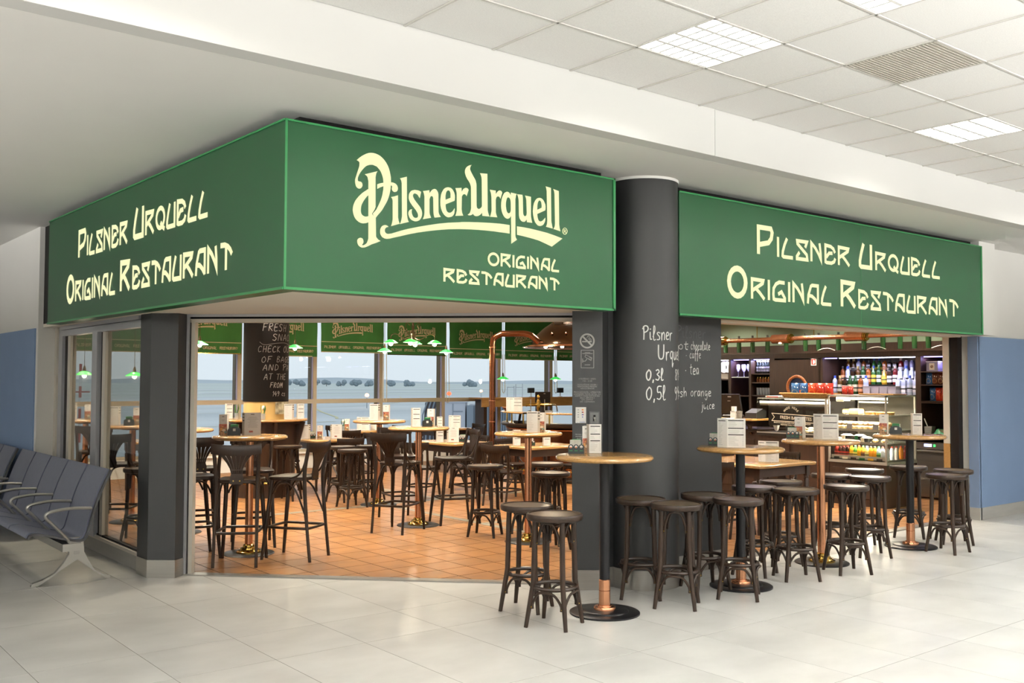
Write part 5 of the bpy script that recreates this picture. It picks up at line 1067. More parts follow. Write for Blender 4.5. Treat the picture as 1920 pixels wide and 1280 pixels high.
def make_menu(style):
    t = thing('menu_card', 'menu', 'menu', (0,0,0), 0, 'standing menu cards')
    if style == 'wide': F = (-.035,-.01,.11,-.01); S = (-.035,-.01,-.112,.035); h = .232
    elif style == 'slim': F = (-.045,0,.045,0); S = (-.045,0,-.062,.04); h = .212
    elif style == 'back': F = (-.075,0,.078,0); S = (-.075,0,-.097,.03); h = .215
    else: F = (-.06,0,.05,0); S = (.05,0,.075,.022); h = .215
    b = MB(); panel(b, *F, h); fp = part('front_panel', b, 'paper', t, smooth=False)
    b = MB()
    if S[0] <= F[0]: panel(b, S[2],S[3],S[0],S[1], h)
    else: panel(b, *S, h)
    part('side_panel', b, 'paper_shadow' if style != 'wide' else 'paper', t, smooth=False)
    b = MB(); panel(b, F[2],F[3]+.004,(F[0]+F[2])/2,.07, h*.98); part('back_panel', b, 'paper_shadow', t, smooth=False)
    f = on_panel(*F, h); g = on_panel(*(S if S[0] > F[0] else (S[2],S[3],S[0],S[1])), h)
    b = MB(); rr_ = random.Random(style)
    if style in ('wide', 'slim'):
        for v in ((.93,.66,.43) if style == 'slim' else (.93,.665,.44)): rect(b, f, .06 if style=='wide' else .1,.9,v-.02,v+.012)
        rect(b, g, .12,.85,.90,.925) if style == 'wide' else None
        for q in range(20):
            v = .88-q*.042
            if min(abs(v-c) for c in (.93,.66,.43)) > .035: rect(b, f, .08,.08+rr_.uniform(.3,.62),v-.004,v+.003,1); rect(b, f, .82,.9,v-.004,v+.003,1)
            rect(b, g, .14,.14+rr_.uniform(.2,.55),v-.004,v+.003,1)
    elif style == 'back':
        for v in (.93,.79,.65): rect(b, g, .1,.95,v-.02,v+.015)
        rect(b, f, .38,.60,.91,.935)
        for q in range(11):
            v = .80-q*.045; w_ = rr_.uniform(.18,.36); rect(b, f, .5-w_,.5+w_,v-.005,v+.004,1)
        rect(b, f, .28,.52,.12,.20,2)
    else:
        rect(b, f, .06,.94,.91,.945)
        for q in range(12): rect(b, f, .06,.06+rr_.uniform(.35,.6),.84-q*.066,.848-q*.066,1); rect(b, f, .06,.94,.81-q*.066,.813-q*.066,1)
        for v in (.92,.78,.64): rect(b, g, .05,.95,v-.02,v+.018)
    part('print', b, ['ink','ink_soft','photo_red'], fp, smooth=False)
    return t
FLY = None
def make_flyer():
    t = thing('flyer', 'flyer', 'flyer', (0,0,0), 0, 'folded photo flyers')
    h = .198; F = (-.037,0,.037,0); b = MB(); panel(b, *F, h); fp = part('front_panel', b, 'paper', t, smooth=False)
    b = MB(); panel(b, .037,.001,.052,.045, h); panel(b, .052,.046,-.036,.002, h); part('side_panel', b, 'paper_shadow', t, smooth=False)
    f = on_panel(*F, h); b = MB(); rect(b, f, 0,1,.36,.54,0); rect(b, f, 0,1,.0,.36,1); part('photo_print', b, ['photo_red','photo_brown'], fp, smooth=False)
    b = MB(); rect(b, f, .36,.64,.88,.905); rect(b, f, .3,.7,.73,.745,1); rect(b, f, .36,.64,.68,.69,1); part('print', b, ['ink','ink_soft'], fp, smooth=False)
    b = MB()
    f2 = lambda u, v: tuple(Vector(f(u, v))+Vector((0,-.0006,0)))
    for cx_, cy_, rx_, ry_, m_ in ((.3,.30,.18,.07,0),(.62,.24,.24,.06,1),(.45,.42,.14,.035,0),(.8,.15,.16,.05,2)): b.add([f2(cx_+rx_*math.cos(a*PI/6), cy_+ry_*math.sin(a*PI/6)) for a in range(12)], [tuple(range(12))], m_)
    mat('food_gold','d09a5a',.6) if 'food_gold' not in MATS else 0; mat('food_cream','e6d8c0',.6) if 'food_cream' not in MATS else 0; mat('food_teal','7ba09a',.6) if 'food_teal' not in MATS else 0
    part('food_print', b, ['food_gold','food_cream','food_teal'], fp, smooth=False)
    return t
CAD = None
def make_caddy():
    t = thing('condiment_caddy', 'caddy', 'caddy', (0,0,0), 0, 'dark condiment caddies')
    out = [(-.058,0),(.058,0),(.058,.045)]
    for c in (.038,0,-.038): out += [(c+.019*math.cos(a*PI/6), .050+.019*math.sin(a*PI/6)) for a in range(7)]
    out += [(-.058,.045)]
    mx_ = Matrix(((1,0,0,0),(0,0,1,0),(0,1,0,0),(0,0,0,1)))
    b = MB(); b.prism(out, -.034, -.028, mx=mx_); part('front_plate', b, 'caddy_black', t, smooth=False)
    b = MB(); b.b2(-.058,.058,-.028,.030,0,.040); b.prism([(-.058,0),(.058,0),(.058,.055),(.02,.082),(-.02,.082),(-.058,.055)], .028, .034, mx=mx_); part('box', b, 'caddy_black', t, smooth=False)
    for c in (-.038,0,.038):
        b = MB(); b.lathe([(0,.010),(.010,.010),(.010,.0085),(0,.0085)], 14, mx=Matrix(((1,0,0,c),(0,0,-1,-.0265),(0,1,0,.052),(0,0,0,1)))); em = part('emblem', b, 'white_dot', t, smooth=False)
        b = MB(); b.lathe([(0,.0115),(.006,.0115),(.006,.010),(0,.010)], 10, mx=Matrix(((1,0,0,c),(0,0,-1,-.0265),(0,1,0,.047),(0,0,0,1)))); part('emblem_dot', b, 'orange_dot' if c < .02 else 'print_grey', em, smooth=False)
        b = MB(); b.b2(c-.012,c+.012,-.0355,-.034,.020,.026); part('green_mark', b, 'green_pack', t, smooth=False)
    b = MB(); b.b2(-.045,.035,-.012,.002,.03,.100); part('napkins', b, 'napkin', t, smooth=False)
    b = MB(); b.bevbox((.0,.017,.062),(.07,.014,.085),.006); part('green_packet', b, 'green_pack', t, smooth=False)
    b = MB(); b.b2(-.012,.012,.0345,.036,.04,.064); part('emblem', b, 'white_dot', t, smooth=False)
    return t
def put(kind, x, y, z, lab, turn=0.0):
    global FLY, CAD
    rz = towards(x, y)+turn
    if kind == 'flyer':
        if FLY is None: FLY = make_flyer(); o = FLY; o.location = (x,y,z); o.rotation_euler.z = rz; o['label'] = lab
        else: o = dup(FLY, (x,y,z), rz, lab)
    elif kind == 'caddy':
        if CAD is None: CAD = make_caddy(); o = CAD; o.location = (x,y,z); o.rotation_euler.z = rz; o['label'] = lab
        else: o = dup(CAD, (x,y,z), rz, lab)
    else:
        if kind not in MENUS: MENUS[kind] = make_menu(kind); o = MENUS[kind]; o.location = (x,y,z); o.rotation_euler.z = rz; o['label'] = lab
        else: o = dup(MENUS[kind], (x,y,z), rz, lab)
    return o
TZ = 1.1152
n1 = ' on the nearest black-poled high table'; put('slim',5.02,5.25,TZ,'white menu card with three dark bars'+n1,.1); put('flyer',4.98,5.31,TZ,'photo flyer behind the menu'+n1,.9); put('caddy',4.875,5.30,TZ,'condiment caddy with three round emblems'+n1)
n1 = ' on the second black-poled table beside the chalked pier'; put('wide',6.34,5.05,TZ,'two-panel white menu card'+n1); put('caddy',6.405,5.27,TZ,'condiment caddy'+n1); put('flyer',6.52,5.27,TZ,'photo flyer half behind the menu'+n1)
n1 = ' on the copper-poled table before the right opening'; put('wide',7.93,5.23,TZ,'two-panel white menu card'+n1); put('caddy',7.80,5.50,TZ,'condiment caddy with a green packet'+n1); put('flyer',7.92,5.52,TZ,'photo flyer'+n1,-.3)
n1 = ' on the farthest black-poled table'; put('slim',9.42,5.16,TZ,'white menu card with three dark bars'+n1); put('flyer',9.24,5.43,TZ,'photo flyer'+n1); put('caddy',9.36,5.36,TZ,'condiment caddy showing its plain back'+n1,PI)
n1 = ' on the copper table inside the doorway by the pier'; put('list',6.48,7.70,TZ,'cream price-list card'+n1); put('flyer',6.64,7.76,TZ,'red photo flyer'+n1)
n1 = ' on the mid-room copper table'; put('slim',6.20,9.43,TZ,'slim menu card'+n1); put('flyer',6.40,9.44,TZ,'photo flyer'+n1); put('caddy',6.33,9.40,TZ,'condiment caddy'+n1,PI)
n1 = ' on the left table inside the doorway'; put('back',3.97,8.88,TZ,'wide cream menu card with centred print'+n1); put('flyer',3.735,9.02,TZ,'photo flyer'+n1); put('caddy',3.83,8.98,TZ,'condiment caddy with a white emblem'+n1,PI)
n1 = ' on the far high table in line with the chandelier'; put('list',6.67,11.15,TZ,'price-list card'+n1); put('flyer',6.88,11.20,TZ,'photo flyer'+n1)
n1 = ' on the high table in the right pane of the side glazing'; put('caddy',3.66,11.55,TZ,'condiment caddy'+n1,PI); put('flyer',3.80,11.72,TZ,'photo flyer'+n1); put('list',3.55,11.75,TZ,'price-list card'+n1)
n1 = ' on the high table in the left pane of the side glazing'; put('flyer',3.76,13.55,TZ,'photo flyer'+n1); put('slim',3.60,13.62,TZ,'slim menu card'+n1)
n1 = ' on the counter ring of the chalkboard pillar'; z_ = 1.0905; put('slim',5.62,13.35,z_,'menu card at the left end'+n1); put('list',6.20,12.68,z_,'price-list card in front of the photo print'+n1); put('slim',6.43,12.76,z_,'slim menu card at the right end'+n1)
LZ = .7505
n1 = ' on the table behind the two mid-distance stools'; put('list',6.92,13.58,LZ,'price-list card'+n1); put('flyer',7.12,13.50,LZ,'photo flyer'+n1); put('back',7.33,13.35,LZ,'cream menu card with centred print'+n1); put('caddy',7.05,13.62,LZ,'condiment caddy'+n1)
n1 = ' on the window table left of the chandelier'; put('flyer',8.68,15.45,LZ,'photo flyer'+n1); put('wide',8.90,15.25,LZ,'two-panel menu card'+n1); put('wide',9.15,15.2,LZ,'second two-panel menu card'+n1)
n1 = ' on the table right of the mid-room table'; put('slim',8.12,11.72,LZ,'menu card with dark bars'+n1); put('back',8.28,11.62,LZ,'cream menu card with centred print'+n1); put('caddy',8.45,11.62,LZ,'condiment caddy'+n1)
n1 = ' on the table before the copper bar'; put('slim',8.60,10.55,LZ,'menu card left of the copper pole'+n1); put('caddy',8.72,10.40,LZ,'condiment caddy'+n1); put('slim',8.86,10.22,LZ,'menu card right of the copper pole'+n1)
n1 = ' on the table inside the right opening'; put('wide',9.08,6.72,LZ,'two-panel menu card'+n1); put('flyer',8.93,7.03,LZ,'photo flyer'+n1); put('slim',8.75,7.35,LZ,'menu card beside the pier edge'+n1)
n1 = ' on the window table near the jet bridge view'; put('slim',10.45,15.1,LZ,'menu card'+n1); put('wide',10.75,15.05,LZ,'two-panel menu card'+n1); put('flyer',10.3,15.2,LZ,'photo flyer'+n1)
mat('leaf','3f6b3a',.5,noise=(30,.25,2)); mat('tulip','efe8dc',.6)
def vase(x, y, z, lab, bloom):
    t = thing('vase', lab, 'vase', (x,y,z), 0, 'small glass vases')
    b = MB(); b.lathe([(0,.002),(.026,.002),(.028,.01),(.030,.075),(.032,.085),(.029,.085),(.027,.075)], 16); part('glass', b, 'clear_glass', t)
    rr_ = random.Random(lab)
    for q in range(4):
        a = rr_.uniform(0,6.28); d = Vector((math.cos(a),math.sin(a),0)); b = MB(); w_ = d.cross(Vector((0,0,1)))*.012
        P_ = [Vector((0,0,.02))+d*.005, d*.018+Vector((0,0,.09)), d*.035+Vector((0,0,.15)), d*.03+Vector((0,0,rr_.uniform(.17,.21)))]
        vs = [];
        for k, p in enumerate(P_): s_ = (.5,1,1,.1)[k]; vs += [p-w_*s_, p+d*.004, p+w_*s_]
        b.add(vs, [(3*k+j,3*k+j+1,3*k+4+j,3*k+3+j) for k in range(3) for j in range(2)]); part('leaf', b, 'leaf', t)
    if bloom: b = MB(); b.lathe([(0,.13),(.016,.14),(.022,.16),(.016,.185),(.006,.195)], 10); part('flower', b, 'tulip', t)
    return t
vase(5.66,13.20,1.0905,'glass vase with green leaves left on the pillar counter',False); vase(5.86,12.76,1.0905,'glass vase with a white tulip on the pillar counter',True)
vase(8.82,6.93,LZ,'glass vase of leaves on the table inside the right opening',False); vase(8.55,15.35,LZ,'glass vase of leaves on the window table left of the chandelier',True)
# ================================================================ BAR
def bxp(name, x0,x1,y0,y1,z0,z1, m_, parent, bev=0):
    q = MB()
    if bev: q.bevbox(((x0+x1)/2,(y0+y1)/2,(z0+z1)/2),(x1-x0,y1-y0,z1-z0),bev)
    else: q.b2(x0,x1,y0,y1,z0,z1)
    return part(name, q, m_, parent, smooth=False)
mat('oak_front','b98240',.4,noise=((40,40,3),.15,4)); mat('led_violet','8f86ff',.5,emit=('9a90ff',9.0)); mat('led_warm','fff4da',.5,emit=('fff2d4',14.0)); mat('led_white','f0f0ff',.5,emit=('e6e4ff',12.0))
mat('case_frame','b9b6ae',.35,.6); mat('case_back','5a554c',.6); mat('case_dark','211d1b',.35); mat('shelf_glass','dfe3da',.1,alpha=.5); mat('print_cream','f1e6cc',.7)
mat('stainless','b6ada2',.3,.85,noise=((2,2,60),.06,2)); mat('wicker','b98a4e',.7,noise=((60,60,90),.35,3)); mat('wicker_dark','8a4f24',.6,noise=((60,60,90),.4,3))
mat('bread','d9b27a',.7,noise=(18,.22,3)); mat('bread_pale','e8d3a6',.7,noise=(14,.15,3)); mat('pie','b5793a',.6,noise=(40,.45,4),col2='e0b060'); mat('salad_black','141414',.3); mat('salad_fill','e9e2cc',.6,noise=(50,.3,3))
glass('bottle_clear','dfe8ff',.06)
# ---- counter along the right
CB = thing('bar_counter', 'dark panelled bar counter carrying the glass cases on the right', 'counter')
bxp('body', 11.74,12.42,6.86,7.69,.0,.565,'wood_panel_dark',CB); bxp('body', 11.74,12.42,7.70,8.88,.0,.865,'wood_panel_dark',CB); bxp('body', 11.80,12.42,8.89,10.88,0,.90,'wood_panel_dark',CB)
for y0, y1, z1 in ((6.92,7.64,.50),(7.76,8.28,.78),(8.33,8.83,.78),(8.98,9.6,.80),(9.68,10.3,.8),(10.38,10.82,.8)): bxp('front_panel', 11.725 if y1 < 8.9 else 11.785, 11.742 if y1 < 8.9 else 11.802, y0, y1, .10, z1, 'wood_panel_dark', CB, .006)
bxp('worktop', 11.74,12.5,8.89,10.88,.90,.94,'wood_dark',CB)
t = thing('till_shelf', 'oak shelf on a wooden bracket carrying the till', 'shelf'); bxp('board', 11.58,12.1,8.86,9.72,1.068,1.10,'wood_oak',t,.006)
b = MB(); b.prism([(11.62,1.066),(11.80,1.066),(11.80,.86),(11.77,.90),(11.74,.99)], 9.02, 9.06, mx=Matrix(((1,0,0,0),(0,0,1,0),(0,1,0,0),(0,0,0,1)))); part('bracket', b, 'wood_panel_dark', t, smooth=False)
# till
t = thing('till', 'black till screen seen from behind on the oak shelf', 'till', (11.85,9.42,1.10), 0); mx_ = Matrix.Rotation(R(-14),4,'Y')
b = MB(); b.box((0,0,.21),(.03,.40,.30),mx=mx_); part('screen', b, 'case_dark', t, smooth=False); b = MB(); b.box((-.017,-.02,.325),(.006,.06,.018),mx=mx_); b.box((-.017,0,.26),(.006,.05,.008),mx=mx_); part('badge', b, 'print_grey', t, smooth=False)
b = MB(); b.bevbox((.02,0,.02),(.22,.24,.04),.01); b.box((.03,0,.08),(.05,.08,.10)); part('stand', b, 'case_dark', t, smooth=False)
t = thing('receipt_box', 'white card box with receipts before the till', 'box', (11.70,9.27,1.10)); b = MB(); b.box((0,0,.05),(.05,.10,.10)); b.box((.0,-.0,.13),(.05,.06,.08)); part('box', b, 'paper', t, smooth=False)
t = thing('cup_stack', 'stack of pale ribbed paper cups beside the till', 'cups', (11.68,9.16,1.10)); b = MB(); b.lathe([(.0,0),(.034,0)]+[(.034+.006*(q%2)+.0006*q, .006*q) for q in range(18)]+[(0,.108)], 18); part('cup', b, 'case_frame', t)
t = thing('counter_box', 'dark grey card machine box right of the till', 'box', (11.9,9.03,1.10)); b = MB(); b.prism([(-.12,0),(.12,0),(.12,.10),(.04,.14),(-.12,.08)], -.10, .10, mx=Matrix(((1,0,0,0),(0,0,1,0),(0,1,0,0),(0,0,0,1)))); part('case', b, 'seat_edge', t, smooth=False)
# ---- case 1: fresh baguettes
K1 = thing('display_case', 'low glass display case with a black printed front and a lit top edge', 'display case')
y0, y1, x0, x1 = 7.70, 8.86, 11.70, 12.40
bxp('base_tray', x0,x1,y0,y1,.868,.915,'case_dark',K1); bxp('edge_strip', x0-.004,x0+.004,y0,y1,.905,.920,'case_frame',K1); bxp('top', x0+.02,x1,y0,y1,1.395,1.41,'case_frame',K1)
bxp('top_light', x0+.03,x0+.06,y0+.02,y1-.03,1.335,1.36,'led_warm',K1); bxp('back', x1-.02,x1,y0,y1,.92,1.395,'case_dark',K1); bxp('end_glass', x0,x1,y1-.006,y1,.92,1.395,'case_glass',K1); bxp('front_glass', x0,x0+.005,y0,y1,.92,1.40,'case_glass',K1)
bxp('front_film', x0+.006,x0+.008,y0+.03,8.66,1.02,1.33,'case_dark',K1); bxp('post', x0-.01,x0+.02,y0,y0+.03,.87,1.41,'case_frame',K1); bxp('inner_light', x1-.10,x1-.06,y0+.05,y1-.05,1.375,1.39,'led_warm',K1)
fK = lambda u, v: (x0-.0008, 8.60-u, v)                        # u runs towards the right in view
b = MB()
for q in range(46):
    for r in range(3): cy_ = .0+.0252*q+(r%2)*.0126; b.add([fK(cy_-.2+ .0065*(1-.25*r)*math.cos(a*PI/3), 1.325-.013*r+.0065*(1-.25*r)*math.sin(a*PI/3)) for a in range(6)], [tuple(range(6))])
part('dot_print', b, 'print_cream', K1, smooth=False)
b = MB()
ribbon(b, [(0,1.19),(.80,1.165)], .009, fK); ribbon(b, [(0,1.085),(.80,1.068)], .009, fK); ribbon(b, [(0,1.19),(.045,1.137),(0,1.085)], .008, fK); ribbon(b, [(.80,1.165),(.755,1.117),(.80,1.068)], .008, fK)
text_mb('FRESH BAGUETTES', .062, lambda x, y: fK(.14+x, 1.117+y-.018*(x/.6)), b, align='LEFT', bold=.0006)
text_mb('MADE IN OUR KITCHEN FOR YOU AT THE AIRPORT', .026, lambda x, y: fK(.035+x, 1.054+y-.02*x), b, align='LEFT', bold=.0003); text_mb('PREPARED DAILY WITH LOVE', .026, lambda x, y: fK(.15+x, 1.024+y-.02*x), b, align='LEFT', bold=.0003)
for q, ch in enumerate('MADE HERE'):
    a = R(140-q*12.5); c, s_ = math.cos(a), math.sin(a)
    text_mb(ch, .045, lambda x, y: fK(.325+c*.125+x*s_+ (y)*c, 1.14+s_*.125-x*c+y*s_-.0), b, bold=.0005)
part('banner_print', b, 'print_cream', K1, smooth=False)
rr_ = random.Random(5)
for q in range(9):
    t = thing('baguette', 'pale filled baguette in the low printed case, %s from the left' % ('1st','2nd','3rd','4th','5th','6th','7th','8th','9th')[q], 'baguette', (11.86+.10*(q%2), 8.32-.062*q, .925+.03*(q%2)), rr_.uniform(-.3,.3), 'baguettes in the low case')
    b = MB(); b.lathe([(0,-.10),(.02,-.095),(.032,-.05),(.034,0),(.032,.05),(.02,.095),(0,.10)], 10, mx=Matrix(((0,0,1,0),(1,0,0,0),(0,.8,0,.02),(0,0,0,1)))); part('loaf', b, 'bread_pale', t); b = MB(); b.box((0,.0,.02),(.17,.068,.006)); part('filling', b, 'photo_red' if q % 3 == 0 else 'leaf', t, smooth=False)
t = thing('paper_bundle', 'crumpled white paper wrap bundle at the left end of the low case', 'paper', (11.84,8.62,.925))
b = MB()
for q in range(9):
    a = q*.7; b.add([(0,.0,0),(.02*math.cos(a),.03*math.sin(a),.02),(.09*math.cos(a),.09*math.sin(a),.20+.05*(q%3)),(.05*math.cos(a+.5),.06*math.sin(a+.5),.24-.03*(q%2))],[(0,1,2,3)])
part('sheet', b, 'paper', t, smooth=False)
t = thing('newspaper', 'folded newspapers on top of the low display case', 'newspaper', (11.95,8.66,1.411)); b = MB(); b.bevbox((0,0,.012),(.30,.24,.024),.004); part('stack', b, 'paper', t, smooth=False); b = MB(); b.b2(-.152,-.1505,-.10,.10,.004,.02); part('print', b, 'card_red', t, smooth=False)
# ---- case 2: tall glass case
K2 = thing('display_case', 'tall glass display case with cakes, baguettes, salads and drinks', 'display case')
X0, X1, Y0_, Y1_ = 11.70, 12.44, 6.83, 7.685
for (a, c) in ((X0,Y0_),(X0,Y1_-.022),(X1-.022,Y0_),(X1-.022,Y1_-.022)): bxp('post', a,a+.022,c,c+.022,.572,1.465,'case_frame',K2)
bxp('bottom_frame', X0-.004,X1,Y0_-.004,Y1_,.565,.60,'case_frame',K2); bxp('top_frame', X0,X1,Y0_,Y1_,1.445,1.465,'case_frame',K2); bxp('back', X1-.015,X1-.002,Y0_+.02,Y1_-.02,.60,1.445,'case_back',K2)
bxp('front_glass', X0+.004,X0+.008,Y0_+.02,Y1_-.02,.60,1.445,'case_glass',K2); bxp('side_glass', X0+.02,X1-.02,Y0_+.003,Y0_+.007,.60,1.445,'case_glass',K2)
bxp('lamp', X0+.04,X0+.09,Y0_+.03,Y1_-.10,1.405,1.435,'led_warm',K2); bxp('lamp', X0+.35,X0+.38,Y0_+.2,Y1_-.25,1.36,1.375,'led_warm',K2)
SZ = (.62, .845, 1.015, 1.205)
for z in SZ[1:]:
    bxp('shelf', X0+.05,X1-.03,Y0_+.03,Y1_-.03,z-.012,z,'shelf_glass',K2); bxp('shelf_edge', X0+.04,X0+.05,Y0_+.03,Y1_-.03,z-.028,z+.004,'case_frame',K2); bxp('shelf_light', X0+.06,X0+.075,Y0_+.04,Y1_-.06,z-.028,z-.016,'led_warm',K2)
bxp('floor_grid', X0+.03,X1-.03,Y0_+.03,Y1_-.03,.602,.62,'stainless',K2); bxp('price_rail', X0+.03,X0+.034,Y0_+.03,Y1_-.03,.605,.665,'case_frame',K2)
for q in range(6): bxp('price_tag', X0+.026,X0+.030,Y0_+.08+q*.125,Y0_+.16+q*.125,.612,.64,('case_dark','card_yellow','green_pack','case_dark','print_cream','ink')[q],K2)
bxp('price_card', X0-.004,X0,Y1_-.13,Y1_-.03,1.375,1.435,'case_dark',K2); bxp('price_card', X0-.004,X0,Y1_-.24,Y1_-.135,1.375,1.41,'print_cream',K2)
for y in (7.36,6.98): bxp('price_card', X0-.003,X0,y-.04,y+.04,1.02,1.085,'lock_light',K2)
# cakes, pies
def cake(x, y, z, sx, sy, sz, mm, lab):
    t = thing('cake', lab, 'cake', (x,y,z)); b = MB(); b.bevbox((0,0,sz/2),(sx,sy,sz),.008); part('slice', b, mm, t, smooth=False); b = MB(); b.bevbox((0,0,sz+.004),(sx*.96,sy*.96,.010),.004); part('crust', b, 'bread' if mm != 'bread' else 'pie', t, smooth=False)
cake(11.90,7.38,1.206,.14,.14,.065,'bread','yellow cake block on the top shelf of the tall case'); cake(12.10,7.62,1.206,.16,.10,.05,'bread','cake at the left end of the top shelf of the tall case')
for q, (x, y) in enumerate(((11.88,7.16),(11.90,7.02),(11.92,6.92))):
    t = thing('pie', 'browned open pie, %s on the top shelf of the tall case' % ('left one','middle one','right one')[q], 'pie', (x,y,1.206), 0, 'pies on the top shelf'); b = MB(); b.lathe([(0,0),(.062,0),(.072,.035),(.066,.04),(.060,.032),(0,.045)], 18); part('crust', b, 'pie', t)
def roll(x, y, z, lab, g, mm='bread', L=.085, r=.033):
    t = thing('roll', lab, 'roll', (x,y,z), rr_.uniform(-.2,.2), g); b = MB(); b.lathe([(0,-L),(r*.7,-L*.85),(r,-L*.3),(r,L*.3),(r*.7,L*.85),(0,L)], 12, mx=Matrix(((0,0,1,0),(1,0,0,0),(0,.75,0,r*.72),(0,0,0,1)))); part('bread', b, mm, t); b = MB(); b.tube([(-L*.5,r*.2,r*1.42),(L*.5,-r*.2,r*1.42)], .004, 5); part('score', b, 'bread_pale', t)
for row in range(2):
    for q in range(10): roll(11.84+.02*row, 7.60-.078*q, 1.016+.046*row, 'pale roll in the %s layer on the middle case shelf, %s' % (('lower','upper')[row], ('1st from left','2nd from left','3rd from left','4th from left','5th from left','5th from right','4th from right','3rd from right','2nd from right','1st from right')[q]), 'bread rolls in the tall case', 'bread_pale' if q % 3 else 'bread')
for q in range(6): roll(11.86, 7.60-.13*q, .846, 'bread roll low in the tall case, %s' % ('far left','left','left of the salads','right of the salads','right','far right')[q], 'bread rolls on the salad shelf', 'bread', .06, .03)
for q, (x, y, z) in enumerate(((11.80,7.46,.87),(11.80,7.27,.87),(11.80,7.18,.845))):
    t = thing('salad_bowl', 'black salad bowl, %s in the tall case' % ('left one with a yellow label','middle one with a green label','lower right one')[q], 'bowl', (x,y,z), 0, 'salad bowls'); b = MB(); b.lathe([(0,0),(.055,0),(.085,.05),(.088,.055),(.082,.052),(0,.045)], 20); part('bowl', b, 'salad_black', t); b = MB(); b.lathe([(.080,.054),(.05,.072),(0,.075)], 18); part('filling', b, 'salad_fill', t)
    b = MB(); b.b2(-.088,-.080,-.02,.025,.005,.06); part('label', b, ('print_cream','green_pack','print_cream')[q], t, smooth=False)
# bottles
BOT = {}
def bottle(kind, x, y, z, lab, group, col, capc, labc, s=1.0):
    key = (kind, col, capc, labc, s)
    if key in BOT: return dup(BOT[key], (x,y,z), 0, lab, group)
    for c in (col, capc, labc):
        if c and c not in MATS: mat(c, c[2:], .18 if c[1] == 'g' else .5, spec=.6)
    P_ = {'beer':[(0,0),(.032,0),(.034,.01),(.034,.15),(.030,.175),(.016,.215),(.0135,.26),(.0145,.265),(.0145,.275),(0,.275)],
          'spirit':[(0,0),(.036,0),(.038,.01),(.038,.19),(.034,.21),(.016,.235),(.015,.275),(0,.275)],
          'square':[(0,0),(.040,0),(.042,.012),(.042,.19),(.036,.205),(.016,.215),(.016,.25),(0,.25)],
          'tube':[(0,0),(.033,0),(.034,.01),(.034,.205),(.028,.225),(.016,.235),(.015,.24),(0,.24)],
          'wine':[(0,0),(.036,0),(.037,.01),(.037,.17),(.028,.205),(.015,.235),(.0145,.28),(0,.28)],
          'soft':[(0,0),(.029,0),(.031,.01),(.029,.07),(.031,.12),(.022,.155),(.012,.175),(.012,.185),(0,.185)],
          'flask':[(0,0),(.036,0),(.042,.02),(.044,.09),(.036,.15),(.016,.18),(.015,.215),(0,.215)]}[kind]
    P_ = [(r*s, zz*s) for r, zz in P_]; top = P_[-1][1]
    t = thing('bottle', lab, 'bottle', (x,y,z), 0, group); b = MB(); b.lathe(P_, 14 if kind != 'square' else 4, a0=PI/4, a1=PI/4+2*PI); part('glass', b, col, t)
    b = MB(); r_ = P_[-2][0]*1.25; b.lathe([(r_,top-.035*s),(r_,top+.004),(0,top+.004)], 12); part('cap', b, capc, t)
    if labc:
        rl = max(p[0] for p in P_)+.0012; h0, h1 = top*.14, top*(.52 if kind != 'tube' else .3); 
        b = MB(); b.lathe([(rl,h0),(rl,h1)], 14 if kind != 'square' else 4, a0=PI/4, a1=PI/4+2*PI); lbl = part('label', b, labc, t)
        b = MB(); b.lathe([(rl+.0008,h0+(h1-h0)*.42),(rl+.0008,h0+(h1-h0)*.62)], 14 if kind != 'square' else 4, a0=PI/4, a1=PI/4+2*PI); part('label_band', b, 'ink' if labc != 'm_ink' else 'paper', lbl)
    BOT[key] = t; return t
soft = [('mg7a2018','m_c8302a','m_c8402f','dark red bottle')]*1+[('mg2a1410','m_c8302a','m_b83028','cola-dark bottle with a red label')]*3+[('mgeba51e','m_e08020','m_f0c040','orange drink bottle')]*1+[('mg4f9a3c','m_2f8040','m_e8e060','green-labelled bottle')]+[('mgf0b020','m_c83020',None,'plain orange juice bottle')]+[('mge0a030','m_2f8040','m_7a4a20','brown-labelled juice bottle')]+[('mge8d070','m_e8e4d8','m_e0d890','pale yellow bottle')]+[('mge89a28','m_2a2a2a',None,'amber juice bottle with a dark cap')]*2+[('mgb8d8e0','m_2f9050','m_6fae60','clear bottle with a green label')]+[('mgd8e2ea','m_c83020',None,'clear bottle with a red cap')]*2
pos_ = ['at the far left','2nd from left','3rd from left','4th from left','5th from left','6th from left','7th from left','8th from left','9th from left','4th from right','3rd from right','2nd from right','left of the post','at the corner post']
for q, (a, c, l_, nm) in enumerate(soft): bottle('soft', 11.80, 7.62-.0565*q, .621, nm+', '+pos_[q]+' of the case drinks', 'drinks in the tall case', a, c, l_, .92)
for q in range(4): bottle('soft', 11.95+.11*q, 6.90, .621, 'drink bottle along the side glass of the tall case, %s from the corner' % ('first','second','third','fourth')[q], 'drinks along the side glass', ('mgd8e2ea','mgd8d0c8','mge08a28','mg7a2018')[q], 'm_c83020', None, .92)
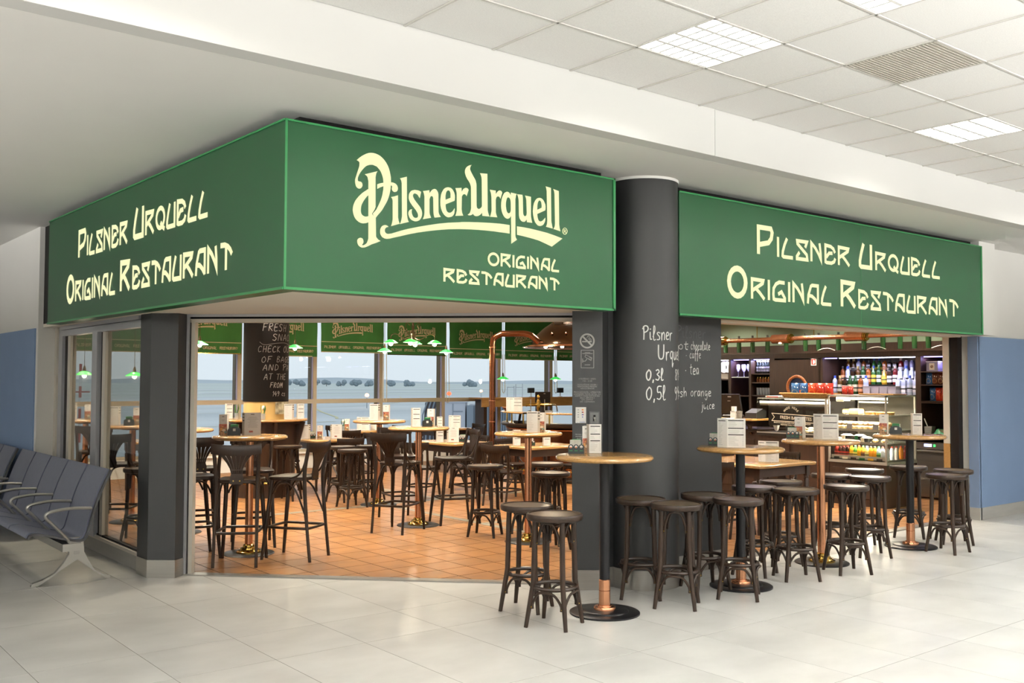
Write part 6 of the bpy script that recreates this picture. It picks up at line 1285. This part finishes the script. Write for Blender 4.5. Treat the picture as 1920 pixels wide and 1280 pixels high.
# tray and boxes on top of the tall case
t = thing('tray', 'oak tray on top of the tall glass case', 'tray', (12.08,7.10,1.466)); b = MB(); b.bevbox((0,0,.010),(.34,.50,.020),.006); part('board', b, 'wood_oak', t, smooth=False)
mat('plastic_lilac','c9c4dc',.3,alpha=.6)
for q in range(4):
    t = thing('plastic_box', 'translucent plastic box on the oak tray, %s' % ('far left','left','right','far right')[q], 'box', (12.05,7.285-.122*q,1.487), 0, 'plastic boxes on the tray'); b = MB(); b.prism([(-.05,0),(.05,0),(.058,.09),(-.058,.09)], -.055, .055, mx=Matrix(((0,0,1,0),(1,0,0,0),(0,1,0,0),(0,0,0,1)))); part('tub', b, 'plastic_lilac', t, smooth=False); b = MB(); b.b2(-.06,.06,-.061,.061,.09,.096); part('lid', b, 'plastic_lilac', t, smooth=False)
# crisps basket, wreath, bags
t = thing('basket', 'long pale wicker basket of snack bags on the low display case', 'basket', (11.95,8.14,1.411))
b = MB()
for q in range(4):
    z = .008+.015*q; w_, l_ = .13+.009*q, .34+.012*q
    b.tube([(-w_,-l_,z),(w_,-l_,z),(w_,l_,z),(-w_,l_,z)], .009, 6, closed=True)
b.b2(-.13,.13,-.34,.34,0,.01); part('weave', b, 'wicker', t)
b = MB(); b.tube([(-.165,-.385,.062),(.165,-.385,.062),(.165,.385,.062),(-.165,.385,.062)], .012, 7, closed=True); part('rim', b, 'wicker', t)
t = thing('round_basket', 'upright round wicker ring basket with a blue inside behind the snack bags', 'basket', (12.12,8.47,1.411)); mz = Matrix(((0,0,1,0),(1,0,0,0),(0,1,0,.15),(0,0,0,1)))
b = MB(); b.tube([(0,.155*math.cos(a*PI/14),.15+.155*math.sin(a*PI/14)) for a in range(28)], .022, 8, closed=True); part('ring', b, 'wicker_dark', t); b = MB(); b.disc((.03,0,.15), .14, 0, 28, n=(-1,0,0)); b.lathe([(.14,-.0),(.12,.06)], 24, mx=mz); mat('basket_blue','2b3c5c',.7); part('lining', b, 'basket_blue', t)
def bag(x, y, z, w_, h, c1, c2, lab, g, rz=0.0):
    for c in (c1, c2):
        if c not in MATS: mat(c, c[2:], .28, spec=.6)
    t = thing('snack_bag', lab, 'snack bag', (x,y,z), rz, g); b = MB()
    def sh(u, v, s):
        e = (1-abs(2*u-1)**3)*math.sin(PI*min(1,max(0,v)))**.5*.035*s; return Vector((-e, (u-.5)*w_*(1-.06*math.sin(PI*v)), v*h))
    b.grid(lambda u, v: sh(u, v, 1), 9, 9); b.grid(lambda u, v: sh(1-u, v, -1), 9, 9); part('pouch', b, c1, t)
    f = lambda u, v: sh(.5+u, v, 1)+Vector((-.0016,0,0))
    b = MB(); b.add([f(.36*math.cos(a*PI/8), .30+.20*math.sin(a*PI/8)) for a in range(16)], [tuple(range(16))]); part('picture', b, c2, t)
    b = MB(); b.add([f(-.38,.62),f(-.1,.66),f(.38,.76),f(.38,.84),f(0,.76),f(-.38,.70)],[(0,1,2,3,4,5)]); part('logo_band', b, 'paper', t)
CHIP = [(8.34,'m_2f5f8f','m_d8c890','leftmost blue and red snack bag in the wicker basket'),(8.20,'m_2c5c94','m_d8c890','second blue snack bag in the wicker basket'),(8.06,'m_c8401c','m_e0a048','orange snack bag in the middle of the wicker basket'),(7.93,'m_c02c18','m_d87830','red snack bag right of the orange one in the wicker basket'),(7.80,'m_b82a1a','m_c85a28','rightmost red snack bag at the end of the wicker basket')]
for y, a, c, lb_ in CHIP: bag(11.90, y, 1.435, .135, .185, a, c, lb_, 'snack bags in the basket', rr_.uniform(-.15,.15))
bag(12.05, 8.42, 1.42, .12, .10, 'm_c02c18','m_e0a048','small red snack bag before the ring basket','snack bags in the basket')
for q, y in enumerate((7.63,7.54)): bag(12.02, y, 1.466, .085, .115, 'm_b82a1a','m_c85a28','red snack bag standing on the tall case, %s' % ('left one','right one')[q], 'snack bags on the tall case')

# ---- back bar
BBK = thing('back_bar', 'dark wooden back bar with lit niches along the right wall', 'shelving')
XF, XB = 13.20, 13.86
bxp('top_shelf', XF-.03,XB,6.62,11.2,2.085,2.115,'wood_panel_dark',BBK); bxp('header', XF,XF+.03,6.62,11.2,2.005,2.085,'wood_panel_dark',BBK); bxp('upper_back', XF+.45,XB,6.62,11.2,2.115,2.235,'wood_panel_dark',BBK)
for y0, y1 in ((10.52,10.57),(10.11,10.15),(9.64,9.74),(8.755,8.80),(7.17,7.25),(6.62,6.685),(11.1,11.2)): bxp('upright', XF,XB,y0,y1,.0 if y0 > 7.2 else .86,2.005,'wood_panel_dark',BBK)
bxp('back_panel', XB-.03,XB,6.62,11.2,.0,2.005,'wood_panel_dark',BBK); bxp('door_panel', XF-.005,XF+.02,8.80,9.64,1.40,1.985,'wood_panel_dark',BBK,.004); bxp('door_frame', XF-.008,XF-.004,8.80,8.83,1.3,2.0,'wood_dark',BBK)
bxp('plinth_front', XF,XF+.03,7.27,11.1,.0,.86,'wood_panel_dark',BBK); bxp('worktop', XF-.05,XB-.03,7.26,11.1,.86,.90,'wood_dark',BBK)
for y0, y1, zs in ((10.57,11.1,(1.40,1.67,1.78)),(10.15,10.52,(1.40,1.71)),(9.74,10.11,(1.41,1.62,1.765))):
    for z in zs: bxp('shelf', XF+.02,XB-.03,y0,y1,z-.012,z+.006,'wood_panel_dark' if (y0 != 10.15 or z < 1.5) else 'shelf_glass',BBK)
bxp('niche_shelf', XF+.02,XB-.03,7.25,8.755,1.425,1.455,'wood_panel_dark',BBK); bxp('niche_step', XF+.33,XB-.03,7.25,8.755,1.455,1.60,'case_dark',BBK); bxp('niche_step', XF+.50,XB-.03,7.25,8.755,1.60,1.72,'case_dark',BBK)
for y0, y1, mm in ((7.27,8.50,'led_white'),(8.55,8.75,'led_violet'),(9.76,10.09,'led_violet'),(10.17,10.50,'led_violet'),(10.59,11.0,'led_white'),(6.70,7.15,'led_violet')): bxp('led_strip', XF+.05,XF+.07,y0,y1,1.992,2.002,mm,BBK)
def strip_light(x, y, z, ly, pw, col):
    l = bpy.data.lights.new('led_glow', 'AREA'); l.shape = 'RECTANGLE'; l.size = .04; l.size_y = ly; l.energy = pw; l.color = col
    o = bpy.data.objects.new('led_glow', l); COL.objects.link(o); o.location = (x,y,z); return o
strip_light(XF+.10,8.0,1.985,1.3,17,(.74,.72,1)); strip_light(XF+.10,10.33,1.985,.3,9,(.48,.44,1)); strip_light(XF+.10,9.93,1.985,.3,8,(.66,.66,1)); strip_light(XF+.10,6.93,1.985,.4,6,(.5,.45,1)); strip_light(XF+.10,10.8,1.985,.4,9,(.85,.85,1))
strip_light(X0+.12,7.25,1.40,.75,34,(1,.9,.72)); strip_light(x0+.12,8.25,1.33,1.0,22,(1,.9,.72))
for z in SZ[1:]: strip_light(X0+.10,7.25,z-.035,.7,14,(1,.9,.72))
# right bay
for z in (1.79,1.605,1.375): bxp('shelf', XF,XB-.03,6.685,7.17,z-(.012 if z > 1.4 else .035),z,'wood_panel_dark' if z > 1.4 else 'wood_dark',BBK)
bxp('bay_worktop', XF-.06,XB-.03,6.60,7.25,.855,.885,'print_cream',BBK)
DW = thing('dishwasher', 'stainless under-counter dishwasher with a lit panel at the right end of the bar', 'dishwasher')
bxp('door', XF,XB-.05,6.825,7.245,.03,.69,'stainless',DW,.006); bxp('control_panel', XF-.006,XB-.05,6.825,7.245,.70,.80,'stainless',DW,.004); bxp('handle', XF-.03,XF-.01,6.83,7.24,.655,.685,'stainless',DW,.006); mat('screen_blue','b9c4ff',.5,emit=('c4ccff',2.0)); mat('led_green','40c060',.5,emit=('40d060',2.0))
bxp('display', XF-.010,XF-.006,7.02,7.13,.735,.775,'screen_blue',DW); bxp('lamp', XF-.010,XF-.006,6.965,6.995,.738,.772,'led_green',DW); bxp('hinge_strip', XF-.004,XF,6.825,7.245,.27,.30,'case_frame',DW)
CUP = thing('cupboard', 'dark wooden cupboard with a pale round knob beside the dishwasher', 'cupboard')
bxp('carcass', XF+.02,XB-.05,6.62,6.82,.0,.854,'wood_panel_dark',CUP); bxp('door', XF,XF+.02,6.63,6.815,.05,.66,'wood_panel_dark',CUP,.005); bxp('drawer', XF,XF+.02,6.63,6.815,.68,.84,'wood_panel_dark',CUP,.005); b = MB(); b.lathe([(0,.03),(.014,.026),(.016,.014),(.008,0)], 12, mx=Matrix(((0,0,-1,XF),(1,0,0,6.79),(0,1,0,.60),(0,0,0,1)))); part('knob', b, 'tulip', CUP)
# things on the right bay
for q, y in enumerate((7.04,6.80)):
    t = thing('tea_box', 'clear-lidded tea box with a printed card, %s on the top right shelf' % ('left one','right one')[q], 'box', (13.34,y,1.792), 0, 'tea boxes'); b = MB(); b.b2(-.07,.07,-.085,.085,.0,.13); part('box', b, 'plastic_lilac', t, smooth=False); b = MB(); b.b2(-.075,.075,-.09,.09,.131,.142); part('lid', b, 'paper', t, smooth=False); b = MB(); b.b2(-.074,-.071,-.035,.04,.02,.115); part('card', b, 'print_cream' if q == 0 else 'paper', t, smooth=False); b = MB(); b.disc((-.0748,.002,.066),.022,0,14,n=(-1,0,0)); part('stamp', b, 'photo_brown', t, smooth=False)
for q in range(5): bag(13.30, 7.10-.088*q, 1.607, .095, .165, ('m_2c5c94','m_5a2a1c','m_5a2a1c','m_2c5c94','m_5a3a2c')[q], 'm_d8b878' if q % 2 == 0 else 'm_c08848', 'snack bag on the middle right shelf, %s' % ('blue one at the left','dark one second from the left','dark one in the middle','blue one second from the right','dark one at the right')[q], 'snack bags on the middle right shelf')
for q in range(5): bag(13.30, 7.05-.085*q, 1.377, .092, .185, ('m_2c5c94','m_c02c18','m_c02c18','m_b82a1a','m_c02c18')[q], 'm_d8c890' if q == 0 else 'm_d87830', 'snack bag on the lower right shelf, %s' % ('blue one at the left','red one second from the left','red one in the middle','red one second from the right','red one at the right')[q], 'snack bags on the lower right shelf')
t = thing('utensil_basket', 'small grey plastic basket with a knife on the right worktop', 'basket', (13.30,7.10,.886)); b = MB(); b.prism([(-.045,0),(.045,0),(.055,.13),(-.055,.13)], -.055, .055, mx=Matrix(((0,0,1,0),(1,0,0,0),(0,1,0,0),(0,0,0,1)))); part('tub', b, 'case_frame', t, smooth=False)
for q in range(4): bxp('slot', -.066,-.055,-.04,.04,.02+.026*q,.028+.026*q,'base_grey',t)
b = MB(); b.tube([(0,.0,.05),(-.02,.07,.24)], .008, 6); part('knife', b, 'paper', t)
t = thing('steel_pot', 'small steel pot with a green cloth over it on the right worktop', 'pot', (13.30,6.92,.886)); b = MB(); b.lathe([(0,0),(.045,0),(.055,.09),(.058,.095)], 16); part('pot', b, 'stainless', t); b = MB(); b.grid(lambda u, v: Vector(((u-.5)*.16,(v-.5)*.24,.10+.03*math.sin(u*7)*math.cos(v*9)-.25*((u-.5)**2+(v-.5)**2))), 9, 9); part('cloth', b, 'green_pack', t)
t = thing('bread_basket', 'small wicker bread basket at the far right worktop', 'basket', (13.30,6.73,.886)); b = MB()
for q in range(5): b.tube([(-.08,-.07-.004*q,.008+.014*q),(.08,-.07-.004*q,.008+.014*q),(.08,.07+.004*q,.008+.014*q),(-.08,.07+.004*q,.008+.014*q)], .008, 6, closed=True)
part('weave', b, 'wicker', t)
t = thing('fire_sign', 'small red and white fire equipment sign on the back bar door', 'sign', (XF-.006,8.91,1.945)); bxp('plate', -.003,0,-.048,.048,-.055,.055,'paper',t); bxp('symbol', -.0045,-.003,-.036,.036,-.042,.042,'card_red',t); bxp('symbol_mark', -.006,-.0045,-.014,.012,-.03,.03,'paper',t); bxp('symbol_mark', -.006,-.0045,-.026,-.018,-.02,.025,'paper',t)
# top-shelf green bottles
for q, y in enumerate((10.73,10.17,9.87,9.51,9.15,8.91,8.56,8.13,7.82,7.55,7.33,7.12,10.45)):
    bottle('wine', 13.33, y, 2.116, 'dark green bottle on the top shelf, %s' % ('leftmost by the pier edge','third from the left','fourth from the left','fifth, behind the pipe coupling','sixth from the left','seventh from the left','above the left end of the lit niche','above the lit niche, left of centre','above the lit niche centre','above the lit niche, right of centre','second from the right','rightmost','second from the left')[q], 'green bottles on the top shelf', 'mg1f3f20', 'm_3a3a30', None)
for q, (y0, y1) in enumerate(((8.9,8.6),(8.05,7.75),(7.05,6.75))):
    t = thing('white_cable', 'loose white cable lying on the top shelf, %s' % ('left','middle','right')[q], 'cable'); b = MB(); b.tube(bez([(13.28,y0,2.12),(13.27,(y0*2+y1)/3,2.15),(13.28,(y0+y1*2)/3,2.155),(13.29,y1,2.121)], 6), .005, 6); part('cable', b, 'paper', t)
# niche bottles, three tiers
FR = [('spirit','mg5a3a14','m_c8b068','m_e8e4d8','amber spirit bottle'),('spirit','mg1f4a24','m_2f6030','m_efe8cc','green whisky bottle with a cream label'),('square','mg2a1a10','m_1a1a1a','m_e9e6df','dark square bottle with a white label'),('spirit','mgb8c4da','m_4060c0','m_d8dcea','clear bottle with a blue cap'),('tube','mg8a86b0','m_c8c8d8',None,'lilac tube bottle'),('tube','mg3a3a60','m_c8c8d8',None,'dark blue tube bottle'),('tube','mg6a9a2c','m_c8c8d8',None,'green tube bottle'),('spirit','mg6a1418','m_c8b8b0','m_e8e0e0','dark red bottle with a white label'),('flask','mgc89a28','m_c8b068','m_e0c040','yellow-labelled flask'),('wine','mg2c5a2a','m_2a4a9a','m_d8c840','green bottle with a yellow label'),('square','mgc4cce0','m_d8d8e0','m_e8e8f0','clear square bottle'),('spirit','mg8a4a1c','m_1a1a20','m_d89a70','brown bottle with an orange label')]
row_back = [0,0,3,11,2,9,9,11,2,2,7,4,4,5,6,6]; row_mid = [11,3,2,0,1,11,9,1,8,2,7,10,3,10,10,3]; row_front = [3,0,2,1,1,11,3,None,None,None,None,None,10,10,3,10]
for rn, row, x, z in (('back', row_back, 13.76, 1.72), ('middle', row_mid, 13.60, 1.60), ('front', row_front, 13.38, 1.455)):
    n_ = len(row)
    for q, k in enumerate(row):
        if k is None: continue
        kd, a, c, l_, nm = FR[k]; side = 'leftmost' if q == 0 else 'rightmost' if q == n_-1 else ('%s from left' % ('2nd','3rd','4th','5th','6th','7th','8th')[q-1] if q < 8 else '%s from right' % ('2nd','3rd','4th','5th','6th','7th','8th')[n_-2-q])
        bottle(kd, x, 8.66-.0875*q, z+.001, nm+', '+side+' in the lit niche '+rn+' row', 'bottles in the lit niche', a, c, l_, 1.0)
# bay C: small sparkling bottles, jars, tumblers
for q in range(6): bottle('beer', 13.33, 10.07-.052*q, 1.772, 'dark bottle with a white foil neck, %s of six on the left shelf' % ('1st','2nd','3rd','4th','5th','6th')[q], 'white-necked bottles', 'mg141c20', 'm_e8e8ec', 'm_8a8a90', .78)
bottle('tube', 13.34, 9.755, 1.772, 'golden carton beside the white-necked bottles', 'white-necked bottles', 'm_d0a860', 'm_e8e8ec', None, .8)
for q in range(5):
    t = thing('jar', 'small brown jar on the middle left shelf, %s' % ('leftmost','second','middle','fourth','rightmost')[q], 'jar', (13.33,10.07-.055*q,1.627), 0, 'small jars'); b = MB(); b.lathe([(0,0),(.02,0),(.022,.05),(.014,.065)], 12); part('glass', b, 'wicker_dark', t); b = MB(); b.lathe([(.015,.062),(.015,.085),(0,.087)], 10); part('lid', b, 'brass', t)
for q in range(6):
    t = thing('tumbler', 'clear tumbler on the lower left shelf, %s' % ('leftmost','second from the left','third from the left','third from the right','second from the right','rightmost')[q], 'glass', (13.33,10.07-.058*q,1.417), 0, 'tumblers'); b = MB(); b.lathe([(0,.002),(.022,.002),(.026,.12),(.024,.12),(.020,.01)], 14); part('glass', b, 'clear_glass', t)
for q in range(6):
    t = thing('wine_glass', 'wine glass on the violet-lit shelf, %s' % ('far left','front left','front middle','rear middle','front right','far right')[q], 'glass', (13.32+.09*(q%2),10.46-.055*q,1.717), 0, 'wine glasses'); b = MB(); b.lathe([(0,0),(.030,.002),(.004,.008),(.003,.085),(.02,.10),(.034,.135),(.034,.165),(.028,.205),(.0265,.205),(.032,.165),(.032,.138),(.018,.104)], 16); part('glass', b, 'clear_glass', t)
for q in range(2):
    t = thing('plate_stack', 'upright white plates in the far left bay, %s' % ('left','right')[q], 'plates', (13.33,10.76-.085*q,1.787), 0, 'white plates'); b = MB(); b.lathe([(0,0),(.06,.0),(.09,.012),(.092,.015),(.06,.006),(0,.006)], 24, mx=Matrix(((0,0,-1,0),(1,0,0,0),(0,1,0,.093),(0,0,0,1)))); part('plate', b, 'paper', t)
t = thing('white_tub', 'white plastic tub in the far left bay', 'tub', (13.33,10.70,1.677)); b = MB(); b.bevbox((0,0,.05),(.14,.15,.10),.008); part('tub', b, 'paper', t, smooth=False)
# ---- copper pipe with couplings over the bar
t = thing('overhead_pipe', 'horizontal copper pipe with brass-ringed couplings above the bar', 'pipe')
rotY = Matrix(((1,0,0,12.3),(0,0,-1,0),(0,1,0,2.275),(0,0,0,1)))
def along(prof): return [(r, -y) for y, r in prof]
b = MB(); b.tube([(12.3,10.6,2.272),(12.3,7.45,2.276)], .033, 16); part('pipe', b, 'copper', t); b = MB(); b.tube([(12.3,7.42,2.276),(12.3,6.55,2.26)], [.030,.012], 12); part('spout', b, 'copper', t)
for ya, yb in ((9.01,8.72),(7.78,7.50),(10.12,9.94)):
    b = MB(); b.tube([(12.3,ya,2.275),(12.3,yb,2.275)], .068, 22); part('coupling', b, 'copper', t)
    for k in range(3): b = MB(); b.tube([(12.3,yb-.012-.014*k,2.275),(12.3,yb-.022-.014*k,2.275)], .072-.008*(k==2), 22); part('ring', b, 'brass', t)
b = MB(); b.disc((12.28,8.87,2.206), .025, 0, 14, n=(0,0,-1)); part('spot_lens', b, 'bulb', t)
for y in (9.3,8.3,7.0):
    b = MB(); b.tube([(12.3,y,2.3),(12.3,y,3.1)], .006, 6); part('hanger', b, 'brass', t)
# ---- round bar under the kettle hood
BC = Vector((11.70,12.42,0)); A0, A1 = R(118), R(300)
RB = thing('round_bar', 'round copper-clad bar with a dark worktop under the kettle hood', 'bar', tuple(BC))
n_p = 11
for k in range(n_p):
    a, c = A0+(A1-A0)*k/n_p+.008, A0+(A1-A0)*(k+1)/n_p-.008; b = MB(); b.lathe([(1.40,.10),(1.41,.11),(1.41,.83),(1.40,.84)], 5, a0=a, a1=c); part('copper_panel', b, 'copper_dark', RB)
b = MB(); b.lathe([(1.36,0),(1.36,.88)], 40, a0=A0, a1=A1); part('core', b, 'wood_panel_dark', RB)
b = MB(); b.lathe([(.85,.885),(1.49,.885),(1.50,.90),(1.50,.92),(1.485,.93),(.85,.93)], 44, a0=A0, a1=A1); part('worktop', b, 'wood_dark', RB)
b = MB(); b.lathe([(1.42,.835),(1.43,.85),(1.42,.865)], 40, a0=A0, a1=A1); part('top_bead', b, 'copper', RB)
b = MB(); b.tube([(1.56*math.cos(a), 1.56*math.sin(a), .2) for a in [A0+(A1-A0)*i/30 for i in range(31)]], .02, 8); part('foot_rail', b, 'brass', RB)
for a0, a1, lb_ in ((R(140),R(182),'left'),(R(196),R(255),'right')):
    t = thing('glass_ledge', 'curved oak ledge on brass posts above the round bar, %s one' % lb_, 'shelf', tuple(BC)); b = MB(); b.lathe([(1.22,1.095),(1.50,1.095),(1.515,1.107),(1.50,1.12),(1.22,1.12),(1.22,1.095)], 20, a0=a0, a1=a1); part('board', b, 'wood_oak', t)
    for a in (a0+.08,(a0+a1)/2,a1-.08): b = MB(); b.tube([(1.40*math.cos(a),1.40*math.sin(a),.93),(1.40*math.cos(a),1.40*math.sin(a),1.095)], .014, 8); part('post', b, 'brass', t)
HD = thing('kettle_hood', 'big copper brewing-kettle hood hanging over the round bar', 'hood', (11.68,12.42,0))
b = MB(); b.lathe([(1.00,2.235),(1.0,2.25),(.955,2.33),(.88,2.43),(.76,2.54),(.60,2.65),(.42,2.74),(.22,2.80),(.12,2.83),(.10,3.0),(.10,3.1)], 48); part('dome', b, 'hood_copper', HD)
b = MB(); b.lathe([(.98,2.235),(1.10,2.205),(1.115,2.215),(1.11,2.235),(1.0,2.25)], 48); part('rim', b, 'copper', HD)
b = MB(); b.lathe([(.95,2.24),(.60,2.34),(0,2.36)], 36); part('inner_lining', b, 'lead_metal', HD)
for q in range(7):
    a = R(186)+q*R(18); d = Vector((math.cos(a),math.sin(a),0)); b = MB(); b.lathe([(0,-.03),(.022,-.025),(.03,-.005),(.02,.01)], 12, c=tuple(d*1.05+Vector((0,0,2.205)))); part('spot_bulb', b, 'bulb', HD)
    b = MB(); b.lathe([(0,.03),(.014,.02),(.018,0)], 8, c=tuple(d*.90+Vector((0,0,2.415)))); part('rivet', b, 'copper', HD)
for a in (190, 225): lamp_light(11.68+1.05*math.cos(R(a)), 12.42+1.05*math.sin(R(a)), 2.13, 14)
b = MB(); b.tube([(.66*math.cos(R(a)), .66*math.sin(R(a)), 2.66) for a in range(150,260,6)], .012, 6)
for a in (160,185,210,235): b.tube([(.66*math.cos(R(a)), .66*math.sin(R(a)), 2.66),(.62*math.cos(R(a)), .62*math.sin(R(a)), 2.63)], .01, 5)
part('hand_rail', b, 'brass', HD)
t = thing('riser_pipe', 'thick copper pipe rising from the floor and bending over to the kettle hood', 'pipe')
q0 = Vector((10.13,13.10,0)); q1 = Vector((10.62,12.70,0)); d = (q1-q0).normalized(); up = Vector((0,0,1))
b = MB(); b.tube([q0+up*.02]+[q0+up*2.25]+bez([q0+up*2.25,q0+d*.03+up*2.36,q0+d*.16+up*2.43],5)[1:]+bez([q1-d*.12+up*2.435,q1+up*2.41,q1+d*.13+up*2.31,q1+d*.20+up*2.24],5), .052, 18); part('pipe', b, 'copper_dark', t)
for z in (1.30, .95, 2.20): b = MB(); b.lathe([(.053,z-.012),(.060,z-.008),(.060,z+.008),(.053,z+.012)], 18, c=tuple(q0)); part('joint_ring', b, 'copper', t)
b = MB(); b.lathe([(.13,0),(.13,.012),(.07,.02),(.054,.03)], 20, c=tuple(q0)); part('floor_flange', b, 'copper', t)
# beer tap tower
TP = thing('beer_tap', 'brass beer tap tower with side taps on the round bar', 'tap', (10.56,12.40,.93))
rz_ = math.atan2(RT.y, RT.x); TP.rotation_euler.z = rz_
b = MB(); b.lathe([(.05,0),(.05,.02),(.022,.04),(.018,.22),(.03,.24),(.034,.28),(.034,.37),(.028,.39),(.016,.40),(.02,.415),(.026,.43),(.024,.455),(.008,.475),(0,.48)], 18); part('tower', b, 'brass', TP)
b = MB(); b.tube([(-.20,0,.31),(.20,0,.31)], .026, 14); part('cross_bar', b, 'brass', TP)
for x in (-.2,.2): b = MB(); b.lathe([(0,-.012),(.03,-.01),(.03,.01),(0,.012)], 14, mx=Matrix(((0,0,1,x),(1,0,0,0),(0,1,0,.31),(0,0,0,1)))); part('end_cap', b, 'brass', TP)
for x in (-.13,.10): b = MB(); b.tube([(x,-.02,.31),(x,-.07,.30),(x,-.08,.22)], .009, 8); b.tube([(x,-.02,.33),(x,-.03,.40)], .008, 8); part('tap', b, 'steel', TP)
b = MB(); b.tube(bez([(.20,0,.31),(.27,0,.32),(.30,-.01,.28),(.31,-.01,.20)], 5), .010, 8); part('spout', b, 'lead_metal', TP)
t = thing('till', 'black touch screen on the round bar behind the taps', 'till', (10.95,12.75,.93), rz_); mx_ = Matrix.Rotation(R(20),4,'X'); b = MB(); b.box((0,.10,.42),(.26,.02,.19),mx=mx_); part('screen', b, 'case_dark', t, smooth=False); b = MB(); b.box((.03,.086,.49),(.03,.004,.012),mx=mx_); part('badge', b, 'print_grey', t, smooth=False); b = MB(); b.box((0,0,.17),(.05,.05,.34)); b.bevbox((0,0,.015),(.2,.2,.03),.01); part('stand', b, 'case_dark', t, smooth=False)
def fb(r_, a): return BC+Vector((r_*math.cos(R(a)), r_*math.sin(R(a)), 0))
p = fb(1.38,150); t = thing('fruit_basket', 'round wicker basket on the left glass ledge', 'basket', (p.x,p.y,1.121)); b = MB(); 
for q in range(5): b.lathe([(.07+.010*q-.008,.006+.014*q),(.07+.010*q,.0+.014*q),(.07+.010*q+.008,.006+.014*q),(.07+.010*q,.014+.014*q),(.07+.010*q-.008,.006+.014*q)], 20)
b.lathe([(0,.003),(.07,.003)], 20); part('weave', b, 'wicker_dark', t)
for q, (a, st, lb_) in enumerate(((158,'wide','two-panel menu card left'),(164,'wide','two-panel menu card right'),(146,'flyer','photo flyer'))):
    p = fb(1.36,a); put(st, p.x, p.y, 1.1215, lb_+' on the left glass ledge over the round bar')
p = fb(1.36,143.5); vase(p.x,p.y,1.121,'glass vase with a big green leaf on the left glass ledge',False)
p = fb(1.33,200); put('list', p.x+.3, p.y+.4, 1.12-.19+.0, 'menu card behind the taps on the round bar')
for q in range(4):
    p = fb(1.33,222+q*4.5); t = thing('cup_tower', 'stack of white cups on the right glass ledge, %s' % ('leftmost','second from the left','third from the left','rightmost')[q], 'cups', (p.x,p.y,1.121), 0, 'cup stacks'); b = MB(); b.lathe([(0,0),(.03,0)]+[(.036+.006*(k%2), .01+.016*k) for k in range(6)]+[(0,.108)], 16); part('cup', b, 'paper', t)
p = fb(1.36,229); t = thing('straw_holder', 'glass of brown straws on the right glass ledge', 'straws', (p.x-.03,p.y-.03,1.121)); b = MB(); b.lathe([(0,0),(.035,0),(.037,.12)], 14); part('glass', b, 'clear_glass', t)
for q in range(9): a = q*.7; b = MB(); b.tube([(.012*math.cos(a),.012*math.sin(a),.01),(.045*math.cos(a),.045*math.sin(a),.22)], .0035, 5); part('straw', b, 'wicker', t)
for q, a in enumerate((226,234,242)):
    p = fb(1.25,a); t = thing('glass_tray', 'low steel tray of glasses under the right ledge, %s' % ('left','middle','right')[q], 'tray', (p.x,p.y,.931), R(a), 'glass trays'); b = MB(); b.bevbox((0,0,.04),(.22,.17,.08),.008); part('tray', b, 'stainless', t, smooth=False)
p = fb(1.28,175); t = thing('sink_tap', 'bent chrome swan-neck tap on the round bar', 'tap', (p.x,p.y,.93), R(20)); b = MB(); b.tube(bez([(0,0,0),(0,0,.16),(.03,0,.20),(.12,0,.20),(.15,0,.16)],5), .011, 8); part('spout', b, 'steel', t); b = MB(); b.lathe([(.03,0),(.026,.03),(.014,.04)], 12); part('foot', b, 'steel', t)
p = fb(1.30,164); t = thing('bottle_opener_stand', 'dark angled stand on the left of the round bar', 'stand', (p.x,p.y,.93)); b = MB(); b.tube([(0,0,0),(.02,-.02,.18)], .022, 10); b.bevbox((0,0,.02),(.14,.12,.04),.008); part('stand', b, 'case_dark', t)
p = fb(1.36,190); t = thing('glass_bowl', 'round clear bowl on the round bar', 'bowl', (p.x,p.y,.93)); b = MB(); b.lathe([(.03,0),(.06,.02),(.078,.07),(.06,.12),(.045,.13)], 18); part('bowl', b, 'clear_glass', t)
